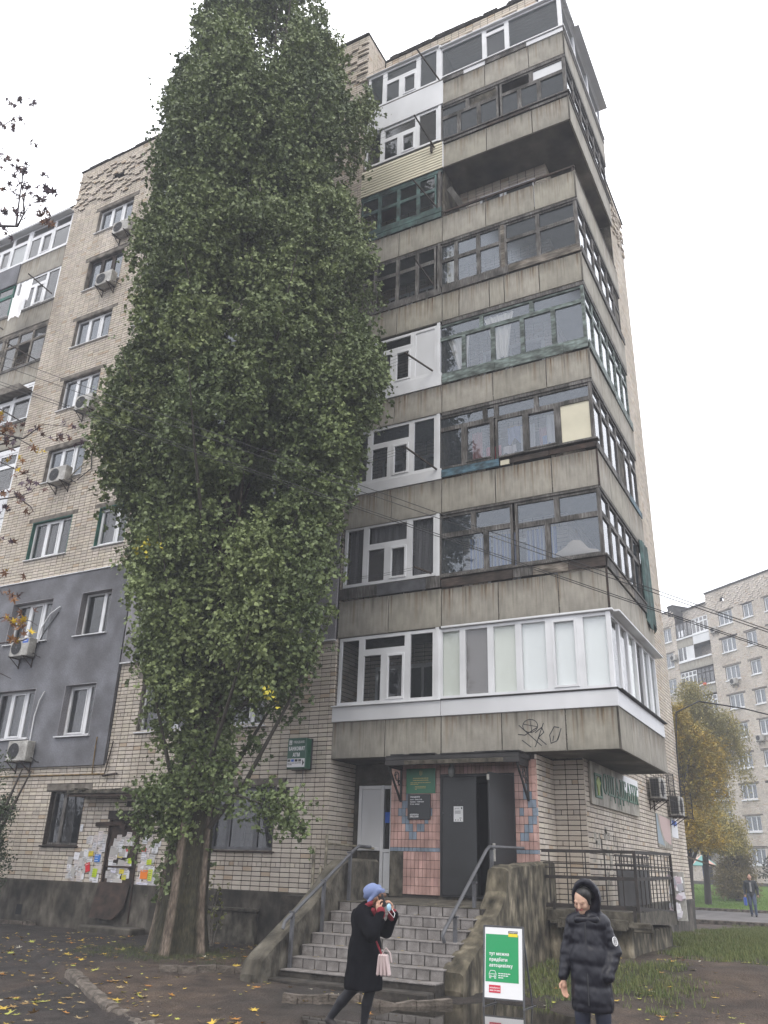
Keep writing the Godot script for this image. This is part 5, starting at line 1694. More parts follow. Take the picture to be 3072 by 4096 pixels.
func bars(p: Node, x: Transform3D, n: int, w: float, h: float, m: Material, seed_ := 1, called := "print_line") -> void:   # lines too small to read
	var r := RandomNumberGenerator.new()
	r.seed = seed_
	var mb := MB.new()
	for i in n:
		var u := 0.0
		while u < w:
			var l := r.randf_range(0.06, 0.2) * w
			l = minf(l, w - u)
			mb.box(x * Transform3D(Basis(), V(u + l / 2, -i * h, 0)), V(l * 0.9, h * 0.42, 0.0015))
			u += l + 0.012 * w
			if i == n - 1 and r.randf() < 0.3: break
	obj(called, mb, m, p)

func signs() -> void:
	rng.seed = 31
	# cash-machine box sign on the facade
	var S := thing("cash_machine_sign", "dark green box sign with white lettering and arrow, left of the porch", "sign", V(-11.1, 3.6, FZ + 0.1))
	var x := Transform3D(Basis(Vector3.UP, 0.05), V(-10.72, 0, FZ + 0.42))
	part(S, "case", V(-11.35, 3.62, FZ + 0.02), V(-10.84, 4.30, FZ + 0.30), M.sign_green, 0.015)
	part(S, "back_edge", V(-11.36, 3.61, FZ + 0.02), V(-10.83, 4.31, FZ + 0.08), M.dark, 0.01)
	var z := FZ + 0.301
	var I := Basis()
	txt(S, "БАНКОМАТ", V(-11.31, 4.02, z), I, 0.085, M.white, 0.004, true, 0.43)
	txt(S, "АТМ", V(-11.19, 3.885, z), I, 0.085, M.white, 0.004, true, 0.19)
	txt(S, "ОЩАДБАНК", V(-11.19, 4.185, z), I, 0.05, M.white, 0.003, false, 0.30, "lettering", true)
	var mb := MB.new()
	for e: Array in [[0.0, 0.07, 0.0, 0.012], [0.0, 0.07, 0.088, 0.10], [0.0, 0.012, 0.012, 0.088], [0.058, 0.07, 0.012, 0.088]]: mb.bb(V(-11.30 + e[0], 4.15 + e[2], z), V(-11.30 + e[1], 4.15 + e[3], z + 0.004))
	mb.prism(PackedVector2Array([Vector2(0.03, 0.02), Vector2(0.042, 0.02), Vector2(0.042, 0.05), Vector2(0.06, 0.065), Vector2(0.036, 0.085), Vector2(0.012, 0.065), Vector2(0.03, 0.05)]), Transform3D(I, V(-11.30, 4.15, z)), 0.004)
	obj("emblem", mb, M.white, S)
	part(S, "panel", V(-11.33, 3.655, z), V(-10.855, 3.845, z + 0.003), M.white, 0.001)
	mb = MB.new()
	mb.prism(PackedVector2Array([Vector2(0, 0), Vector2(0.05, 0.07), Vector2(0, 0.14)]), Transform3D(I, V(-10.915, 3.68, z + 0.003)), 0.003)
	obj("arrow", mb, M.ink, S)
	for i in 4: part(S, "logo", V(-11.32 + i * 0.097, 3.775, z + 0.003), V(-11.32 + i * 0.097 + 0.08, 3.83, z + 0.005), [M.rail_grey, M.blue_sign, M.dark, M.rail_grey][i], 0.001)
	bars(S, Transform3D(I, V(-11.32, 3.745, z + 0.004)), 2, 0.37, 0.035, M.ink, 3)
	mb = MB.new()
	mb.tube(PackedVector3Array([V(-11.0, 3.62, FZ + 0.12), V(-11.05, 3.35, FZ + 0.06), V(-11.2, 3.1, FZ + 0.03), V(-11.4, 3.02, FZ + 0.03), V(-11.6, 3.05, FZ + 0.03), V(-11.8, 3.25, FZ + 0.03)]), PackedFloat32Array([0.008]), 5)
	obj("cable", mb, M.rail_grey, S)
	# green plaque
	var zp := -16.645
	S = thing("green_plaque", "green bank plaque with small gold emblem and lines, left of the steel door", "plaque", V(-8.13, 3.1, zp))
	part(S, "plate", V(-8.48, 3.09, zp - 0.006), V(-7.79, 3.60, zp + 0.012), M.plaque_green, 0.004)
	mb = MB.new()
	var q := Transform3D(I, V(-8.135, 3.46, zp + 0.0125))
	for e: Array in [[[-0.03, 0.09], [-0.03, 0.02], [0.0, 0.0], [0.03, 0.02], [0.03, 0.09]], [[0, 0.1], [0, 0.0]], [[-0.03, 0.045], [0.03, 0.045]]]:
		var pp := []
		for w: Array in e: pp.append(Vector2(w[0], w[1]))
		stroke(mb, pp, q, 0.008)
	obj("emblem", mb, M.gold, S)
	for e: Array in [[-8.32, 3.40, 0.37, 2, 0.042], [-8.38, 3.31, 0.48, 2, 0.032], [-8.27, 3.23, 0.26, 3, 0.028]]: bars(S, Transform3D(I, V(e[0], e[1], zp + 0.013)), e[3], e[2], e[4], M.gold, int(e[1] * 100))
	# dark plaque with opening hours
	S = thing("opening_hours_plaque", "dark grey plaque with white opening hours below the green plaque", "plaque", V(-8.16, 2.58, zp))
	part(S, "plate", V(-8.43, 2.57, zp - 0.006), V(-7.90, 3.075, zp + 0.03), M.sign_black, 0.004)
	zp += 0.031
	txt(S, "ОЩАДБАНК", V(-8.37, 3.005, zp), I, 0.030, M.white, 0.002, true, 0.23)
	txt(S, "пн-пт – 09:00-17:00", V(-8.37, 2.955, zp), I, 0.024, M.white, 0.002, true, 0.28)
	txt(S, "перерва – 13:00-14:00", V(-8.37, 2.91, zp), I, 0.024, M.white, 0.002, true, 0.32)
	txt(S, "сб, нд – вихідні", V(-8.37, 2.865, zp), I, 0.024, M.white, 0.002, true, 0.22)
	txt(S, "oschadbank.ua", V(-8.37, 2.66, zp), I, 0.024, M.white, 0.002, true, 0.20)
	txt(S, "0800 210 800", V(-8.37, 2.62, zp), I, 0.026, M.white, 0.002, true, 0.20)
	part(S, "underline", V(-8.37, 2.605, zp), V(-8.17, 2.609, zp + 0.002), M.white, 0.0004)
	# paper notice
	zp = -16.653
	S = thing("paper_notice", "white printed notice taped to the closed steel door leaf", "notice", V(-7.27, 2.53, zp))
	part(S, "sheet", V(-7.375, 2.53, zp), V(-7.165, 2.83, zp + 0.002), M.paper, 0.0005)
	bars(S, Transform3D(I, V(-7.35, 2.79, zp + 0.003)), 2, 0.1, 0.016, M.ink, 5)
	bars(S, Transform3D(I, V(-7.35, 2.74, zp + 0.003)), 6, 0.13, 0.013, M.rail_grey, 6)
	mb = MB.new()
	mb.bb(V(-7.21, 2.775, zp + 0.002), V(-7.185, 2.81, zp + 0.003)); mb.bb(V(-7.245, 2.595, zp + 0.002), V(-7.2, 2.607, zp + 0.003))
	for i in 3: mb.bb(V(-7.34 + i * 0.055, 2.55, zp + 0.002), V(-7.325 + i * 0.055, 2.575, zp + 0.003))
	obj("print", mb, M.ink, S)
	# bank sign on the side wall
	var sx := SX + 0.02
	var E := Basis(Vector3.UP, PI / 2)
	S = thing("bank_wall_sign", "weathered beige sign board with green letters on the brick side wall", "sign", V(sx, 2.95, -20.2))
	part(S, "board", V(sx - 0.01, 2.97, -22.45), V(sx + 0.04, 3.84, -18.05), M.sign_beige, 0.006)
	part(S, "torn_edge", V(sx + 0.041, 3.45, -22.46), V(sx + 0.045, 3.83, -20.9), M.white, 0.001)
	sx += 0.042
	txt(S, "ОЩАДБАНК", V(sx, 3.24, -18.98), E, 0.44, M.letter_green, 0.03, true, 3.35, "lettering", true)
	mb = MB.new()
	var fx := Transform3D(E, V(sx, 3.12, -18.3))
	for e: Array in [[0, 0.55, 0, 0.05], [0, 0.55, 0.45, 0.5], [0, 0.07, 0.05, 0.45], [0.48, 0.55, 0.05, 0.45]]: mb.box(fx * Transform3D(I, V((e[0] + e[1]) / 2, (e[2] + e[3]) / 2, 0.012)), V(e[1] - e[0], e[3] - e[2], 0.025))
	obj("emblem_frame", mb, M.letter_green, S)
	mb = MB.new()
	mb.prism(PackedVector2Array([Vector2(0.22, 0.05), Vector2(0.33, 0.05), Vector2(0.33, 0.2), Vector2(0.46, 0.32), Vector2(0.28, 0.44), Vector2(0.1, 0.32), Vector2(0.22, 0.2)]), fx, 0.02)
	obj("emblem", mb, mat("lime", Color(0.24, 0.32, 0.05), 0.5), S)
	mb = MB.new()      # paint runs under the letters
	for e: Array in [[-19.6, 0.12], [-20.0, 0.10], [-20.3, 0.20], [-20.55, 0.24], [-21.3, 0.1], [-21.9, 0.08]]: mb.bb(V(sx, 3.26 - e[1], e[0] - 0.03), V(sx + 0.002, 3.27, e[0] + 0.02))
	obj("paint_run", mb, M.letter_green, S)
	# faded poster and street plate beyond it
	S = thing("faded_poster", "faded blue and pink poster on the side wall below the air conditioner", "poster", V(SX, 2.2, -25))
	part(S, "board", V(SX + 0.0, 2.35, -26.6), V(SX + 0.02, 3.22, -24.6), M.sign_beige, 0.002)
	mb = MB.new()
	mb.prism(PackedVector2Array([Vector2(0, 0.1), Vector2(0.9, 0.05), Vector2(0.6, 0.25), Vector2(0.3, 0.5), Vector2(0.15, 0.85), Vector2(0, 0.85)]), Transform3D(E, V(SX + 0.0205, 2.35, -24.61)), 0.002)
	obj("print", mb, mat("faded_blue", Color(0.27, 0.33, 0.37), 0.7), S)
	mb = MB.new()
	mb.prism(PackedVector2Array([Vector2(0.9, 0.2), Vector2(1.8, 0.1), Vector2(1.9, 0.8), Vector2(0.35, 0.84), Vector2(0.5, 0.5)]), Transform3D(E, V(SX + 0.0205, 2.35, -24.62)), 0.002)
	obj("print", mb, mat("faded_pink", Color(0.48, 0.36, 0.34), 0.7), S)
	S = thing("house_plate", "small white plate with two blue fields on the side wall near its far end", "sign", V(SX, 2.8, -27))
	part(S, "plate", V(SX, 2.68, -27.7), V(SX + 0.015, 3.22, -26.75), M.white, 0.002)
	for i in 2: part(S, "field", V(SX + 0.0155, 3.02, -27.6 + i * 0.42), V(SX + 0.017, 3.16, -27.25 + i * 0.42), M.blue_sign, 0.0005)
	# advertising A-board by the puddle
	S = thing("advertising_board", "white and green folding advertising board standing by the puddle", "sandwich board", V(-4.58, -0.035, -12.0))
	S.rotation.y = 0.10
	var lx := func(mbx: MB, m: Material, called: String) -> void:
		var o := obj(called, mbx, m, S)
		o.position = Vector3.ZERO
	var tilt := Transform3D(Basis(Vector3.RIGHT, -0.10), V(0, 0.0, 0.06))
	mb = MB.new()
	mb.bev(tilt * Transform3D(I, V(0, 0.52, 0)), V(0.53, 0.86, 0.016), 0.003)
	lx.call(mb, M.white, "panel")
	mb = MB.new()
	mb.box(tilt * Transform3D(I, V(-0.02, 0.57, 0.0085)), V(0.46, 0.575, 0.003))
	lx.call(mb, M.frame_green, "poster")
	mb = MB.new()
	for s: float in [-0.275, 0.275]: mb.bar(tilt * V(s, -0.02, 0), tilt * V(s, 0.96, 0), 0.02, 0.025)
	mb.bar(tilt * V(-0.28, 0.955, 0), tilt * V(0.28, 0.955, 0), 0.022, 0.025); mb.bar(tilt * V(-0.28, 0.085, 0), tilt * V(0.28, 0.085, 0), 0.02, 0.02)
	lx.call(mb, M.rail_grey, "frame")
	mb = MB.new()
	for s: float in [-0.26, 0.26]: mb.bar(V(s, 0.93, -0.05), V(s * 1.02, -0.03, -0.46), 0.02, 0.02)
	lx.call(mb, M.rail_grey, "rear_leg")
	mb = MB.new()
	for s: float in [-0.27, 0.27]: mb.rod(V(s, -0.01, 0.06), V(s * 1.0 + 0.05, -0.01, -0.40), 0.007, 5)
	lx.call(mb, M.rail_grey, "brace")
	var face := func(s: String, u: float, v: float, cap: float, w: float, m: Material) -> void:
		var o := txt(S, s, Vector3.ZERO, I, cap, m, 0.002, true, w)
		o.transform = tilt * Transform3D(Basis().scaled(o.transform.basis.get_scale()), V(u, v + cap * 0.5, 0.011))
	face.call("тут можна", -0.20, 0.60, 0.042, 0.275, M.white)
	face.call("придбати", -0.20, 0.53, 0.042, 0.25, M.white)
	face.call("автоцивілку", -0.20, 0.46, 0.042, 0.325, M.white)
	mb = MB.new()
	var cx := tilt * Transform3D(I, V(-0.15, 0.345, 0.0105))
	for e: Array in [[[-0.045, 0.0], [-0.05, 0.03], [-0.03, 0.07], [0.03, 0.07], [0.05, 0.03], [0.045, 0.0], [-0.045, 0.0]], [[-0.05, 0.03], [0.05, 0.03]], [[-0.045, 0.0], [-0.045, -0.02], [-0.025, -0.02], [-0.025, 0.0]], [[0.045, 0.0], [0.045, -0.02], [0.025, -0.02], [0.025, 0.0]], [[-0.035, 0.015], [-0.02, 0.01]], [[0.035, 0.015], [0.02, 0.01]]]:
		var pp := []
		for w: Array in e: pp.append(Vector2(w[0], w[1]))
		stroke(mb, pp, cx, 0.006)
	lx.call(mb, M.white, "car_icon")
	mb = MB.new()
	for i in 3:
		var u := -0.07
		for k in [5, 4, 2][i]:
			var l := 0.022 + 0.014 * rng.randf()
			mb.box(tilt * Transform3D(I, V(u + l / 2, 0.385 - i * 0.025, 0.0105)), V(l, 0.010, 0.001))
			u += l + 0.006
	lx.call(mb, M.white, "small_print")
	for e: Array in [[0.07, 0.20, 0.875, 0.905, M.ink], [0.07, 0.20, 0.835, 0.874, M.yellow], [-0.20, -0.04, 0.155, 0.245, M.red]]:
		mb = MB.new()
		mb.box(tilt * Transform3D(I, V((e[0] + e[1]) / 2, (e[2] + e[3]) / 2, 0.0105)), V(e[1] - e[0], e[3] - e[2], 0.002))
		lx.call(mb, e[4], "print")
	face.call("ОЩАДБАНК", 0.08, 0.883, 0.014, 0.11, M.white)
	face.call("oschadbank.ua", -0.19, 0.205, 0.018, 0.14, M.white)
	face.call("0800 210 800", -0.19, 0.172, 0.018, 0.14, M.white)
	# tag sprayed on the lowest balcony facing
	mb = MB.new()
	var gx := Transform3D(I, V(-5.62, 4.16, FZ + 0.0025))
	for e: Array in [[[-0.22, 0.22], [0.0, 0.02], [0.24, -0.2]], [[-0.24, 0.04], [-0.1, 0.02], [0.05, 0.1], [0.16, 0.16]], [[-0.16, -0.08], [0.02, -0.22]], [[0.3, 0.24], [0.2, 0.0], [0.12, -0.2], [0.1, -0.22]], [[0.12, 0.06], [0.26, 0.16], [0.3, 0.06], [0.18, -0.04]], [[0.18, -0.04], [0.34, -0.18]], [[0.62, 0.14], [0.52, 0.16], [0.42, 0.0], [0.44, -0.16], [0.56, -0.12], [0.62, 0.0]], [[0.5, -0.02], [0.48, -0.12]], [[0.66, 0.12], [0.58, -0.1]]]:
		var pp := []
		for w: Array in e: pp.append(Vector2(w[0], w[1]))
		stroke(mb, pp, gx, 0.018)
	var ring := []
	for i in 17: ring.append(Vector2(0.02 + 0.16 * cos(i * TAU / 16), 0.20 + 0.13 * sin(i * TAU / 16)))
	stroke(mb, ring, gx, 0.016)
	stroke(mb, [Vector2(-0.12, 0.24), Vector2(0.16, 0.18)], gx, 0.014)
	stroke(mb, [Vector2(0.02, 0.34), Vector2(0.05, 0.06)], gx, 0.014)
	var o := obj("graffiti_tag", mb, M.ink)
	tag(o, "black sprayed graffiti tag on the lowest balcony's facing", "graffiti")
	# scrawl and runs of pale paint on the bricks below the bank sign
	mb = MB.new()
	for i in 34:
		var z0 := -18.6 - 2.3 * rng.randf()
		var y0 := rng.randf_range(1.3, 2.7)
		var h := rng.randf_range(0.08, 0.4)
		mb.bb(V(SX + 0.001, y0 - h, z0), V(SX + 0.003, y0, z0 + 0.02 + 0.03 * rng.randf()))
	tag(obj("graffiti_scrawl", mb, M.rust), "dark dripping scrawl on the bricks behind the ramp railing", "graffiti")
	mb = MB.new()
	for i in 16:
		var z0 := -18.2 - 1.4 * rng.randf()
		var y0 := rng.randf_range(1.5, 2.6)
		mb.bb(V(SX + 0.0012, y0 - 0.05 - 0.2 * rng.randf(), z0), V(SX + 0.0022, y0, z0 + 0.1 + 0.12 * rng.randf()))
	tag(obj("paint_patch", mb, M.sign_beige), "pale overpainted patch on the bricks near the corner behind the ramp", "paint patch")

# outdoor unit of an air conditioner, in its own axes: back at z=0, front +z
func ac_proto() -> Node3D:
	var A := Node3D.new()
	A.name = "ac_proto"
	add_child(A)
	var mb := MB.new()
	mb.bev(Transform3D(Basis(), V(0, 0.29, 0.20)), V(0.80, 0.55, 0.28), 0.018)
	obj("case", mb, M.ac_white, A)
	mb = MB.new()
	var dn := 24
	for i in dn:
		var a := TAU * i / dn
		var b := TAU * (i + 1) / dn
		mb.flat(V(-0.12, 0.29, 0.343), V(-0.12 + cos(a) * 0.21, 0.29 + sin(a) * 0.21, 0.343), V(-0.12 + cos(b) * 0.21, 0.29 + sin(b) * 0.21, 0.343))
	obj("fan_opening", mb, M.dark, A)
	mb = MB.new()
	for r: float in [0.215, 0.17, 0.13, 0.09, 0.05]:
		var pts := PackedVector3Array()
		for i in 25: pts.append(V(-0.12 + cos(TAU * i / 24) * r, 0.29 + sin(TAU * i / 24) * r, 0.349))
		mb.tube(pts, PackedFloat32Array([0.006 if r > 0.2 else 0.003]), 5, false)
	for i in 8: mb.rod(V(-0.12, 0.29, 0.35), V(-0.12 + cos(TAU * i / 8) * 0.21, 0.29 + sin(TAU * i / 8) * 0.21, 0.35), 0.003, 4)
	mb.bev(Transform3D(Basis(), V(-0.12, 0.29, 0.352)), V(0.06, 0.06, 0.012), 0.005)
	obj("fan_guard", mb, M.rail_grey, A)
	mb = MB.new()
	for i in 6: mb.box(Transform3D(Basis(), V(0.26, 0.15 + i * 0.05, 0.341)), V(0.18, 0.012, 0.004))
	mb.bev(Transform3D(Basis(), V(0.402, 0.22, 0.2)), V(0.02, 0.26, 0.16), 0.004)
	obj("louvre", mb, M.ac_white, A)
	mb = MB.new()
	for s: float in [-0.28, 0.28]:
		mb.bar(V(s, 0.0, 0.0), V(s, 0.0, 0.42), 0.035, 0.03); mb.bar(V(s, -0.28, 0.01), V(s, 0.0, 0.01), 0.035, 0.02); mb.bar(V(s, -0.24, 0.02), V(s, -0.01, 0.36), 0.02, 0.02)
	obj("bracket", mb, M.rust, A)
	mb = MB.new()
	mb.tube(PackedVector3Array([V(0.40, 0.12, 0.15), V(0.48, 0.10, 0.14), V(0.55, 0.02, 0.08), V(0.62, 0.0, 0.02)]), PackedFloat32Array([0.016]), 6)
	obj("pipe", mb, M.cable, A)
	return A

func ac_units(proto: Node3D) -> void:
	var g := "air conditioners on the apartment block"
	var list := [
		[-20.62, 22.98, FZ, "white air conditioner under the topmost window beside the diamond brickwork"],
		[-20.98, 20.72, FZ, "white air conditioner in front of the dark brown framed window"],
		[-20.72, 15.45, FZ, "white air conditioner at the sill of the window crossed by the overhead wires"],
		[-21.30, 12.85, FZ, "white air conditioner below the window with a tree mirrored in its panes"],
		[-21.25, 7.05, FZ + 0.09, "pale air conditioner with a blue sticker on the grey plaster"],
		[-20.45, 4.02, FZ + 0.09, "pale air conditioner low on the grey plaster, above the gas pipe"]]
	for i in list.size():
		var e: Array = list[i]
		var o: Node3D = proto.duplicate() if i else proto
		if i == 0: o.name = numbered("air_conditioner")
		else:
			o.name = numbered("air_conditioner")
			add_child(o)
		o.position = V(e[0], e[1], e[2])
		tag(o, e[3], "air conditioner", g)
		if i == 4:
			var mb := MB.new()
			mb.bb(V(0.12, 0.40, 0.342), V(0.36, 0.52, 0.346))
			obj("sticker", mb, M.blue_sign, o).position = Vector3.ZERO
			mb = MB.new()
			stroke(mb, [Vector2(0.17, 0.45), Vector2(0.21, 0.48), Vector2(0.25, 0.455), Vector2(0.31, 0.475)], Transform3D(Basis(), V(0, 0, 0.347)), 0.014)
			obj("sticker_print", mb, M.white, o).position = Vector3.ZERO
	# two caged units on the side wall
	for i in 2:
		var zz: float = [-24.3, -26.9][i]
		var yy: float = [3.52, 3.25][i]
		var o: Node3D = proto.duplicate()
		o.name = numbered("air_conditioner")
		add_child(o)
		o.position = V(SX, yy, zz)
		o.rotation.y = PI / 2
		tag(o, ["caged white air conditioner on the side wall above the faded poster", "caged white air conditioner at the far end of the side wall"][i], "air conditioner", g)
		var mb := MB.new()
		for a in 6: mb.rod(V(-0.5, -0.02 + a * 0.14, 0.55), V(0.5, -0.02 + a * 0.14, 0.55), 0.006, 4)
		for a in 8: mb.rod(V(-0.5 + a * 0.143, -0.05, 0.55), V(-0.5 + a * 0.143, 0.72, 0.55), 0.006, 4)
		for s: float in [-0.5, 0.5]:
			for a in 6: mb.rod(V(s, -0.02 + a * 0.14, 0.0), V(s, -0.02 + a * 0.14, 0.55), 0.006, 4)
			for a in 5: mb.rod(V(s, -0.05, 0.02 + a * 0.13), V(s, 0.72, 0.02 + a * 0.13), 0.006, 4)
		obj("cage", mb, M.dark_metal, o).position = Vector3.ZERO
		mb = MB.new()      # coil grille on the end of the case that faces the street
		mb.bb(V(-0.404, 0.06, 0.09), V(-0.401, 0.52, 0.31))
		obj("coil", mb, M.dark, o).position = Vector3.ZERO
		mb = MB.new()
		for a in 8: mb.bb(V(-0.409, 0.08 + a * 0.06, 0.09), V(-0.404, 0.088 + a * 0.06, 0.31))
		for a in 4: mb.bb(V(-0.410, 0.06, 0.10 + a * 0.065), V(-0.4045, 0.52, 0.108 + a * 0.065))
		obj("coil_grid", mb, M.rail_grey, o).position = Vector3.ZERO

func flyers() -> void:
	rng.seed = 91
	var made := 0
	var put := func(x: float, y: float, w: float, h: float, c: Color, rot: float, z: float, label: String, group: String, print_c := Color(0.12, 0.12, 0.14), text_n := 4) -> void:
		var F := thing("flyer", label, "flyer", V(x, y - h / 2, z), group)
		var t := Transform3D(Basis(Vector3.BACK, rot), V(x, y, z))
		var mb := MB.new()
		mb.col = c
		# a sheet with one loose, curled corner
		var p00 := t * V(-w / 2, -h / 2, 0.004)
		var p10 := t * V(w / 2, -h / 2, 0.012)
		var p11 := t * V(w / 2, h / 2, 0.002)
		var p01 := t * V(-w / 2, h / 2, 0.002)
		mb.quad(p00, p10, p11, p01)
		mb.col = c * 0.8
		mb.quad(p00 - V(0, 0, 0.002), p01 - V(0, 0, 0.002), p11 - V(0, 0, 0.002), p10 - V(0, 0, 0.002))
		obj("sheet", mb, M.print, F)
		if text_n > 0:
			var lb := MB.new()
			lb.col = print_c
			for i in text_n:
				var yy := h * (0.34 - 0.68 * i / maxf(text_n - 1, 1))
				var l := w * rng.randf_range(0.45, 0.8)
				lb.box(t * Transform3D(Basis(), V(-w * 0.4 + l / 2, yy, 0.0115 if yy < 0 else 0.006)), V(l, h * 0.05, 0.002))
			obj("print", lb, M.print, F)
	var zw := FZ + 0.004
	var zd := FZ - 0.045
	# the ones one can name
	var named := [
		[-17.13, 1.62, 0.20, 0.17, Color(0.03, 0.16, 0.5), 0.0, zw + 0.014, "blue flyer with white bars left of the rusty door", Color(0.8, 0.8, 0.82), 3],
		[-17.42, 1.40, 0.16, 0.21, Color(0.55, 0.02, 0.03), 0.3, zw + 0.014, "red rounded sticker left of the rusty door", Color(0.8, 0.78, 0.78), 1],
		[-17.38, 1.72, 0.17, 0.12, Color(0.55, 0.44, 0.03), 0.1, zw + 0.012, "yellow flyer left of the rusty door, above the red sticker", Color(0.3, 0.2, 0.02), 2],
		[-17.15, 1.28, 0.16, 0.20, Color(0.42, 0.55, 0.02), -0.05, zw + 0.012, "lime green flyer low on the wall left of the rusty door", Color(0.2, 0.25, 0.02), 4],
		[-15.50, 1.29, 0.24, 0.20, Color(0.75, 0.2, 0.02), 0.0, zw + 0.012, "orange bordered flyer on the wall between rusty door and trunk", Color(0.75, 0.73, 0.7), 0],
		[-15.38, 1.57, 0.16, 0.12, Color(0.5, 0.6, 0.03), 0.1, zw + 0.014, "lime flyer on the wall right of the rusty door, above the orange one", Color(0.2, 0.25, 0.02), 3],
		[-15.30, 1.28, 0.14, 0.26, Color(0.55, 0.62, 0.08), 0.0, zw + 0.012, "tall yellow-green flyer nearest the poplar trunk", Color(0.2, 0.22, 0.02), 5],
		[-16.08, 1.58, 0.13, 0.13, Color(0.45, 0.60, 0.02), 0.1, zd, "lime green flyer on the rusty door's right edge", Color(0.2, 0.25, 0.02), 3],
		[-16.42, 1.70, 0.18, 0.10, Color(0.55, 0.45, 0.03), 0.0, zd, "yellow flyer on the upper half of the rusty door", Color(0.3, 0.2, 0.02), 2],
		[-16.18, 1.83, 0.13, 0.07, Color(0.55, 0.05, 0.06), 0.1, zd + 0.003, "small red flyer on the upper half of the rusty door", Color(0.7, 0.65, 0.65), 1],
		[-16.30, 1.34, 0.16, 0.12, Color(0.6, 0.5, 0.04), 0.0, zd, "yellow flyer on the lower half of the rusty door", Color(0.3, 0.2, 0.02), 3],
		[-16.20, 1.20, 0.15, 0.11, Color(0.55, 0.52, 0.05), 0.05, zd + 0.003, "mustard flyer at the bottom of the rusty door's papers", Color(0.3, 0.2, 0.02), 3],
		[-16.58, 1.36, 0.17, 0.13, Color(0.62, 0.6, 0.7), 0.0, zd, "pale lilac flyer on the lower half of the rusty door", Color(0.3, 0.3, 0.36), 3],
		[-15.62, 1.84, 0.19, 0.08, Color(0.5, 0.08, 0.08), 0.0, zw + 0.013, "red strip flyer on the wall right of the rusty door", Color(0.7, 0.65, 0.65), 1],
		[-15.58, 2.12, 0.24, 0.13, Color(0.7, 0.7, 0.7), 0.0, zw + 0.012, "black and white headline flyer at the top right of the rusty door", Color(0.04, 0.04, 0.05), 2],
		[-16.22, 2.02, 0.12, 0.13, Color(0.6, 0.6, 0.6), 0.0, zd + 0.002, "grey portrait flyer on the upper half of the rusty door", Color(0.08, 0.08, 0.09), 2],
		[-15.52, 1.02, 0.36, 0.19, Color(0.66, 0.64, 0.72), 0.0, zw + 0.012, "wide pale flyer at the foot of the wall beside the trunk", Color(0.35, 0.35, 0.42), 5],
		[-17.86, 2.33, 0.11, 0.17, Color(0.72, 0.72, 0.74), 0.0, zw + 0.012, "lone white flyer below the lintel beside the dark ground-floor window", Color(0.3, 0.3, 0.33), 4]]
	for e: Array in named: put.call(e[0], e[1], e[2], e[3], e[4], e[5], e[6], e[7], "flyers round the rusty door", e[8], e[9])
	var pale := [Color(0.62, 0.62, 0.63), Color(0.55, 0.53, 0.52), Color(0.66, 0.65, 0.68), Color(0.46, 0.44, 0.42), Color(0.58, 0.52, 0.50)]
	for i in 150:
		var x := 0.0
		var y := 0.0
		var z := zw
		var where := rng.randf()
		if where < 0.45: x = rng.randf_range(-18.1, -17.0); y = rng.randf_range(1.12, 2.15)
		elif where < 0.75: x = rng.randf_range(-16.75, -16.0); y = rng.randf_range(1.05, 2.15); z = zd - 0.006
		else: x = rng.randf_range(-15.72, -15.15); y = rng.randf_range(0.98, 2.15)
		if x < -17.6 and y > 1.75: continue
		var sp := "torn whitish flyer pasted %s the rusty door" % ("on the bricks left of" if where < 0.45 else ("on" if where < 0.75 else "on the bricks right of"))
		put.call(x, y, rng.randf_range(0.10, 0.22), rng.randf_range(0.12, 0.24), pale[rng.randi() % 5] * rng.randf_range(0.8, 1.1), rng.randf_range(-0.12, 0.12), z + 0.0005 * (i % 12), sp, sp.replace("torn whitish flyer", "torn whitish flyers"), Color(0.25, 0.25, 0.27), rng.randi() % 5)

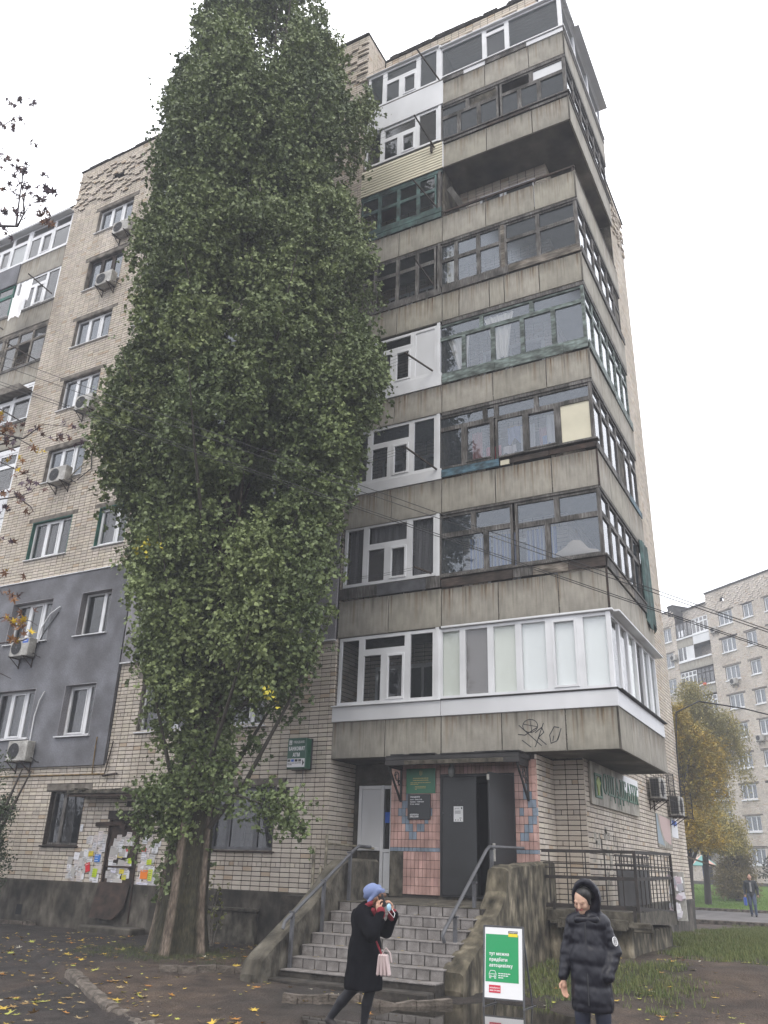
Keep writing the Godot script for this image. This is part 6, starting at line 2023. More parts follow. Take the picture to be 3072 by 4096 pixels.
func linen() -> void:
	# bedding hung over the far loggia's line
	var f := front(FZ + 0.55)
	var z := Vector3.ZERO
	for e: Array in [[-25.75, -25.0, 21.6, 20.55, "pale towel", 0.0], [-24.98, -24.35, 21.85, 20.95, "grey white blanket", 0.25]]:
		var o := obj("hung_linen", drape(e[0], e[1], e[2], e[3], f, e[5], 2.5, 0.03, INF, INF, 0.06, 5), M.cloth)
		tag(o, "%s hung over the washing line of the far left balcony" % e[4], "laundry")
	# laundry behind the third-floor glazing
	var g := front(FZ - 0.25)
	var items := [
		[-6.88, -6.62, 11.55, 10.75, Color(0.50, 0.20, 0.19), "pink towel"], [-6.55, -6.15, 11.10, 10.68, Color(0.55, 0.06, 0.10), "red cloth"],
		[-6.0, -5.62, 11.55, 11.15, Color(0.32, 0.38, 0.62), "pale blue cloth"], [-6.1, -5.75, 11.0, 10.75, Color(0.55, 0.50, 0.52), "pinkish shirt"],
		[-5.65, -5.3, 11.5, 10.72, Color(0.62, 0.62, 0.66), "white shirt"], [-5.2, -4.95, 11.35, 10.9, Color(0.45, 0.28, 0.34), "rose shirt"],
		[-5.0, -4.72, 11.6, 10.8, Color(0.66, 0.66, 0.70), "white towel"], [-5.12, -4.85, 11.1, 10.7, Color(0.20, 0.28, 0.55), "blue and white cloth"]]
	for i in items.size():
		var e: Array = items[i]
		var mb := drape(e[0], e[1], e[2], e[3], g, -0.05 * (i % 3), 1.5, 0.03, INF, INF, 0.07, i + 3)
		for k in mb.c.size(): mb.c[k] = e[4]
		tag(obj("laundry", mb, M.cloth), "%s drying behind the third-level corner balcony's glass" % e[5], "laundry", "laundry behind the third-level glazing")
	# blue striped cloths and the sack on the second level
	for i in 3:
		var x0: float = [-7.0, -6.42, -5.62][i]
		var w: float = [0.55, 0.62, 0.72][i]
		var mb := drape(x0, x0 + w, 8.75, 7.9, g, 0.0, 4.0, 0.025, INF, INF, 0.0, i + 20)
		for k in mb.v.size():
			var s := (mb.v[k].x - x0) / w
			var col := Color(0.06, 0.14, 0.38)
			var st := fmod(s * 7.0, 1.0)
			if st < 0.3: col = Color(0.45, 0.48, 0.55)
			elif st < 0.45: col = Color(0.12, 0.13, 0.17)
			mb.c[k] = col
		var lb: String = ["plain side", "middle, patterned", "right, embroidered"][i]
		tag(obj("striped_curtain", mb, M.cloth), "blue striped curtain behind the second-level corner glass, %s one" % ["left", "middle", "right"][i], "curtain", "blue striped curtains of the second-level balcony")
	var sk := SDF.new()
	sk.cell = 0.03
	sk.ell(V(-4.55, 8.02, FZ - 0.32), V(0.42, 0.2, 0.22), 0.12)
	sk.ell(V(-4.5, 8.2, FZ - 0.32), V(0.2, 0.16, 0.18), 0.12)
	sk.ell(V(-4.15, 7.98, FZ - 0.3), V(0.18, 0.10, 0.15), 0.1)
	var mb := sk.build()
	for k in mb.v.size():
		mb.v[k] += mb.n[k] * 0.03 * noise.get_noise_3d(mb.v[k].x * 12, mb.v[k].y * 12, mb.v[k].z * 12)
		mb.c[k] = Color(0.62, 0.55, 0.46)
	solo("sack", mb, M.cloth, "beige sack pressed against the second-level corner balcony's glass", "sack", V(-4.5, 7.85, FZ - 0.32))

func cables() -> void:
	var sag := func(a: Vector3, b: Vector3, s: float, r: float, label: String, grp := "") -> void:
		var pts := PackedVector3Array()
		for i in 25:
			var k := i / 24.0
			pts.append(a.lerp(b, k) - V(0, s * 4.0 * k * (1.0 - k), 0))
		var mb := MB.new()
		mb.tube(pts, PackedFloat32Array([r]), 5)
		solo("overhead_cable", mb, M.cable, label, "cable", a, grp)
	# pairs that cross in front of the whole block
	var q := [[V(-15.26, 11.91, -9.5), V(-0.67, 4.756, -12.0), "upper overhead cable crossing in front of poplar and balconies"], [V(-15.18, 11.65, -9.5), V(-0.67, 4.72, -12.0), "second overhead cable, just below the upper one"],
		[V(-15.03, 11.17, -9.5), V(-0.69, 4.51, -12.0), "third overhead cable, crossing below the upper pair"], [V(-15.01, 11.09, -9.5), V(-0.69, 4.485, -12.0), "lowest overhead cable, running beside the third"]]
	for e: Array in q:
		var d: Vector3 = e[1] - e[0]
		sag.call(e[0] - d * 0.12, e[1] + d * 0.35, 0.04, 0.0065, e[2], "overhead cables in front of the block")
	# service cable from the block's far corner to the next house
	var pts := PackedVector3Array([V(SX + 0.05, 3.9, -28.6), V(SX + 0.06, 5.5, -28.7), V(SX + 0.15, 6.6, -28.8), V(SX + 0.8, 7.05, -29.5), V(SX + 2.0, 7.0, -31), V(0.0, 6.75, -36), V(8.0, 6.3, -46)])
	var mb := MB.new()
	mb.tube(pts, PackedFloat32Array([0.025]), 6)
	solo("service_cable", mb, M.cable, "thick black cable arching off the block's far corner", "cable", V(SX, 3.9, -28.6))
	mb = MB.new()
	mb.bar(V(SX, 2.2, -28.9), V(SX + 0.75, 1.95, -29.3), 0.04, 0.05)
	solo("wooden_strut", mb, M.pale_wood, "short pale strut sticking out of the side wall's far corner", "strut", V(SX, 2.2, -28.9))

func sandbox_parasol() -> void:
	var x0 := -10.2
	var z0 := -66.0
	var y0 := gh(x0, z0)
	var P := thing("sandbox_parasol", "pink and teal octagonal metal parasol on a pole on the far lawn", "parasol", V(x0, y0, z0))
	var mb := MB.new()
	mb.rod(V(x0, y0 - 0.1, z0), V(x0, y0 + 2.2, z0), 0.06, 8)
	obj("pole", mb, M.blue_sign, P)
	for k in 2:
		mb = MB.new()
		for i in 8:
			if i % 2 != k: continue
			var a := TAU * i / 8 + 0.5
			var b := TAU * (i + 1) / 8 + 0.5
			var r := 1.12
			var pa := V(x0 + cos(a) * r, y0 + 1.62, z0 + sin(a) * r)
			var pb := V(x0 + cos(b) * r, y0 + 1.62, z0 + sin(b) * r)
			var t := V(x0, y0 + 2.32, z0)
			mb.flat(pb, pa, t)
			mb.flat(pa - V(0, 0.03, 0), pb - V(0, 0.03, 0), t - V(0, 0.03, 0))
			mb.quad(pa - V(0, 0.03, 0), pb - V(0, 0.03, 0), pb, pa)
		obj("canopy", mb, mat("parasol_%d" % k, [Color(0.52, 0.33, 0.28), Color(0.12, 0.28, 0.26)][k], 0.7), P)
	mb = MB.new()
	for i in 8:
		var a := TAU * i / 8 + 0.5
		mb.rod(V(x0, y0 + 1.75, z0), V(x0 + cos(a) * 1.05, y0 + 1.62, z0 + sin(a) * 1.05), 0.02, 5)
	obj("spoke", mb, M.blue_sign, P)

# crown outline of the poplar: height, left and right edge
const POP := [[2.0, -12.7, -11.3], [3.0, -13.0, -11.3], [4.0, -13.4, -10.6], [5.0, -13.6, -8.5], [5.8, -13.8, -8.1], [7.0, -14.3, -8.6], [8.4, -14.5, -8.4], [9.6, -15.9, -8.2], [10.8, -16.4, -7.7], [12.5, -15.5, -7.4], [14.5, -15.6, -8.0], [17.0, -16.0, -8.3], [19.3, -16.0, -8.2], [21.0, -15.5, -8.4], [23.3, -15.3, -9.6], [25.5, -15.2, -10.6], [28.0, -14.7, -11.2], [30.5, -14.2, -11.8], [33.0, -13.6, -12.6]]

func pop_edge(y: float) -> Vector2:
	for i in POP.size() - 1:
		if y <= POP[i + 1][0]:
			var k: float = clampf((y - POP[i][0]) / (POP[i + 1][0] - POP[i][0]), 0, 1)
			return Vector2(lerpf(POP[i][1], POP[i + 1][1], k), lerpf(POP[i][2], POP[i + 1][2], k))
	return Vector2(-13.3, -13.1)

# a few leaves round a twig
func sprig(n: int, spread: float, size: float, sd: int, shape := 0) -> ArrayMesh:
	var r := RandomNumberGenerator.new()
	r.seed = sd
	var mb := MB.new()
	for i in n:
		var c := V(r.randf_range(-1, 1), r.randf_range(-1, 1), r.randf_range(-1, 1)) * spread
		var ax := V(r.randf_range(-1, 1), r.randf_range(-0.9, 0.35), r.randf_range(-1, 1)).normalized()
		var s := ax.cross(V(r.randf_range(-1, 1), r.randf_range(-1, 1), r.randf_range(-1, 1))).normalized()
		var up := s.cross(ax)
		var z := size * r.randf_range(0.7, 1.2)
		var w := z * (0.55 if shape == 0 else 0.16)
		var k := r.randf_range(0.8, 1.2)
		mb.col = Color(k, k, k)
		var fold := up * z * 0.12
		if shape == 0:
			mb.flat(c, c + ax * z * 0.3 + s * w + fold, c + ax * z)
			mb.flat(c, c + ax * z, c + ax * z * 0.3 - s * w + fold)
		else:
			mb.flat(c, c + ax * z * 0.45 + s * w + fold, c + ax * z)
			mb.flat(c, c + ax * z, c + ax * z * 0.45 - s * w + fold)
	return mb.mesh()

func leaf_mat(key: String, c: Color, back: Color) -> StandardMaterial3D:
	var m := mat(key, c, 0.45)
	m.vertex_color_use_as_albedo = true
	m.backlight_enabled = true
	m.backlight = lin(back.r, back.g, back.b)
	m.metallic_specular = 0.4
	return m

func poplar() -> void:
	rng.seed = 41
	var base := V(-11.85, 0, -13.8)
	var T := thing("poplar_tree", "tall dense green poplar with a fluted trunk in front of the apartment block", "tree", base)
	# fluted trunk with root flare
	var mb := MB.new()
	var hs := [-0.2, 0.0, 0.12, 0.3, 0.6, 1.0, 1.6, 2.2, 3.0, 4.0, 6.0, 9.0, 13.0, 18.0, 24.0, 29.0]
	var rs := [0.60, 0.56, 0.53, 0.50, 0.46, 0.43, 0.41, 0.39, 0.37, 0.34, 0.31, 0.27, 0.22, 0.16, 0.09, 0.03]
	var rings: Array = []
	var k := 64
	for i in hs.size():
		var row := PackedVector3Array()
		var y: float = hs[i]
		for j in k + 1:
			var a := TAU * (j % k) / k
			var fl: float = 0.07 * ss(3.5, 0.0, y) + 0.05
			var rr: float = rs[i] * (1.0 + fl * sin(a * 5.0 + 0.6 + y * 0.12) + fl * 0.55 * sin(a * 9.0 + 2.0 - y * 0.1) + 0.05 * sin(a * 17.0 + y * 0.4) + 0.05 * noise.get_noise_3d(cos(a) * 4, y * 0.9, sin(a) * 4))
			row.append(base + V(0.05 * y * 0.0 + cos(a) * rr * 1.05 + 0.03 * y * 0.15, y, sin(a) * rr * 0.9))
		rings.append(row)
	for i in rings.size() - 1:
		for j in k:
			var f: Callable = func(ii: int, jj: int) -> Vector3:
				var jn := (jj + 1) % k
				var jp := (jj - 1 + k) % k
				return (rings[mini(ii + 1, rings.size() - 1)][jj % k] - rings[maxi(ii - 1, 0)][jj % k]).cross(rings[ii][jp] - rings[ii][jn]).normalized() * -1.0
			var n0: Vector3 = f.call(i, j)
			var n1: Vector3 = f.call(i, j + 1)
			var n2: Vector3 = f.call(i + 1, j + 1)
			var n3: Vector3 = f.call(i + 1, j)
			var out := (rings[i][j] as Vector3) - (base + V(0, hs[i], 0))
			if n0.dot(out) < 0:
				n0 = -n0; n1 = -n1; n2 = -n2; n3 = -n3
			# moss in the hollows, bare pinkish bark on the ribs
			for tri: Array in [[[i, j, n0], [i, j + 1, n1], [i + 1, j + 1, n2]], [[i, j, n0], [i + 1, j + 1, n2], [i + 1, j, n3]]]:
				for q: Array in [tri[0], tri[1], tri[2]]:
					var p: Vector3 = rings[q[0]][q[1]]
					mb.v.append(p); mb.n.append(q[2]); mb.t.append(Vector2.ZERO)
					var a: float = TAU * (q[1] % k) / k
					var rib := sin(a * 5.0 + 0.6 + p.y * 0.12) + 0.5 * sin(a * 9.0 + 2.0 - p.y * 0.1)
					var moss := Color(0.115, 0.108, 0.062)
					var bark := Color(0.46, 0.37, 0.295)
					mb.c.append(moss.lerp(bark, ss(0.35, 1.0, rib + 0.5 * noise.get_noise_3d(p.x * 5, p.y * 1.5, p.z * 5))))
	var bk := grime("bark", Color(1, 1, 1), 0.95, ntex(61, 0.05, Color(0.4, 0.39, 0.38), Color.WHITE, 256, 5), V(2.6, 0.45, 2.6), M.blot, V(1, 0.4, 1), htex(62, 0.05, 256, 5), 3.0)
	bk.vertex_color_use_as_albedo = true
	obj("trunk", mb, bk, T)
	# steep limbs
	var br := mat("branch_bark", Color(0.055, 0.048, 0.038), 0.95)
	var xs: Array[Transform3D] = []
	var cs := PackedColorArray()
	var cell := func(p: Vector3, s: float, tone: float, yel: float) -> void:
		var b := Basis(V(rng.randf_range(-1, 1), rng.randf_range(-1, 1), rng.randf_range(-1, 1)).normalized(), rng.randf() * TAU)
		xs.append(Transform3D(b.scaled(V(s, s, s)), p))
		var c := Color(0.075, 0.105, 0.038).lerp(Color(0.200, 0.245, 0.095), tone)
		c = c.lerp(Color(0.20, 0.19, 0.05), yel)
		cs.append(c)
	for i in 46:
		var y0 := 1.8 + 24.0 * pow(i / 46.0, 1.1)
		var a := i * 2.399
		var len := 2.0 + rng.randf() * 2.2
		var e := pop_edge(y0 + len)
		var hw := (e.y - e.x) * 0.5
		var mid := (e.x + e.y) * 0.5
		var tip := V(mid + cos(a) * hw * 0.8, y0 + len * 1.25, base.z + sin(a) * (hw * 0.7 if sin(a) > 0 else 1.7))
		var st := V(base.x + 0.03 * y0 * 0.15, y0, base.z)
		mb = MB.new()
		mb.tube(PackedVector3Array([st, st.lerp(tip, 0.4) - V(0, 0.15 * len, 0), st.lerp(tip, 0.75) - V(0, 0.1 * len, 0), tip]), PackedFloat32Array([0.07, 0.045, 0.028, 0.008]), 6)
		obj("limb", mb, br, T)
	# upright lobes of foliage, each a shell of tufts, with dark gaps between them
	var lobes := 0
	while lobes < 150:
		var y := 2.2 + 30.0 * rng.randf()
		var e := pop_edge(y)
		var hw := (e.y - e.x) * 0.5
		if rng.randf() > hw / 4.4: continue
		var a := rng.randf() * TAU
		if sin(a) < -0.2 and rng.randf() < 0.6: continue
		var rho := sqrt(rng.randf_range(0.3, 1.0))
		var big := clampf(hw / 4.0, 0.35, 1.0)
		var rad := rng.randf_range(0.5, 1.0) * big
		var ln := rng.randf_range(2.0, 4.4) * lerpf(0.6, 1.0, big)
		var zr := hw * 0.75 if sin(a) > 0 else minf(hw * 0.6, 2.1)
		var inset := maxf(0.1, 1.0 - (rad * rng.randf_range(0.65, 1.25) + 0.3) / maxf(hw, 0.5))
		var c := V((e.x + e.y) * 0.5 + cos(a) * hw * rho * inset, y, base.z + sin(a) * zr * rho * inset)
		var lean := V(cos(a) * 0.2, 1.0, sin(a) * 0.14).normalized()
		var side := lean.cross(V(rng.randf() - 0.5, 0.1, rng.randf() - 0.5)).normalized()
		var oth := side.cross(lean)
		var tone0 := rng.randf_range(0.0, 0.55)
		var yel0 := 0.3 * pow(rng.randf(), 5.0) + (0.08 if y > 12 and y < 17 else 0.0)
		var tufts := int(31 * rad * ln / 1.6)
		for k2 in tufts:
			var t := pow(rng.randf(), 0.8)
			var prof := rad * pow(maxf(sin(PI * clampf(t * 0.9 + 0.08, 0, 1)), 0.0), 0.7)
			var an := rng.randf() * TAU
			var q := 0.72 + 0.36 * rng.randf()
			var tc := c + lean * (t - 0.4) * ln + (side * cos(an) + oth * sin(an)) * prof * q
			var tr := rng.randf_range(0.11, 0.22)
			var tone1 := tone0 + rng.randf_range(-0.2, 0.5)
			for i in rng.randi_range(14, 30):
				var p := tc + V(rng.randfn(0, tr), rng.randfn(0, tr * 1.25), rng.randfn(0, tr))
				if p.z < FZ + 0.35: continue
				cell.call(p, rng.randf_range(0.8, 1.25), clampf(tone1 + 0.3 * (rng.randf() - 0.4), 0, 1), yel0 * rng.randf())
		lobes += 1
	# low drooping sprays and shoots from the stem
	for e: Array in [[V(-11.4, 2.9, -13.4), V(-9.2, 2.5, -13.2), 120], [V(-11.4, 3.4, -13.4), V(-10.4, 3.4, -13.2), 90], [V(-11.8, 3.0, -13.3), V(-12.8, 2.6, -13.0), 150], [V(-12.4, 3.0, -13.3), V(-12.6, 2.0, -13.2), 110], [V(-9.5, 2.7, -13.2), V(-8.7, 2.25, -13.1), 110]]:
		for i in e[2]:
			var t := rng.randf()
			var p: Vector3 = (e[0] as Vector3).lerp(e[1], t) + V(rng.randfn(0, 0.16), rng.randfn(0, 0.2), rng.randfn(0, 0.16))
			cell.call(p, rng.randf_range(0.7, 1.1), rng.randf() * 0.6, 0.0)
		mb = MB.new()
		mb.tube(PackedVector3Array([e[0], e[0].lerp(e[1], 0.5) + V(0, 0.08, 0), e[1]]), PackedFloat32Array([0.03, 0.02, 0.006]), 5)
		obj("limb", mb, br, T)
	var lm := leaf_mat("poplar_leaf", Color(1, 1, 1), Color(0.06, 0.09, 0.02))
	var cr := mm("crown", sprig(7, 0.105, 0.078, 3), lm, xs, cs, T)
	# a few leaves already turned yellow
	for e: Vector3 in [V(-11.68, 7.42, -11.3), V(-8.82, 4.38, -12.0)]:
		xs = []
		cs = PackedColorArray()
		for i in 6:
			xs.append(Transform3D(Basis(Vector3.UP, rng.randf() * 6).scaled(V(1, 1, 1)), e + V(rng.randfn(0, 0.10), rng.randfn(0, 0.12), rng.randfn(0, 0.1))))
			cs.append(Color(0.46, 0.40, 0.04))
		mm("yellow_leaves", sprig(4, 0.08, 0.085, 8), lm, xs, cs, T)

const LIMBS := [[0.03, -17.01, 16.41, -16.46, 16.39, -15.88, 16.32, -15.57, 16.41], [0.016, -16.52, 16.43, -16.65, 17.21, -16.62, 17.74, -16.45, 17.73], [0.01, -16.47, 17.74, -16.16, 17.71, -15.83, 17.68, -15.64, 17.87], [0.009, -15.88, 16.32, -16.05, 16.78, -15.65, 16.91, -15.18, 16.76, -14.88, 16.66], [0.008, -15.87, 16.29, -15.43, 16.13, -15.06, 15.9], [0.014, -18.44, 20.59, -18.2, 20.73, -17.67, 20.85, -17.16, 20.91, -16.82, 20.8], [0.01, -18.26, 20.28, -17.65, 20.02, -17.34, 19.78], [0.006, -15.77, 16.36, -15.8, 16.59, -15.75, 16.85], [0.018, -15.03, 9.91, -14.29, 9.74, -13.29, 9.48, -13.05, 9.54, -12.58, 9.5], [0.01, -14.43, 9.77, -13.94, 9.48, -13.53, 9.29], [0.012, -14.93, 9.32, -14.39, 9.07, -13.97, 8.84, -13.67, 8.72], [0.012, -14.46, 8.15, -13.94, 8.31, -13.55, 8.33, -13.2, 8.26], [0.008, -13.98, 8.32, -13.5, 8.0, -13.33, 7.85], [0.012, -13.61, 5.54, -13.33, 5.68, -12.86, 5.6, -12.55, 5.46], [0.009, -13.42, 5.11, -12.91, 5.23, -12.84, 5.27], [0.01, -13.33, 4.7, -13.06, 4.6, -12.88, 4.51]]
const CLUMPS := [[-18.27, 21.66, 0.015, 5, 0], [-16.87, 20.77, 0.027, 10, 0], [-17.45, 21.07, 0.015, 3, 0], [-17.79, 21.15, 0.018, 3, 0], [-17.5, 20.4, 0.009, 2, 0], [-17.01, 20.09, 0.015, 3, 0], [-17.62, 20.24, 0.021, 4, 0], [-17.99, 20.43, 0.021, 6, 0], [-17.43, 19.97, 0.012, 3, 0], [-17.18, 19.88, 0.009, 2, 0], [-16.26, 18.89, 0.018, 4, 0], [-17.54, 19.1, 0.037, 10, 0], [-16.84, 18.46, 0.037, 11, 1], [-17.39, 18.51, 0.018, 4, 0], [-16.67, 18.12, 0.015, 4, 0], [-16.36, 18.06, 0.024, 6, 0], [-17.03, 17.94, 0.015, 4, 0], [-16.2, 17.53, 0.015, 4, 0], [-15.45, 17.41, 0.018, 4, 0], [-16.57, 17.79, 0.012, 3, 0], [-17.14, 17.71, 0.018, 4, 2], [-16.43, 17.23, 0.03, 8, 0], [-15.93, 17.12, 0.024, 8, 0], [-15.28, 16.89, 0.021, 6, 0], [-14.9, 16.61, 0.018, 5, 0], [-16.08, 16.91, 0.024, 6, 0], [-15.66, 16.72, 0.015, 4, 0], [-15.25, 16.57, 0.015, 3, 0], [-16.76, 16.83, 0.033, 8, 0], [-16.17, 16.47, 0.024, 5, 0], [-15.72, 16.09, 0.018, 4, 0], [-15.19, 16.25, 0.027, 8, 1], [-15.22, 16.05, 0.021, 5, 1], [-14.88, 15.67, 0.027, 8, 2], [-16.28, 15.89, 0.021, 5, 0], [-16.75, 16.3, 0.015, 3, 0], [-14.74, 10.16, 0.046, 10, 3, 1], [-14.42, 9.87, 0.051, 10, 2], [-14.54, 9.69, 0.041, 6, 2], [-13.75, 9.75, 0.026, 4, 1], [-13.48, 9.63, 0.026, 4, 1], [-12.85, 9.26, 0.026, 5, 1], [-12.65, 9.55, 0.036, 6, 1], [-12.41, 9.18, 0.026, 4, 1], [-12.85, 9.43, 0.021, 3, 1], [-13.52, 9.23, 0.033, 6, 2, 4], [-14.09, 9.09, 0.036, 5, 2, 3], [-14.35, 9.5, 0.031, 5, 1], [-13.66, 8.68, 0.031, 5, 1], [-13.31, 8.29, 0.031, 5, 1], [-13.95, 8.77, 0.026, 3, 1], [-13.5, 8.0, 0.026, 4, 1], [-13.32, 7.83, 0.021, 3, 1], [-14.14, 8.42, 0.051, 7, 1], [-14.04, 7.94, 0.046, 6, 1], [-13.76, 8.31, 0.036, 4, 1], [-13.8, 7.24, 0.038, 5, 1], [-13.49, 6.48, 0.036, 5, 2, 1], [-13.17, 6.03, 0.031, 5, 2], [-13.47, 6.16, 0.026, 3, 2], [-13.02, 5.65, 0.046, 8, 2, 2], [-12.76, 5.51, 0.046, 8, 2, 1], [-12.51, 5.4, 0.031, 4, 2, 3], [-12.87, 5.22, 0.041, 6, 3, 1], [-13.34, 5.74, 0.036, 5, 2], [-13.04, 4.78, 0.041, 6, 3], [-12.91, 4.85, 0.021, 3, 2], [-13.0, 4.51, 0.026, 4, 2, 3]]

# branches of a maple that stands left of the view
func maple() -> void:
	rng.seed = 53
	var zt := -9.6
	var T := thing("maple_tree", "maple reaching in from the left with sparse rusty and yellow leaves", "tree", V(-16.4, 0, zt))
	var bk := mat("maple_bark", Color(0.055, 0.045, 0.045), 0.95)
	var mb := MB.new()
	var sway := PackedVector3Array()
	for i in 16: sway.append(V(-16.4 - 0.27 * i * 1.4 + 0.12 * sin(i * 0.9), -0.2 + i * 1.4, zt + 0.1 * cos(i)))
	mb.tube(sway, PackedFloat32Array([0.24, 0.2, 0.18, 0.17, 0.16, 0.15, 0.14, 0.13, 0.12, 0.11, 0.10, 0.09, 0.08, 0.07, 0.06, 0.03]), 10)
	obj("trunk", mb, bk, T)
	var lm := leaf_mat("maple_leaf", Color(1, 1, 1), Color(0.08, 0.03, 0.01))
	var leafm := leaf_mesh(2.5)
	var tints: Array = []
	for c: Color in [Color(0.085, 0.055, 0.075), Color(0.11, 0.06, 0.05), Color(0.17, 0.085, 0.045), Color(0.24, 0.12, 0.05), Color(0.55, 0.38, 0.02)]:
		var m: StandardMaterial3D = lm.duplicate()
		m.albedo_color = lin(c.r, c.g, c.b)
		tints.append(m)
	var count := 0
	for br: Array in LIMBS:
		var pts := PackedVector3Array()
		for i in range(1, br.size(), 2): pts.append(V(br[i], br[i + 1], zt + 0.25 * sin(br[i] * 3.0 + br[i + 1])))
		if br[2] > 0 and pts[0].x < -16.9 or pts[0].y < 12 and br[0] >= 0.01 and br[1] < -13.3: pts.insert(0, V(-16.4 - 0.27 * (pts[0].y - 0.5), pts[0].y - 0.5, zt))
		mb = MB.new()
		mb.tube(pts, PackedFloat32Array([br[0] * 1.9, br[0] * 1.4, br[0], br[0] * 0.6, 0.006]), 5)
		obj("branch", mb, bk, T)
	for c: Array in CLUMPS:
		for i in int(ceil(c[3] * (0.72 if c[1] > 12 else 0.95))):
			if count >= 300: break
			var p := V(c[0] + rng.randfn(0, c[2] * 2.0), c[1] + rng.randfn(0, c[2] * 2.0), zt + rng.randfn(0, c[2] * 2.0 + 0.05))
			var s := rng.randf_range(0.15, 0.25) * (1.25 if c[1] > 12 else 1.0)
			var o := obj("leaf", leafm, tints[4] if c.size() > 5 and i < c[5] else tints[clampi(int(c[4]) + rng.randi_range(-1, 1), 0, 3)], T)
			var b := Basis(V(rng.randf_range(-1, 1), rng.randf_range(-0.4, 0.4), rng.randf_range(-1, 1)).normalized(), rng.randf_range(0.6, 2.4)) * Basis(Vector3.UP, rng.randf() * TAU)
			o.transform = Transform3D(b.scaled(V(s, s, s)), p - T.position)
			count += 1

func bush(called: String, label: String, cat: String, at: Vector3, size: Vector3, n: int, c0: Color, c1: Color, leaf := 0.05, shape := 0, sd := 7, holes := 0.0) -> Node3D:
	rng.seed = sd
	var T := thing(called, label, cat, at)
	var mb := MB.new()
	var br := mat("twig_%d" % sd, Color(0.07, 0.06, 0.05), 0.95)
	for i in 7:
		var a := i * 2.4
		mb.tube(PackedVector3Array([at, at + V(cos(a) * size.x * 0.25, size.y * 0.5, sin(a) * size.z * 0.25), at + V(cos(a) * size.x * 0.5, size.y * 0.85, sin(a) * size.z * 0.5)]), PackedFloat32Array([0.02 * size.y, 0.012 * size.y, 0.004 * size.y]), 6)
	obj("stem", mb, br, T)
	var xs: Array[Transform3D] = []
	var cs := PackedColorArray()
	var lobes: Array = []
	for i in 34:
		var d := V(rng.randfn(), rng.randfn() * 0.8, rng.randfn()).normalized() * pow(rng.randf(), 0.4)
		lobes.append([at + V(d.x * size.x * 0.42, size.y * (0.52 + 0.42 * d.y), d.z * size.z * 0.42), rng.randf_range(0.10, 0.22), rng.randf()])
	for i in n:
		var l: Array = lobes[rng.randi() % lobes.size()]
		var d := V(rng.randfn(), rng.randfn(), rng.randfn()).normalized() * pow(rng.randf(), 0.45)
		var p: Vector3 = l[0] + V(d.x * size.x, d.y * size.y * 0.7, d.z * size.z) * l[1]
		var s := rng.randf_range(0.8, 1.25)
		xs.append(Transform3D(Basis(V(rng.randfn(), rng.randfn(), rng.randfn()).normalized(), rng.randf() * TAU).scaled(V(s, s, s)), p))
		cs.append(c0.lerp(c1, clampf(l[2] + rng.randfn() * 0.25, 0, 1)))
	mm("crown", sprig(6, leaf * 1.8, leaf, sd + 1, shape), leaf_mat("leaf_%d" % sd, Color(1, 1, 1), Color(0.06, 0.06, 0.02)), xs, cs, T)
	return T

# tall tree with drooping strands
func willow(called: String, label: String, at: Vector3, h: float, w: float, strands: int, c0: Color, c1: Color, sd: int) -> void:
	rng.seed = sd
	var T := thing(called, label, "tree", at)
	var br := mat("willow_bark_%d" % sd, Color(0.06, 0.052, 0.045), 0.95)
	var mb := MB.new()
	mb.tube(PackedVector3Array([at - V(0, 0.2, 0), at + V(0.2, h * 0.3, 0), at + V(-0.1, h * 0.6, 0), at + V(0, h * 0.85, 0)]), PackedFloat32Array([0.20, 0.16, 0.11, 0.04]), 9)
	obj("trunk", mb, br, T)
	var xs: Array[Transform3D] = []
	var cs := PackedColorArray()
	var lobes: Array[Vector3] = []
	for i in 15:
		var la := i * 2.4
		var lr := w * 0.42 * sqrt((i + 0.5) / 15.0)
		lobes.append(V(cos(la) * lr, h * lerpf(0.97, 0.34, fmod(i * 0.618, 1.0)) * (1.0 - 0.25 * pow(2.0 * lr / w, 2.0)), sin(la) * lr))
	for i in strands:
		var lb: Vector3 = lobes[i % lobes.size()]
		var off := V(rng.randfn(), rng.randfn() * 0.8, rng.randfn()) * w * 0.085
		var p := at + lb + off
		var a := atan2(lb.z + off.z, lb.x + off.x)
		var topy := minf(p.y - at.y, h)
		p.y = at.y + topy
		var ln := rng.randf_range(1.2, 3.6)
		var tone := rng.randf()
		if i < 14:
			mb = MB.new()
			mb.tube(PackedVector3Array([at + V(0, topy * 0.55, 0), at.lerp(p, 0.6) + V(0, topy * 0.35, 0), p]), PackedFloat32Array([0.12, 0.07, 0.02]), 6)
			obj("limb", mb, br, T)
		var nn := int(ln * 11)
		for j in nn:
			var t := j / float(nn)
			var q := p + V(rng.randfn(0, 0.16) + 0.15 * t * cos(a), -ln * t + rng.randfn(0, 0.1), rng.randfn(0, 0.16) + 0.15 * t * sin(a))
			if q.y < gh(q.x, q.z) + (0.4 if h < 5.0 else 2.9): continue
			var s := rng.randf_range(0.8, 1.3)
			xs.append(Transform3D(Basis(V(rng.randfn(0, 0.5), 1, rng.randfn(0, 0.5)).normalized(), rng.randf() * TAU).scaled(V(s, s, s)), q))
			cs.append(c0.lerp(c1, clampf(tone + rng.randfn() * 0.25, 0, 1)))
	mm("crown", sprig(8, 0.2, 0.17, sd, 1), leaf_mat("willow_leaf_%d" % sd, Color(1, 1, 1), Color(0.08, 0.07, 0.02)), xs, cs, T)

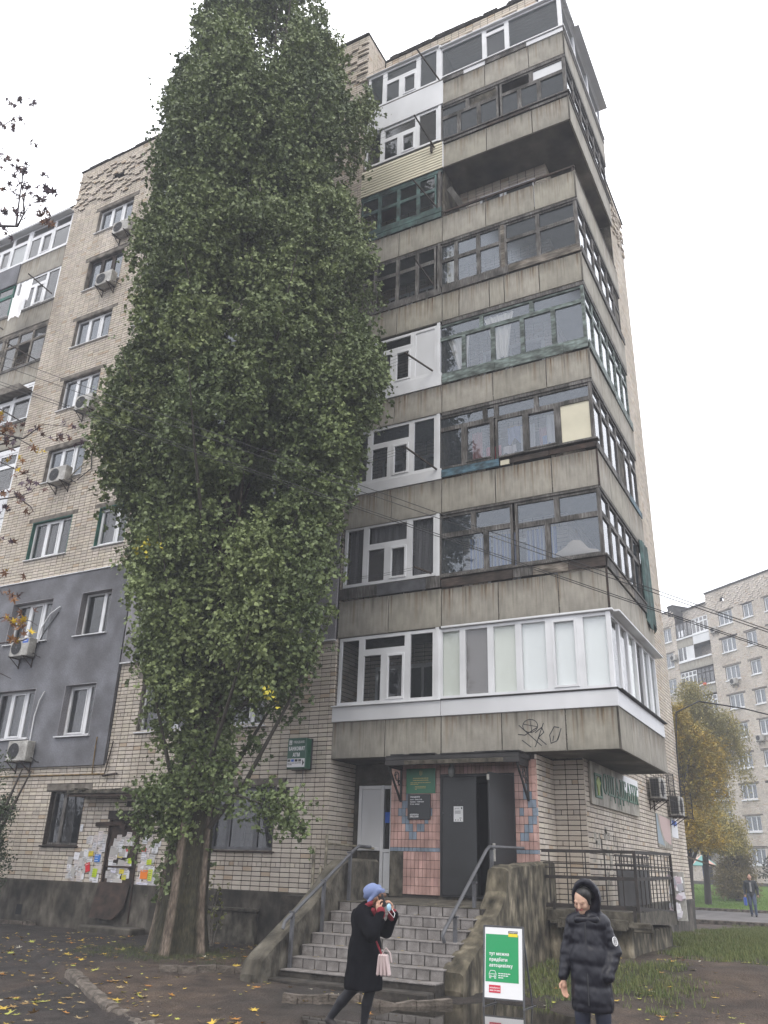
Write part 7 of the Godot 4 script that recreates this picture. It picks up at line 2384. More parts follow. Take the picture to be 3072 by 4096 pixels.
func plants() -> void:
	poplar()
	maple()
	bush("shrub", "dark green shrub at the left edge beside the ground-floor wall", "shrub", V(-19.75, 0.0, -14.9), V(2.3, 4.3, 1.6), 2600, Color(0.04, 0.062, 0.028), Color(0.075, 0.10, 0.045), 0.05, 0, 71)
	# sapling by the plinth
	var at := V(-12.35, 0.0, -15.4)
	rng.seed = 73
	var T := thing("sapling", "thin sapling with a few yellowing leaves in front of the plinth", "sapling", at)
	var mb := MB.new()
	for e: Array in [[0.0, 1.2], [0.12, 0.75], [-0.08, 1.0]]: mb.tube(PackedVector3Array([at + V(e[0] * 0.3, 0, 0), at + V(e[0], e[1] * 0.5, 0.02), at + V(e[0] * 1.3 + 0.05, e[1], 0)]), PackedFloat32Array([0.018, 0.012, 0.005]), 6)
	obj("stem", mb, M.pale_wood, T)
	var lf := leaf_mat("sapling_leaf", Color(0.20, 0.21, 0.07), Color(0.08, 0.08, 0.02))
	var sp := sprig(3, 0.05, 0.085, 5)
	for i in 24:
		var o := obj("leaf", sp, lf, T)
		o.transform = Transform3D(Basis(Vector3.UP, rng.randf() * TAU), V(rng.randfn(0.03, 0.1), rng.randf_range(0.35, 1.35), rng.randfn(0, 0.06)))
	# trees in the far yard
	willow("yellow_tree", "yellow-leaved tree just behind the block's far corner", V(-7.9, gh(-7.9, -46), -46.0), 10.0, 4.2, 420, Color(0.24, 0.21, 0.045), Color(0.46, 0.31, 0.035), 83)
	willow("willow_tree", "tall olive-green willow in the far yard, in front of the second block", V(-8.3, gh(-8.3, -54), -54.0), 12.6, 5.4, 430, Color(0.20, 0.19, 0.07), Color(0.36, 0.30, 0.09), 81)
	willow("small_willow", "small drooping tree on the lawn behind the walking man", V(-7.2, gh(-7.2, -58), -58.0), 3.6, 2.0, 90, Color(0.15, 0.13, 0.05), Color(0.22, 0.17, 0.06), 85)
	bush("hedge", "dark bushes at the foot of the second block on the right", "hedge", V(-4.6, 0.9, -71), V(6.0, 2.6, 2.0), 900, Color(0.03, 0.035, 0.022), Color(0.06, 0.06, 0.035), 0.12, 0, 87)

# smooth union of tapered capsules and ellipsoids on a grid, meshed as surface nets
class SDF:
	var cell := 0.014
	var prims: Array = []
	func cap(a: Vector3, b: Vector3, ra: float, rb: float, k := 0.03, col := Color.WHITE, sq := Vector3.ONE) -> void:
		prims.append([0, a, b, ra, rb, k, col, sq])
	func ell(c: Vector3, r: Vector3, k := 0.03, col := Color.WHITE) -> void:
		prims.append([1, c, r, 0.0, 0.0, k, col, Vector3.ONE])
	static func dist(p: Vector3, q: Array) -> float:
		if q[0] == 1:
			var r: Vector3 = q[2]
			var d := p - (q[1] as Vector3)
			var k0 := (d / r).length()
			var k1 := (d / (r * r)).length()
			return k0 * (k0 - 1.0) / maxf(k1, 1e-6)
		var sq: Vector3 = q[7]
		var a: Vector3 = q[1]
		var b: Vector3 = q[2]
		var pa := (p - a) / sq
		var ba := (b - a) / sq
		var h := clampf(pa.dot(ba) / maxf(ba.length_squared(), 1e-9), 0.0, 1.0)
		return ((pa - ba * h).length() - lerpf(q[3], q[4], h)) * minf(sq.x, minf(sq.y, sq.z))
	func build() -> MB:
		var mb := MB.new()
		var lo := Vector3(1e9, 1e9, 1e9)
		var hi := -lo
		var boxes: Array = []
		for q: Array in prims:
			var e: Vector3
			var l: Vector3
			var h: Vector3
			if q[0] == 1:
				l = q[1] - q[2]; h = q[1] + q[2]
			else:
				var r := maxf(q[3], q[4])
				e = (q[7] as Vector3) * r
				l = (q[1] as Vector3).min(q[2]) - e
				h = (q[1] as Vector3).max(q[2]) + e
			var m := Vector3.ONE * (float(q[5]) + cell * 2.5)
			boxes.append([l - m, h + m])
			lo = lo.min(l - m); hi = hi.max(h + m)
		var nx := int((hi.x - lo.x) / cell) + 2
		var ny := int((hi.y - lo.y) / cell) + 2
		var nz := int((hi.z - lo.z) / cell) + 2
		var f := PackedFloat32Array()
		f.resize(nx * ny * nz)
		f.fill(1.0)
		var own := PackedFloat32Array()
		own.resize(nx * ny * nz)
		own.fill(1.0)
		var who := PackedByteArray()
		who.resize(nx * ny * nz)
		for qi in prims.size():
			var q: Array = prims[qi]
			var k: float = q[5]
			var b0: Vector3 = (boxes[qi][0] - lo) / cell
			var b1: Vector3 = (boxes[qi][1] - lo) / cell
			for z in range(maxi(0, int(b0.z)), mini(nz, int(b1.z) + 1)):
				for y in range(maxi(0, int(b0.y)), mini(ny, int(b1.y) + 1)):
					var row := (z * ny + y) * nx
					for x in range(maxi(0, int(b0.x)), mini(nx, int(b1.x) + 1)):
						var d := SDF.dist(lo + Vector3(x, y, z) * cell, q)
						var i := row + x
						if d < own[i]:
							own[i] = d
							who[i] = qi
						var o := f[i]
						var h := clampf(0.5 + 0.5 * (o - d) / k, 0.0, 1.0)
						f[i] = lerpf(o, d, h) - k * h * (1.0 - h)
		var idx := {}
		var pos := PackedVector3Array()
		var cols := PackedColorArray()
		var offs := [0, 1, nx, nx + 1, nx * ny, nx * ny + 1, nx * ny + nx, nx * ny + nx + 1]
		for z in nz - 1:
			for y in ny - 1:
				for x in nx - 1:
					var b := (z * ny + y) * nx + x
					var neg := 0
					for o: int in offs: neg += 1 if f[b + o] < 0.0 else 0
					if neg == 0 or neg == 8: continue
					var s := Vector3.ZERO
					var n := 0
					for ed: Array in [[0, 1], [2, 3], [4, 5], [6, 7], [0, 2], [1, 3], [4, 6], [5, 7], [0, 4], [1, 5], [2, 6], [3, 7]]:
						var fa := f[b + offs[ed[0]]]
						var fb := f[b + offs[ed[1]]]
						if (fa < 0.0) == (fb < 0.0): continue
						var t := fa / (fa - fb)
						var pa := Vector3(ed[0] & 1, (ed[0] >> 1) & 1, ed[0] >> 2)
						var pb := Vector3(ed[1] & 1, (ed[1] >> 1) & 1, ed[1] >> 2)
						s += pa.lerp(pb, t)
						n += 1
					idx[b] = pos.size()
					pos.append(lo + (Vector3(x, y, z) + s / n) * cell)
					cols.append(prims[who[b]][6])
		var tris := PackedInt32Array()
		for b: int in idx:
			for ax in 3:
				var st: int = [1, nx, nx * ny][ax]
				var u: int = [nx, nx * ny, 1][ax]
				var w: int = [nx * ny, 1, nx][ax]
				var f0 := f[b]
				var f1 := f[b + st]
				if (f0 < 0.0) == (f1 < 0.0): continue
				if not (idx.has(b - u) and idx.has(b - w) and idx.has(b - u - w)): continue
				var a0: int = idx[b - u - w]
				var a1: int = idx[b - w]
				var a2: int = idx[b]
				var a3: int = idx[b - u]
				if f0 < 0.0: tris.append_array([a0, a1, a2, a0, a2, a3])
				else: tris.append_array([a0, a2, a1, a0, a3, a2])
		var nor := PackedVector3Array()
		nor.resize(pos.size())
		for i in range(0, tris.size(), 3):
			var n := (pos[tris[i + 1]] - pos[tris[i]]).cross(pos[tris[i + 2]] - pos[tris[i]])
			for j in 3: nor[tris[i + j]] += n
		for i in range(0, tris.size(), 3):
			for j: int in [0, 2, 1]:
				mb.v.append(pos[tris[i + j]]); mb.n.append(nor[tris[i + j]].normalized()); mb.c.append(cols[tris[i + j]]); mb.t.append(Vector2.ZERO)
		return mb

const SKIN := Color(0.46, 0.27, 0.19)

# a hand: palm from the wrist along d, fingers curling toward c
func hand(s: SDF, wrist: Vector3, d: Vector3, c: Vector3, thumb: Vector3, curl: float, k := 1.0) -> void:
	var side := d.cross(c).normalized()
	if side.dot(thumb) < 0: side = -side
	s.cap(wrist, wrist + d * 0.045 * k, 0.021 * k, 0.026 * k, 0.012, SKIN, V(1, 1, 1))
	for i in 4:
		var o := side * (0.024 - 0.016 * i) * k
		var root := wrist + d * 0.055 * k + o
		s.cap(wrist + d * 0.02 * k + o * 0.8, root + d * 0.025 * k, 0.012 * k, 0.0105 * k, 0.008, SKIN)
		var ln: float = [0.036, 0.041, 0.038, 0.030][i] * k
		var p := root + d * 0.025 * k
		var dir := d
		for j in 3:
			dir = (dir * cos(curl) + c * sin(curl)).normalized() if j == 0 else (dir * cos(curl * 1.1) + c.slerp(-d, minf(1.0, 0.35 * j * curl)).normalized() * sin(curl * 1.1)).normalized()
			var q: Vector3 = p + dir * ln * [1.0, 0.7, 0.55][j]
			s.cap(p, q, (0.0095 - 0.001 * j) * k, (0.0088 - 0.001 * j) * k, 0.004, SKIN)
			p = q
	var t0 := wrist + d * 0.012 * k + side * 0.016 * k
	var t1 := t0 + (d * 0.55 + side * 0.75 + c * 0.2).normalized() * 0.04 * k
	s.cap(t0, t1, 0.013 * k, 0.0105 * k, 0.008, SKIN)
	s.cap(t1, t1 + (d * 0.85 + side * 0.2 + c * 0.4).normalized() * 0.034 * k, 0.0105 * k, 0.0085 * k, 0.004, SKIN)

# a head looking along f with its chin down by u; centre c
func head(c: Vector3, f: Vector3, u: Vector3, k := 1.0, skin := SKIN) -> MB:
	var s := SDF.new()
	s.cell = 0.0055
	var r := u.cross(f).normalized()
	s.ell(c + u * 0.015 * k, V(0.074, 0.10, 0.09) * k, 0.03, skin)
	s.cap(c - u * 0.03 * k + f * 0.02 * k, c - u * 0.085 * k + f * 0.055 * k, 0.06 * k, 0.032 * k, 0.03, skin)
	s.cap(c + u * 0.0 * k + f * 0.085 * k, c - u * 0.032 * k + f * 0.102 * k, 0.011 * k, 0.015 * k, 0.010, skin)
	for q: float in [-1.0, 1.0]:
		s.cap(c + r * q * 0.045 * k + u * 0.022 * k + f * 0.072 * k, c + r * q * 0.015 * k + u * 0.020 * k + f * 0.084 * k, 0.010 * k, 0.009 * k, 0.010, skin)
		s.ell(c + r * q * 0.040 * k - u * 0.03 * k + f * 0.06 * k, V(0.024, 0.024, 0.024) * k, 0.02, skin)
		s.cap(c + r * q * 0.075 * k + u * 0.01 * k, c + r * q * 0.078 * k - u * 0.03 * k + f * 0.01 * k, 0.013 * k, 0.009 * k, 0.006, skin)
		s.ell(c + r * q * 0.031 * k + u * 0.002 * k + f * 0.083 * k, V(0.013, 0.008, 0.010) * k, 0.004, Color(0.30, 0.16, 0.12))
	s.cap(c - u * 0.056 * k + f * 0.089 * k - r * 0.02 * k, c - u * 0.056 * k + f * 0.089 * k + r * 0.02 * k, 0.008 * k, 0.008 * k, 0.006, Color(0.36, 0.13, 0.11))
	s.cap(c - u * 0.05 * k - f * 0.02 * k, c - u * 0.19 * k - f * 0.05 * k, 0.052 * k, 0.058 * k, 0.03, skin)
	return s.build()

func join(into: MB, b: MB) -> void:
	into.v.append_array(b.v); into.n.append_array(b.n); into.c.append_array(b.c); into.t.append_array(b.t)

func local(p: Node3D, called: String, mb: MB, m: Material) -> MeshInstance3D:
	var o := obj(called, mb, m, p)
	o.position = Vector3.ZERO
	return o

func person(label: String, at: Vector3, facing_: Vector3) -> Node3D:
	var P := thing("person", label, "person", at)
	P.rotation.y = atan2(facing_.x, facing_.z)
	return P

func wrinkle(mb: MB, amp: float, fx: Vector3, sd: float) -> void:
	for i in mb.v.size():
		var p := mb.v[i]
		mb.v[i] = p + mb.n[i] * amp * noise.get_noise_3d(p.x * fx.x + sd, p.y * fx.y, p.z * fx.z)

func people() -> void:
	var bm := mat("body", Color(1, 1, 1), 0.65)
	bm.vertex_color_use_as_albedo = true
	bm.subsurf_scatter_enabled = true
	bm.subsurf_scatter_strength = 0.06
	var wool := mat("black_wool", Color(0.006, 0.006, 0.008), 0.95)
	wool.metallic_specular = 0.2
	var red_w := mat("maroon", Color(0.17, 0.012, 0.022), 0.9)
	var beret_m := mat("beret", Color(0.15, 0.19, 0.34), 0.95)
	beret_m.rim_enabled = true
	beret_m.rim = 0.15
	var puffer := mat("puffer", Color(0.006, 0.006, 0.012), 0.42)
	puffer.metallic_specular = 0.42
	var BLACK := Color(0.006, 0.006, 0.008)
	# ---- woman in black coat, holding a phone to her face
	var z := -9.3
	var x := -5.23
	var g := gh(x, z)
	var P := person("woman in blue beret and black coat walking past the stairs with a phone", V(x, g, z), V(0.96, 0, -0.12))
	var s := SDF.new()
	s.cell = 0.012
	for q: float in [-1.0, 1.0]:
		var hip := V(q * 0.085, 0.78, 0.0)
		var kn := V(q * 0.085, 0.44, -0.10) if q < 0 else V(q * 0.08, 0.44, 0.05)
		var an := V(q * 0.085, 0.14, -0.36) if q < 0 else V(q * 0.08, 0.08, -0.02)
		s.cap(hip, kn, 0.088, 0.062, 0.03, BLACK)
		s.cap(kn, kn.lerp(an, 0.45) - V(0, 0, 0.01), 0.062, 0.058, 0.02, BLACK)
		s.cap(kn.lerp(an, 0.45) - V(0, 0, 0.01), an, 0.058, 0.038, 0.02, BLACK)
		var toe := an + (V(0, -0.10, 0.10) if q < 0 else V(0, -0.045, 0.15))
		s.cap(an - V(0, 0.03, 0.02), toe, 0.042, 0.032, 0.015, Color(0.02, 0.018, 0.017))
	s.cap(V(0, 0.78, 0), V(0, 1.15, 0.02), 0.13, 0.12, 0.05, BLACK)
	var body := s.build()
	var hc := V(0.0, 1.365, 0.115)
	var hf := V(0.10, -0.32, 0.94).normalized()
	var hu := (V(0, 0.94, 0.32)).normalized()
	join(body, head(hc, hf, hu, 0.95))
	var hs := SDF.new()
	hs.cell = 0.004
	# right hand (nearer the viewer is her right side): fist at the ear with the phone
	hand(hs, V(-0.105, 1.245, 0.185), V(0.15, 0.95, -0.10).normalized(), V(0.75, 0.0, 0.55).normalized(), V(0, 0.2, 1), 0.95)
	hand(hs, V(0.10, 1.235, 0.275), V(-0.30, 0.92, 0.05).normalized(), V(-0.6, 0.05, -0.7).normalized(), V(0, 0.2, 1), 0.8)
	join(body, hs.build())
	local(P, "body", body, bm)
	s = SDF.new()
	s.cell = 0.0125
	s.cap(V(0, 1.15, 0.0), V(0, 0.80, -0.01), 0.175, 0.195, 0.06, BLACK, V(1.05, 1, 0.86))
	s.cap(V(0, 0.80, -0.01), V(0, 0.47, -0.01), 0.20, 0.235, 0.05, BLACK, V(1.0, 1, 0.9))
	s.cap(V(0, 1.15, -0.03), V(0, 1.235, 0.03), 0.15, 0.09, 0.06, BLACK)
	for q: float in [-1.0, 1.0]:
		s.cap(V(q * 0.13, 1.19, 0.0), V(q * 0.205, 1.0, 0.17), 0.088, 0.072, 0.05, BLACK)
		s.cap(V(q * 0.205, 1.0, 0.17), V(q * 0.115, 1.215, 0.225) if q < 0 else V(q * 0.115, 1.19, 0.29), 0.072, 0.055, 0.03, BLACK)
	var coat := s.build()
	for i in coat.v.size():      # straight hem
		if coat.v[i].y < 0.435: coat.v[i].y = 0.435 - 0.05 * (0.435 - coat.v[i].y)
	wrinkle(coat, 0.030, V(6, 2.2, 6), 3.0)
	wrinkle(coat, 0.010, V(16, 7, 16), 9.0)
	coat = renormal(coat)
	local(P, "coat", coat, wool)
	s = SDF.new()
	s.cell = 0.009
	# collar and turned-back cuffs
	for i in 10:
		var a := -2.5 + 5.0 * i / 9.0
		var b := -2.5 + 5.0 * (i + 1) / 9.0
		s.cap(V(sin(a) * 0.098, 1.285 + 0.055 * cos(a) * -1.0, 0.045 - cos(a) * 0.085), V(sin(b) * 0.098, 1.285 + 0.055 * cos(b) * -1.0, 0.045 - cos(b) * 0.085), 0.026, 0.026, 0.02, BLACK)
	s.cap(V(-0.09, 1.24, 0.12), V(-0.03, 1.12, 0.17), 0.03, 0.02, 0.02, BLACK)
	for q: float in [-1.0, 1.0]:
		var w := V(q * 0.115, 1.225, 0.222) if q < 0 else V(q * 0.115, 1.20, 0.287)
		s.cap(w - V(q * 0.012, 0.022, 0.005), w + V(q * -0.004, 0.012, 0.0), 0.054, 0.050, 0.01, BLACK)
	local(P, "collar_and_cuffs", s.build(), red_w)
	s = SDF.new()
	s.cell = 0.008
	s.ell(hc + V(0, 0.070, -0.030), V(0.100, 0.088, 0.108), 0.03)
	s.ell(hc + V(0.0, 0.050, -0.085), V(0.090, 0.085, 0.070), 0.03)
	s.cap(hc + V(-0.085, -0.035, -0.05), hc + V(-0.06, 0.085, 0.055), 0.021, 0.021, 0.02)
	s.cap(hc + V(0.085, -0.035, -0.05), hc + V(0.06, 0.085, 0.055), 0.021, 0.021, 0.02)
	s.cap(hc + V(-0.06, 0.085, 0.055), hc + V(0.06, 0.085, 0.055), 0.021, 0.021, 0.02)
	var be := s.build()
	for i in be.v.size():
		var p := be.v[i] - hc
		be.v[i] += be.n[i] * 0.006 * sin((p.y * 0.8 - p.z * 0.6) * 90.0)
	local(P, "beret", be, beret_m)
	s = SDF.new()
	s.cell = 0.008
	s.cap(hc + V(-0.06, 0.03, 0.075), hc + V(0.06, 0.035, 0.08), 0.024, 0.024, 0.02)
	s.cap(hc + V(-0.078, -0.01, 0.03), hc + V(-0.075, -0.06, -0.01), 0.02, 0.018, 0.02)
	local(P, "hair", s.build(), mat("hair_auburn", Color(0.11, 0.045, 0.02), 0.6))
	# things she holds or wears loose
	var ph := MB.new()
	ph.bev(Transform3D(Basis(V(0.35, 0.1, 1).normalized().cross(Vector3.UP).normalized(), 0.35), V(0.0, 0.0, 0.0)), V(0.014, 0.14, 0.07), 0.006)
	var tr := P.transform
	var T1 := func(mb: MB) -> MB:
		for i in mb.v.size():
			mb.v[i] = tr * mb.v[i]
			mb.n[i] = tr.basis * mb.n[i]
		return mb
	for i in ph.v.size(): ph.v[i] += V(-0.062, 1.345, 0.215)
	solo("phone", T1.call(ph), M.dark, "black phone held to the face of the woman in the beret", "phone", tr * V(-0.06, 1.28, 0.21))
	var mk := MB.new()
	mk.ball(Transform3D(Basis(Vector3.RIGHT, 0.5).scaled(V(0.062, 0.042, 0.016)), V(-0.02, 1.275, 0.285)), 8)
	var mo := solo("face_mask", T1.call(mk), mat("mask_blue", Color(0.36, 0.56, 0.70), 0.8), "light blue face mask dangling below the chin of the woman in the beret", "face mask", tr * V(-0.02, 1.24, 0.285))
	mk = MB.new()
	mk.tube(PackedVector3Array([tr * V(0.03, 1.26, 0.30), tr * V(0.06, 1.21, 0.33), tr * V(0.03, 1.17, 0.33), tr * V(-0.03, 1.21, 0.31), tr * V(-0.06, 1.26, 0.28)]), PackedFloat32Array([0.004]), 5)
	obj("loop", mk, M.white, mo)
	var bg := MB.new()
	var bagp := V(-0.14, 0.70, 0.21)
	for i in 4: bg.bev(Transform3D(Basis(Vector3.RIGHT, 0.12 - 0.10 * i) * Basis(Vector3.BACK, 0.06), bagp + V(0.0, 0.0, 0.02 + 0.035 * i)), V(0.07, 0.22, 0.032), 0.014)
	var bag := solo("handbag", T1.call(bg), mat("bag_pink", Color(0.50, 0.40, 0.39), 0.6), "pale pink pleated handbag hanging at the hip of the woman in the beret", "handbag", tr * V(-0.14, 0.58, 0.25))
	bg = MB.new()
	bg.tube(PackedVector3Array([tr * (bagp + V(0, 0.10, 0.05)), tr * V(-0.155, 0.98, 0.165), tr * V(-0.12, 1.12, 0.19)]), PackedFloat32Array([0.012]), 6)
	obj("strap", bg, red_w, bag)
	bg = MB.new()
	bg.tube(PackedVector3Array([tr * (bagp + V(0, 0.10, 0.05)), tr * (bagp + V(0, 0.17, 0.10)), tr * (bagp + V(0, 0.12, 0.15)), tr * (bagp + V(0, 0.03, 0.17))]), PackedFloat32Array([0.008]), 6)
	obj("handle", bg, mat("bag_trim", Color(0.42, 0.34, 0.33), 0.6), bag)
	# ---- woman in the hooded quilted coat
	z = -9.2
	x = -2.60
	g = gh(x, z)
	P = person("woman in black hooded quilted coat looking down, one hand in her pocket", V(x, g, z), V(0.16, 0, 0.98))
	var JEAN := Color(0.016, 0.022, 0.040)
	s = SDF.new()
	s.cell = 0.012
	for q: float in [-1.0, 1.0]:
		var hip := V(q * 0.095, 0.80, 0.0)
		var kn := V(q * 0.098, 0.46, 0.02)
		var an := V(q * 0.098, 0.08, -0.02)
		s.cap(hip, kn, 0.095, 0.072, 0.03, JEAN)
		s.cap(kn, an, 0.074, 0.062, 0.02, JEAN)
		s.cap(an - V(0, 0.03, 0), an + V(0, -0.045, 0.15), 0.042, 0.034, 0.015, BLACK)
	s.cap(V(0, 0.8, 0), V(0, 1.2, 0), 0.13, 0.12, 0.05, BLACK)
	body = s.build()
	hc = V(-0.03, 1.475, 0.075)
	hf = V(-0.30, -0.42, 0.86).normalized()
	hu = V(-0.10, 0.88, 0.40).normalized()
	join(body, head(hc, hf, (hu - hf * hu.dot(hf)).normalized(), 1.0, Color(0.52, 0.33, 0.24)))
	hs = SDF.new()
	hs.cell = 0.004
	hand(hs, V(-0.262, 0.745, 0.055), V(0.04, -0.97, 0.12).normalized(), V(0.55, -0.1, 0.75).normalized(), V(0.3, 0, 1), 0.45)
	join(body, hs.build())
	local(P, "body", body, bm)
	s = SDF.new()
	s.cell = 0.0125
	s.cap(V(0, 1.22, 0.0), V(0, 0.95, 0.01), 0.145, 0.155, 0.06, BLACK, V(1.08, 1, 0.86))
	s.cap(V(0, 0.95, 0.01), V(0, 0.58, 0.01), 0.160, 0.190, 0.05, BLACK, V(1.06, 1, 0.92))
	s.cap(V(-0.12, 1.265, -0.01), V(0.12, 1.265, -0.01), 0.075, 0.075, 0.06, BLACK)
	s.cap(V(0, 1.26, 0.0), V(-0.01, 1.32, 0.0), 0.10, 0.085, 0.05, BLACK)
	s.cap(V(-0.145, 1.255, -0.01), V(-0.215, 1.02, -0.02), 0.075, 0.066, 0.04, BLACK)
	s.cap(V(-0.215, 1.02, -0.02), V(-0.262, 0.79, 0.045), 0.066, 0.048, 0.03, BLACK)
	s.cap(V(0.145, 1.255, -0.01), V(0.235, 1.02, -0.03), 0.078, 0.072, 0.04, BLACK)
	s.cap(V(0.235, 1.02, -0.03), V(0.185, 0.81, 0.10), 0.072, 0.055, 0.03, BLACK)
	coat = s.build()
	for i in coat.v.size():
		var p := coat.v[i]
		if p.y < 0.50: p.y = 0.50 - 0.05 * (0.50 - p.y)
		# quilting: horizontal seams on body and sleeves, a zip down the front
		var inner := absf(p.x) < 0.185
		var seams := [0.56, 0.72, 0.90, 1.07, 1.22] if inner else [0.84, 0.90, 0.97, 1.04, 1.11, 1.18, 1.25]
		var dd := 1.0
		for sy: float in seams: dd = minf(dd, absf(p.y - sy + 0.008 * sin(p.x * 14.0)))
		var puff := (0.0085 if inner else 0.0055) * (1.0 - exp(-pow(dd / 0.028, 2.0)))
		if inner and p.z > 0: puff *= 1.0 - 0.8 * exp(-pow((p.x + 0.012) / 0.020, 2.0))
		var fold := 0.010 * noise.get_noise_3d(p.x * 9.0 + 8.0 * p.y, p.y * 5.0, p.z * 7.0) + 0.006 * noise.get_noise_3d(p.x * 22.0, p.y * 12.0, p.z * 18.0)
		coat.v[i] = p + coat.n[i] * (puff + fold)
	# recompute normals so that the quilting shades
	coat = renormal(coat)
	var co := local(P, "coat", coat, puffer)
	var zp := MB.new()
	zp.tube(PackedVector3Array([V(-0.012, 1.28, 0.118), V(-0.012, 1.15, 0.133), V(-0.012, 0.95, 0.148), V(-0.012, 0.8, 0.165), V(-0.012, 0.56, 0.190)]), PackedFloat32Array([0.006]), 6)
	local(co, "zip", zp, M.dark)
	zp = MB.new()
	for e in 2:
		var pts := PackedVector3Array()
		for i in 17: pts.append(V(cos(TAU * i / 16) * (0.030 - e * 0.010), sin(TAU * i / 16) * (0.040 - e * 0.013), 0))
		zp.tube(pts, PackedFloat32Array([0.0045 if e == 0 else 0.0025]), 5, false)
	zp.bar(V(-0.005, -0.02, 0), V(0.006, 0.02, 0), 0.006, 0.006)
	var bd := local(co, "sleeve_badge", zp, M.white)
	bd.rotation = V(-0.1, 0.85, 0.25)
	bd.position = V(0.262, 1.115, 0.036)
	# hood standing round the face
	s = SDF.new()
	s.cell = 0.009
	var pts2 := PackedVector3Array()
	for i in 15:
		var a := -2.55 + 5.1 * i / 14.0
		pts2.append(hc + V(0.035, 0.02, -0.005) + V(sin(a) * 0.112, cos(a) * 0.150 + 0.008, 0.06 * cos(a) - 0.02))
	for i in 14: s.cap(pts2[i], pts2[i + 1], 0.025, 0.025, 0.03)
	for i in 13:
		var a := -2.4 + 4.8 * i / 12.0
		var b := -2.4 + 4.8 * (i + 1) / 12.0
		s.cap(hc + V(0.04, 0.02, -0.085) + V(sin(a) * 0.085, cos(a) * 0.115, 0), hc + V(0.04, 0.02, -0.085) + V(sin(b) * 0.085, cos(b) * 0.115, 0), 0.042, 0.045, 0.04)
	s.ell(hc + V(0.04, 0.03, -0.12), V(0.10, 0.115, 0.05), 0.04)
	s.cap(V(-0.09, 1.30, 0.09), V(0.09, 1.30, 0.085), 0.038, 0.038, 0.03)
	s.cap(V(-0.10, 1.31, -0.01), V(0.12, 1.31, -0.03), 0.06, 0.06, 0.05)
	var hd := s.build()
	wrinkle(hd, 0.012, V(9, 6, 9), 7.0)
	local(P, "hood", renormal(hd), puffer)
	s = SDF.new()
	s.cell = 0.008
	s.ell(hc + V(0.02, 0.055, 0.01), V(0.082, 0.075, 0.085), 0.02)
	s.cap(hc + V(0.06, 0.05, 0.05), hc + V(0.078, -0.03, 0.045), 0.022, 0.014, 0.02)
	local(P, "hair", s.build(), mat("hair_black", Color(0.008, 0.007, 0.007), 0.5))
	s = SDF.new()
	s.cell = 0.008
	s.cap(V(-0.06, 1.325, 0.075), V(0.05, 1.315, 0.08), 0.022, 0.022, 0.02)
	s.cap(V(-0.06, 1.33, 0.07), V(-0.095, 1.39, 0.035), 0.020, 0.014, 0.02)
	local(P, "scarf", s.build(), mat("scarf", Color(0.05, 0.012, 0.018), 0.9))
	# ---- man walking in the far yard
	z = -44.0
	x = -4.85
	g = gh(x, z)
	P = person("distant man in dark jacket and jeans walking toward the viewer with a bag", V(x, g, z), V(0.05, 0, 1))
	s = SDF.new()
	s.cell = 0.018
	var JB := Color(0.06, 0.085, 0.14)
	var JK := Color(0.015, 0.016, 0.020)
	for q: float in [-1.0, 1.0]:
		var hip := V(q * 0.09, 0.90, 0.0)
		var kn := V(q * 0.10, 0.50, 0.10 if q > 0 else 0.0)
		var an := V(q * 0.10, 0.09, 0.04 if q > 0 else -0.22)
		s.cap(hip, kn, 0.10, 0.072, 0.03, JB)
		s.cap(kn, an, 0.072, 0.055, 0.02, JB)
		s.cap(an - V(0, 0.03, 0.02), an + V(0, -0.05, 0.17), 0.05, 0.04, 0.02, BLACK)
		var el := V(q * 0.27, 1.16, -0.04)
		var wr := V(q * 0.27, 0.92, 0.07 if q > 0 else 0.02)
		s.cap(V(q * 0.20, 1.42, 0), el, 0.072, 0.062, 0.04, JK)
		s.cap(el, wr, 0.062, 0.048, 0.03, JK)
		s.cap(wr, wr - V(0, 0.09, -0.02), 0.038, 0.03, 0.02, SKIN)
	s.cap(V(0, 0.92, 0), V(0, 1.30, 0.0), 0.155, 0.165, 0.05, JK, V(1.1, 1, 0.8))
	s.cap(V(-0.13, 1.41, 0), V(0.13, 1.41, 0), 0.09, 0.09, 0.06, JK)
	s.cap(V(0, 1.36, 0.09), V(0, 1.05, 0.12), 0.05, 0.045, 0.02, Color(0.22, 0.22, 0.22))
	body = s.build()
	join(body, head(V(0, 1.63, 0.02), V(0, -0.05, 1).normalized(), Vector3.UP, 1.0))
	local(P, "body", body, bm)
	s = SDF.new()
	s.cell = 0.012
	s.ell(V(0, 1.675, -0.005), V(0.082, 0.075, 0.095), 0.02)
	local(P, "hair", s.build(), mat("hair_brown", Color(0.035, 0.025, 0.018), 0.7))
	bg = MB.new()
	bg.bev(Transform3D(Basis(Vector3.UP, 0.3), V(-0.29, 0.62, 0.04)), V(0.10, 0.34, 0.26), 0.03)
	var t3 := P.transform
	for i in bg.v.size():
		bg.v[i] = t3 * bg.v[i]
		bg.n[i] = t3.basis * bg.n[i]
	solo("shopping_bag", bg, mat("bag_blue", Color(0.03, 0.09, 0.42), 0.5), "bright blue bag in the hand of the distant man", "bag", t3 * V(-0.29, 0.45, 0.04))

# smooth normals again after vertices were moved (corners at one place share theirs)
func renormal(mb: MB) -> MB:
	var acc := {}
	for i in range(0, mb.v.size(), 3):
		var n := (mb.v[i + 2] - mb.v[i]).cross(mb.v[i + 1] - mb.v[i])
		for j in 3:
			var k := mb.v[i + j].snapped(V(0.0004, 0.0004, 0.0004))
			acc[k] = (acc[k] if acc.has(k) else Vector3.ZERO) + n
	for i in mb.v.size(): mb.n[i] = acc[mb.v[i].snapped(V(0.0004, 0.0004, 0.0004))].normalized()
	return mb

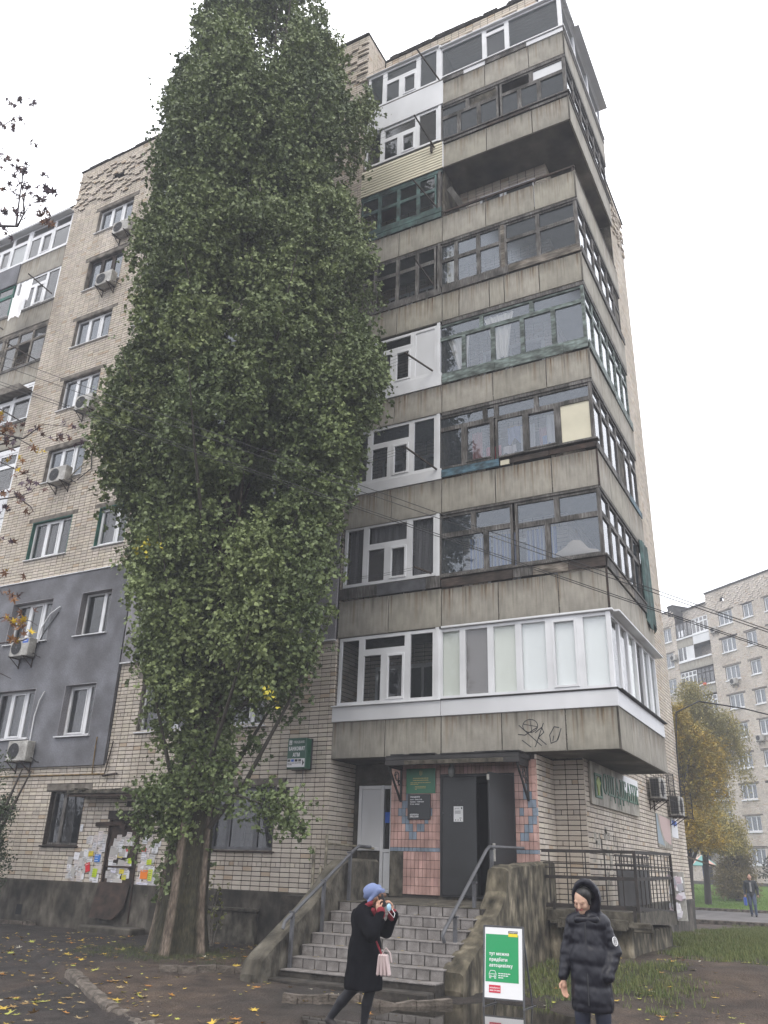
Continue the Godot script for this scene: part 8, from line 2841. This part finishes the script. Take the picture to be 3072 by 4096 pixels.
# the second block across the yard, turned; u runs along its front to the right
const FU := Vector3(0.782, 0, 0.623)
const FN := Vector3(-0.623, 0, 0.782)

func far_block() -> void:
	rng.seed = 61
	var o := FN * -60.0
	var B := thing("far_apartment_block", "second pale brick apartment block across the yard, behind the yellow trees", "apartment block", o + FU * -57.0 + V(0, 0.9, 0))
	var holes := []
	var bare := []
	var rows_y: Array[float] = []
	for f in 9: rows_y.append(24.12 - 2.665 * f)
	var wins := []
	for f in 9:
		for c: Array in [[-59.20, -57.45], [-56.10, -54.95], [-53.5, -51.75], [-49.0, -47.3]]:
			holes.append([c[0], c[1], rows_y[f], rows_y[f] + 1.28])
			bare.append([c[0] - 0.3, c[1] + 0.3, rows_y[f] + 1.28, rows_y[f] + 1.45])
			wins.append([c[0], c[1], rows_y[f]])
	holes.append([-58.72, -58.26, 26.42, 26.85])
	var list: Array = []
	var rel := func(u: float, y: float) -> float:
		if y < 25.5 or y > 27.4: return 0.0
		var a := int(floor(u / 0.13))
		var b := int(floor(y / 0.0998))
		var p := posmod(a + b, 18)
		var q := posmod(a - b, 18)
		return 0.06 if (p < 2 or q < 2 or ((p == 6 or p == 7) and q > 4 and q < 14) or ((q == 6 or q == 7) and p > 4 and p < 14)) and posmod(b, 2) == 0 else 0.0
	wall(B, "front_wall", o, FU, FN, -60.62, -42.0, 0.6, 27.7, holes, bare, list, rel)
	# the loggia bay and the next section to its left stand back
	wall(B, "loggia_wall", o - FN * 1.2, FU, FN, -65.2, -60.62, 0.6, 27.3, [], [], list, rel)
	var nh := []
	for f in 9:
		nh.append([-67.15, -65.9, rows_y[f], rows_y[f] + 1.45])
		wins.append([-67.15, -65.9, rows_y[f]])
	wall(B, "end_wall", o - FN * 0.0, FU, FN, -72.0, -65.22, 0.6, 27.25, nh, [], list, rel)
	for b: Array in list:
		var k: float = 1.08
		b[1] = Color(b[1].r * k, b[1].g * k * 1.01, b[1].b * k * 1.05)
	lay_bricks(list, B, null, 0)
	var ba := Basis(FU, Vector3.UP, FN)
	var at := func(u: float, y: float, w: float) -> Transform3D: return Transform3D(ba, o + FU * u + Vector3.UP * y + FN * w)
	var mb := MB.new()
	mb.box(at.call(-51.3, 27.78, -3.0), V(18.7, 0.16, 6.2)); mb.box(at.call(-62.9, 27.36, -3.6), V(4.5, 0.14, 5.2)); mb.box(at.call(-65.6, 27.78, -3.0), V(0.9, 0.14, 6.2)); mb.box(at.call(-69.1, 27.30, -3.0), V(6, 0.14, 6.2))
	mb.box(at.call(-65.6, 27.2, -2.0), V(0.8, 1.0, 4.1))
	obj("roof", mb, M.roofing, B)
	mb = MB.new()
	mb.box(at.call(-57, 13, -6.2), V(30, 27, 0.3)); mb.box(at.call(-42.1, 13, -3.2), V(0.2, 27, 6))
	obj("rear_wall", mb, M.mortar, B)
	mb = MB.new()
	for e: Array in [[-60.0, 1.4], [-58.2, 2.0], [-55.3, 1.6], [-52.0, 1.2]]:
		var p: Vector3 = at.call(e[0], 27.8, -2.0).origin
		mb.rod(p, p + V(0, e[1] * 0.5, 0), 0.02, 5)
		mb.rod(p + V(0, e[1] * 0.5, 0) - FU * 1.2, p + V(0, e[1] * 0.45, 0) + FU * 0.6, 0.015, 5)
	obj("aerial", mb, M.rail_grey, B)
	mb = MB.new()
	mb.box(at.call(-57, 0.9, -0.1), V(30.4, 0.9, 0.32))
	obj("plinth", mb, M.plinth, B)
	for w: Array in wins:
		var a: float = w[0]
		var b: float = w[1]
		var y: float = w[2]
		var h := 1.28 if a > -60 else 1.45
		var fr := MB.new()
		for e: Array in [[a, a + 0.09], [b - 0.09, b]] + ([[a + (b - a) * 0.33, a + (b - a) * 0.33 + 0.08], [a + (b - a) * 0.66, a + (b - a) * 0.66 + 0.08]] if b - a > 1.4 else [[a + (b - a) * 0.48, a + (b - a) * 0.48 + 0.08]]):
			fr.box(at.call((e[0] + e[1]) / 2, y + h / 2, -0.12), V(e[1] - e[0], h, 0.06))
		fr.box(at.call((a + b) / 2, y + 0.045, -0.121), V(b - a - 0.18, 0.09, 0.06)); fr.box(at.call((a + b) / 2, y + h - 0.045, -0.121), V(b - a - 0.18, 0.09, 0.06))
		fr.box(at.call((a + b) / 2, y - 0.06, 0.02), V(b - a + 0.12, 0.10, 0.16))
		var win := obj("window", fr, M.pvc, B)
		var pn := MB.new()
		pn.box(at.call((a + b) / 2, y + h / 2, -0.14), V(b - a, h, 0.01))
		obj("pane", pn, M.dusty_glass, win)
		var rm := MB.new()
		rm.box(at.call((a + b) / 2, y + h / 2, -0.55), V(b - a + 0.3, h + 0.3, 0.02))
		obj("room", rm, M.room_pale if rng.randf() < 0.4 else M.room, win)
		if rng.randf() < 0.75:
			var ln := MB.new()
			ln.box(at.call((a + b) / 2, y + h + 0.085, -0.09), V(b - a + 0.5, 0.15, 0.2))
			obj("lintel", ln, M.lintel, win)
	# loggia stack
	for f in 8:
		var y: float = [24.15, 21.75, 19.05, 16.3, 13.65, 11.0, 8.3, 5.7][f]
		for k in 2:
			var a := -65.15 + 2.27 * k
			var b := a + 2.25
			mb = MB.new()
			mb.box(at.call((a + b) / 2, y - 1.0, -0.6), V(b - a, 0.14, 1.2))
			var lo := obj("balcony", mb, M.concrete, B)
			mb = MB.new()
			mb.box(at.call((a + b) / 2, y - 0.62, 0.0), V(b - a - 0.02, 0.86, 0.06))
			var white := k == 1 and f == 0
			obj("panel", mb, M.pvc_panel if white else M["panel_%d" % ((f + k) % 3)], lo)
			mb = MB.new()
			mb.box(at.call((a + b) / 2, y - 0.10, 0.03), V(b - a, 0.16, 0.08))
			obj("sill", mb, M.pvc, lo)
			if f == 1 and k == 1: continue
			var cells: Array = []
			var xs := [a + 0.02, a + 0.6, a + 1.1, a + 1.65, b - 0.02]
			cells = rows(xs, "gggg" if k == 0 else "gsgg", xs if f != 0 or k == 1 else [], "gggg" if f != 0 or k == 1 else "", y, y + 1.05 if f != 0 or k == 1 else y + 1.5, y + 1.5)
			if f == 1: cells = [[a, a + 0.7, y, y + 1.5, "g"], [a + 0.7, a + 1.2, y, y + 1.5, "s"], [a + 1.2, b, y, y + 1.5, "w"]]
			var pt := func(u: float, v: float, w: float) -> Vector3: return Vector3(u, v, w)
			var tmp := Node3D.new()
			var fr := MB.new()
			for c: Array in cells:
				for e: Array in [[c[0], c[0] + 0.06, c[2], c[3]], [c[1] - 0.06, c[1], c[2], c[3]], [c[0] + 0.06, c[1] - 0.06, c[2], c[2] + 0.06], [c[0] + 0.06, c[1] - 0.06, c[3] - 0.06, c[3]]]:
					fr.box(at.call((e[0] + e[1]) / 2, (e[2] + e[3]) / 2, 0.0), V(e[1] - e[0], e[3] - e[2], 0.05))
				var g := MB.new()
				g.box(at.call((c[0] + c[1]) / 2, (c[2] + c[3]) / 2, -0.01), V(c[1] - c[0] - 0.1, c[3] - c[2] - 0.1, 0.01))
				obj("pane", g, M.pvc_panel if c[4] == "w" else M.glass, lo)
			tmp.free()
			obj("frame", fr, M.pvc if (f + k) % 3 != 0 or f == 1 else M.dark_metal, lo)
			mb = MB.new()
			mb.box(at.call((a + b) / 2 - 0.3, y + 0.35, -1.17), V(0.7, 2.0, 0.04)); mb.box(at.call((a + b) / 2 + 0.45, y + 0.7, -1.17), V(0.8, 1.3, 0.04))
			obj("inner_window", mb, M.room_pale, lo)
	# washing and a red bowl on the loggias, far air conditioners
	var ln := [[-64.7, -63.6, 18.85, 18.1, "white washing on the far block's loggia line, above the willow"], [-63.6, -63.15, 18.75, 17.4, "grey washing beside the white one on the far block's loggia"]]
	for i in 2:
		var e: Array = ln[i]
		var pt := func(u: float, v: float, w: float) -> Vector3: return o + FU * u + Vector3.UP * v + FN * (w + 0.5)
		var d := drape(e[0], e[1], e[2], e[3], pt, 0.0, 3.0, 0.08, INF, INF, 0.15, i)
		for k in d.c.size(): d.c[k] = [Color(0.72, 0.7, 0.74), Color(0.3, 0.3, 0.33)][i]
		tag(obj("laundry", d, M.cloth), e[4], "laundry")
	mb = MB.new()
	mb.bev(at.call(-61.9, 18.95, 0.15), V(0.34, 0.26, 0.2), 0.04)
	solo("red_bucket", mb, mat("orange_red", Color(0.6, 0.08, 0.02), 0.6), "small red bucket hung below a far loggia window", "bucket", at.call(-61.9, 18.82, 0.15).origin)

func far_units(proto: Node3D) -> void:
	for e: Array in [[-59.75, 23.55, "far air conditioner left of the top window of the second block"], [-58.15, 18.25, "far air conditioner under a third-row window of the second block"], [-56.05, 12.85, "far air conditioner low on the second block, near the photo's edge"], [-65.7, 22.0, "far air conditioner beside the second block's loggias"]]:
		var a: Node3D = proto.duplicate()
		a.name = numbered("air_conditioner")
		add_child(a)
		a.position = FN * -60.0 + FU * e[0] + V(0, e[1], 0)
		a.rotation.y = atan2(FN.x, FN.z)
		tag(a, e[2], "air conditioner", "air conditioners on the second block")

func _ready() -> void:
	var cam := Camera3D.new()
	cam.name = "camera"
	add_child(cam)
	cam.position = EYE
	cam.rotation_order = EULER_ORDER_YXZ
	cam.rotation = Vector3(deg_to_rad(23.3), deg_to_rad(29.07), deg_to_rad(1.859))
	cam.keep_aspect = Camera3D.KEEP_HEIGHT
	cam.fov = rad_to_deg(2.0 * atan(2048.0 / 3300.0))
	cam.near = 0.1
	cam.far = 900.0
	var we := WorldEnvironment.new()
	we.name = "world"
	add_child(we)
	var env := Environment.new()
	we.environment = env
	env.background_mode = Environment.BG_SKY
	var sky := Sky.new()
	var sm := ProceduralSkyMaterial.new()
	sm.sky_top_color = Color(0.96, 0.965, 0.985)
	sm.sky_horizon_color = Color(0.82, 0.83, 0.86)
	sm.sky_curve = 0.35
	sm.sky_energy_multiplier = 1.0
	sm.ground_bottom_color = Color(0.20, 0.18, 0.17)
	sm.ground_horizon_color = Color(0.34, 0.33, 0.33)
	sky.sky_material = sm
	env.sky = sky
	env.tonemap_mode = Environment.TONE_MAPPER_LINEAR
	env.tonemap_exposure = 3.0
	env.fog_enabled = true
	env.fog_density = 0.0024
	env.fog_light_color = Color(0.93, 0.94, 0.97)
	env.sdfgi_enabled = true
	env.ssao_enabled = true
	env.ssil_enabled = true
	var sun := DirectionalLight3D.new()
	sun.name = "overcast_sun"
	sun.light_energy = 0.22
	sun.light_color = Color(1.0, 0.985, 0.96)
	sun.light_angular_distance = 30.0
	sun.rotation_degrees = Vector3(-58, 20, 0)
	sun.shadow_enabled = true
	add_child(sun)
	materials()
	ground()
	block()
	far_block()
	var proto := ac_proto()
	ac_units(proto)
	far_units(proto)
	flyers()
	linen()
	sandbox_parasol()
	people()
	cables()
	litter()
	plants()
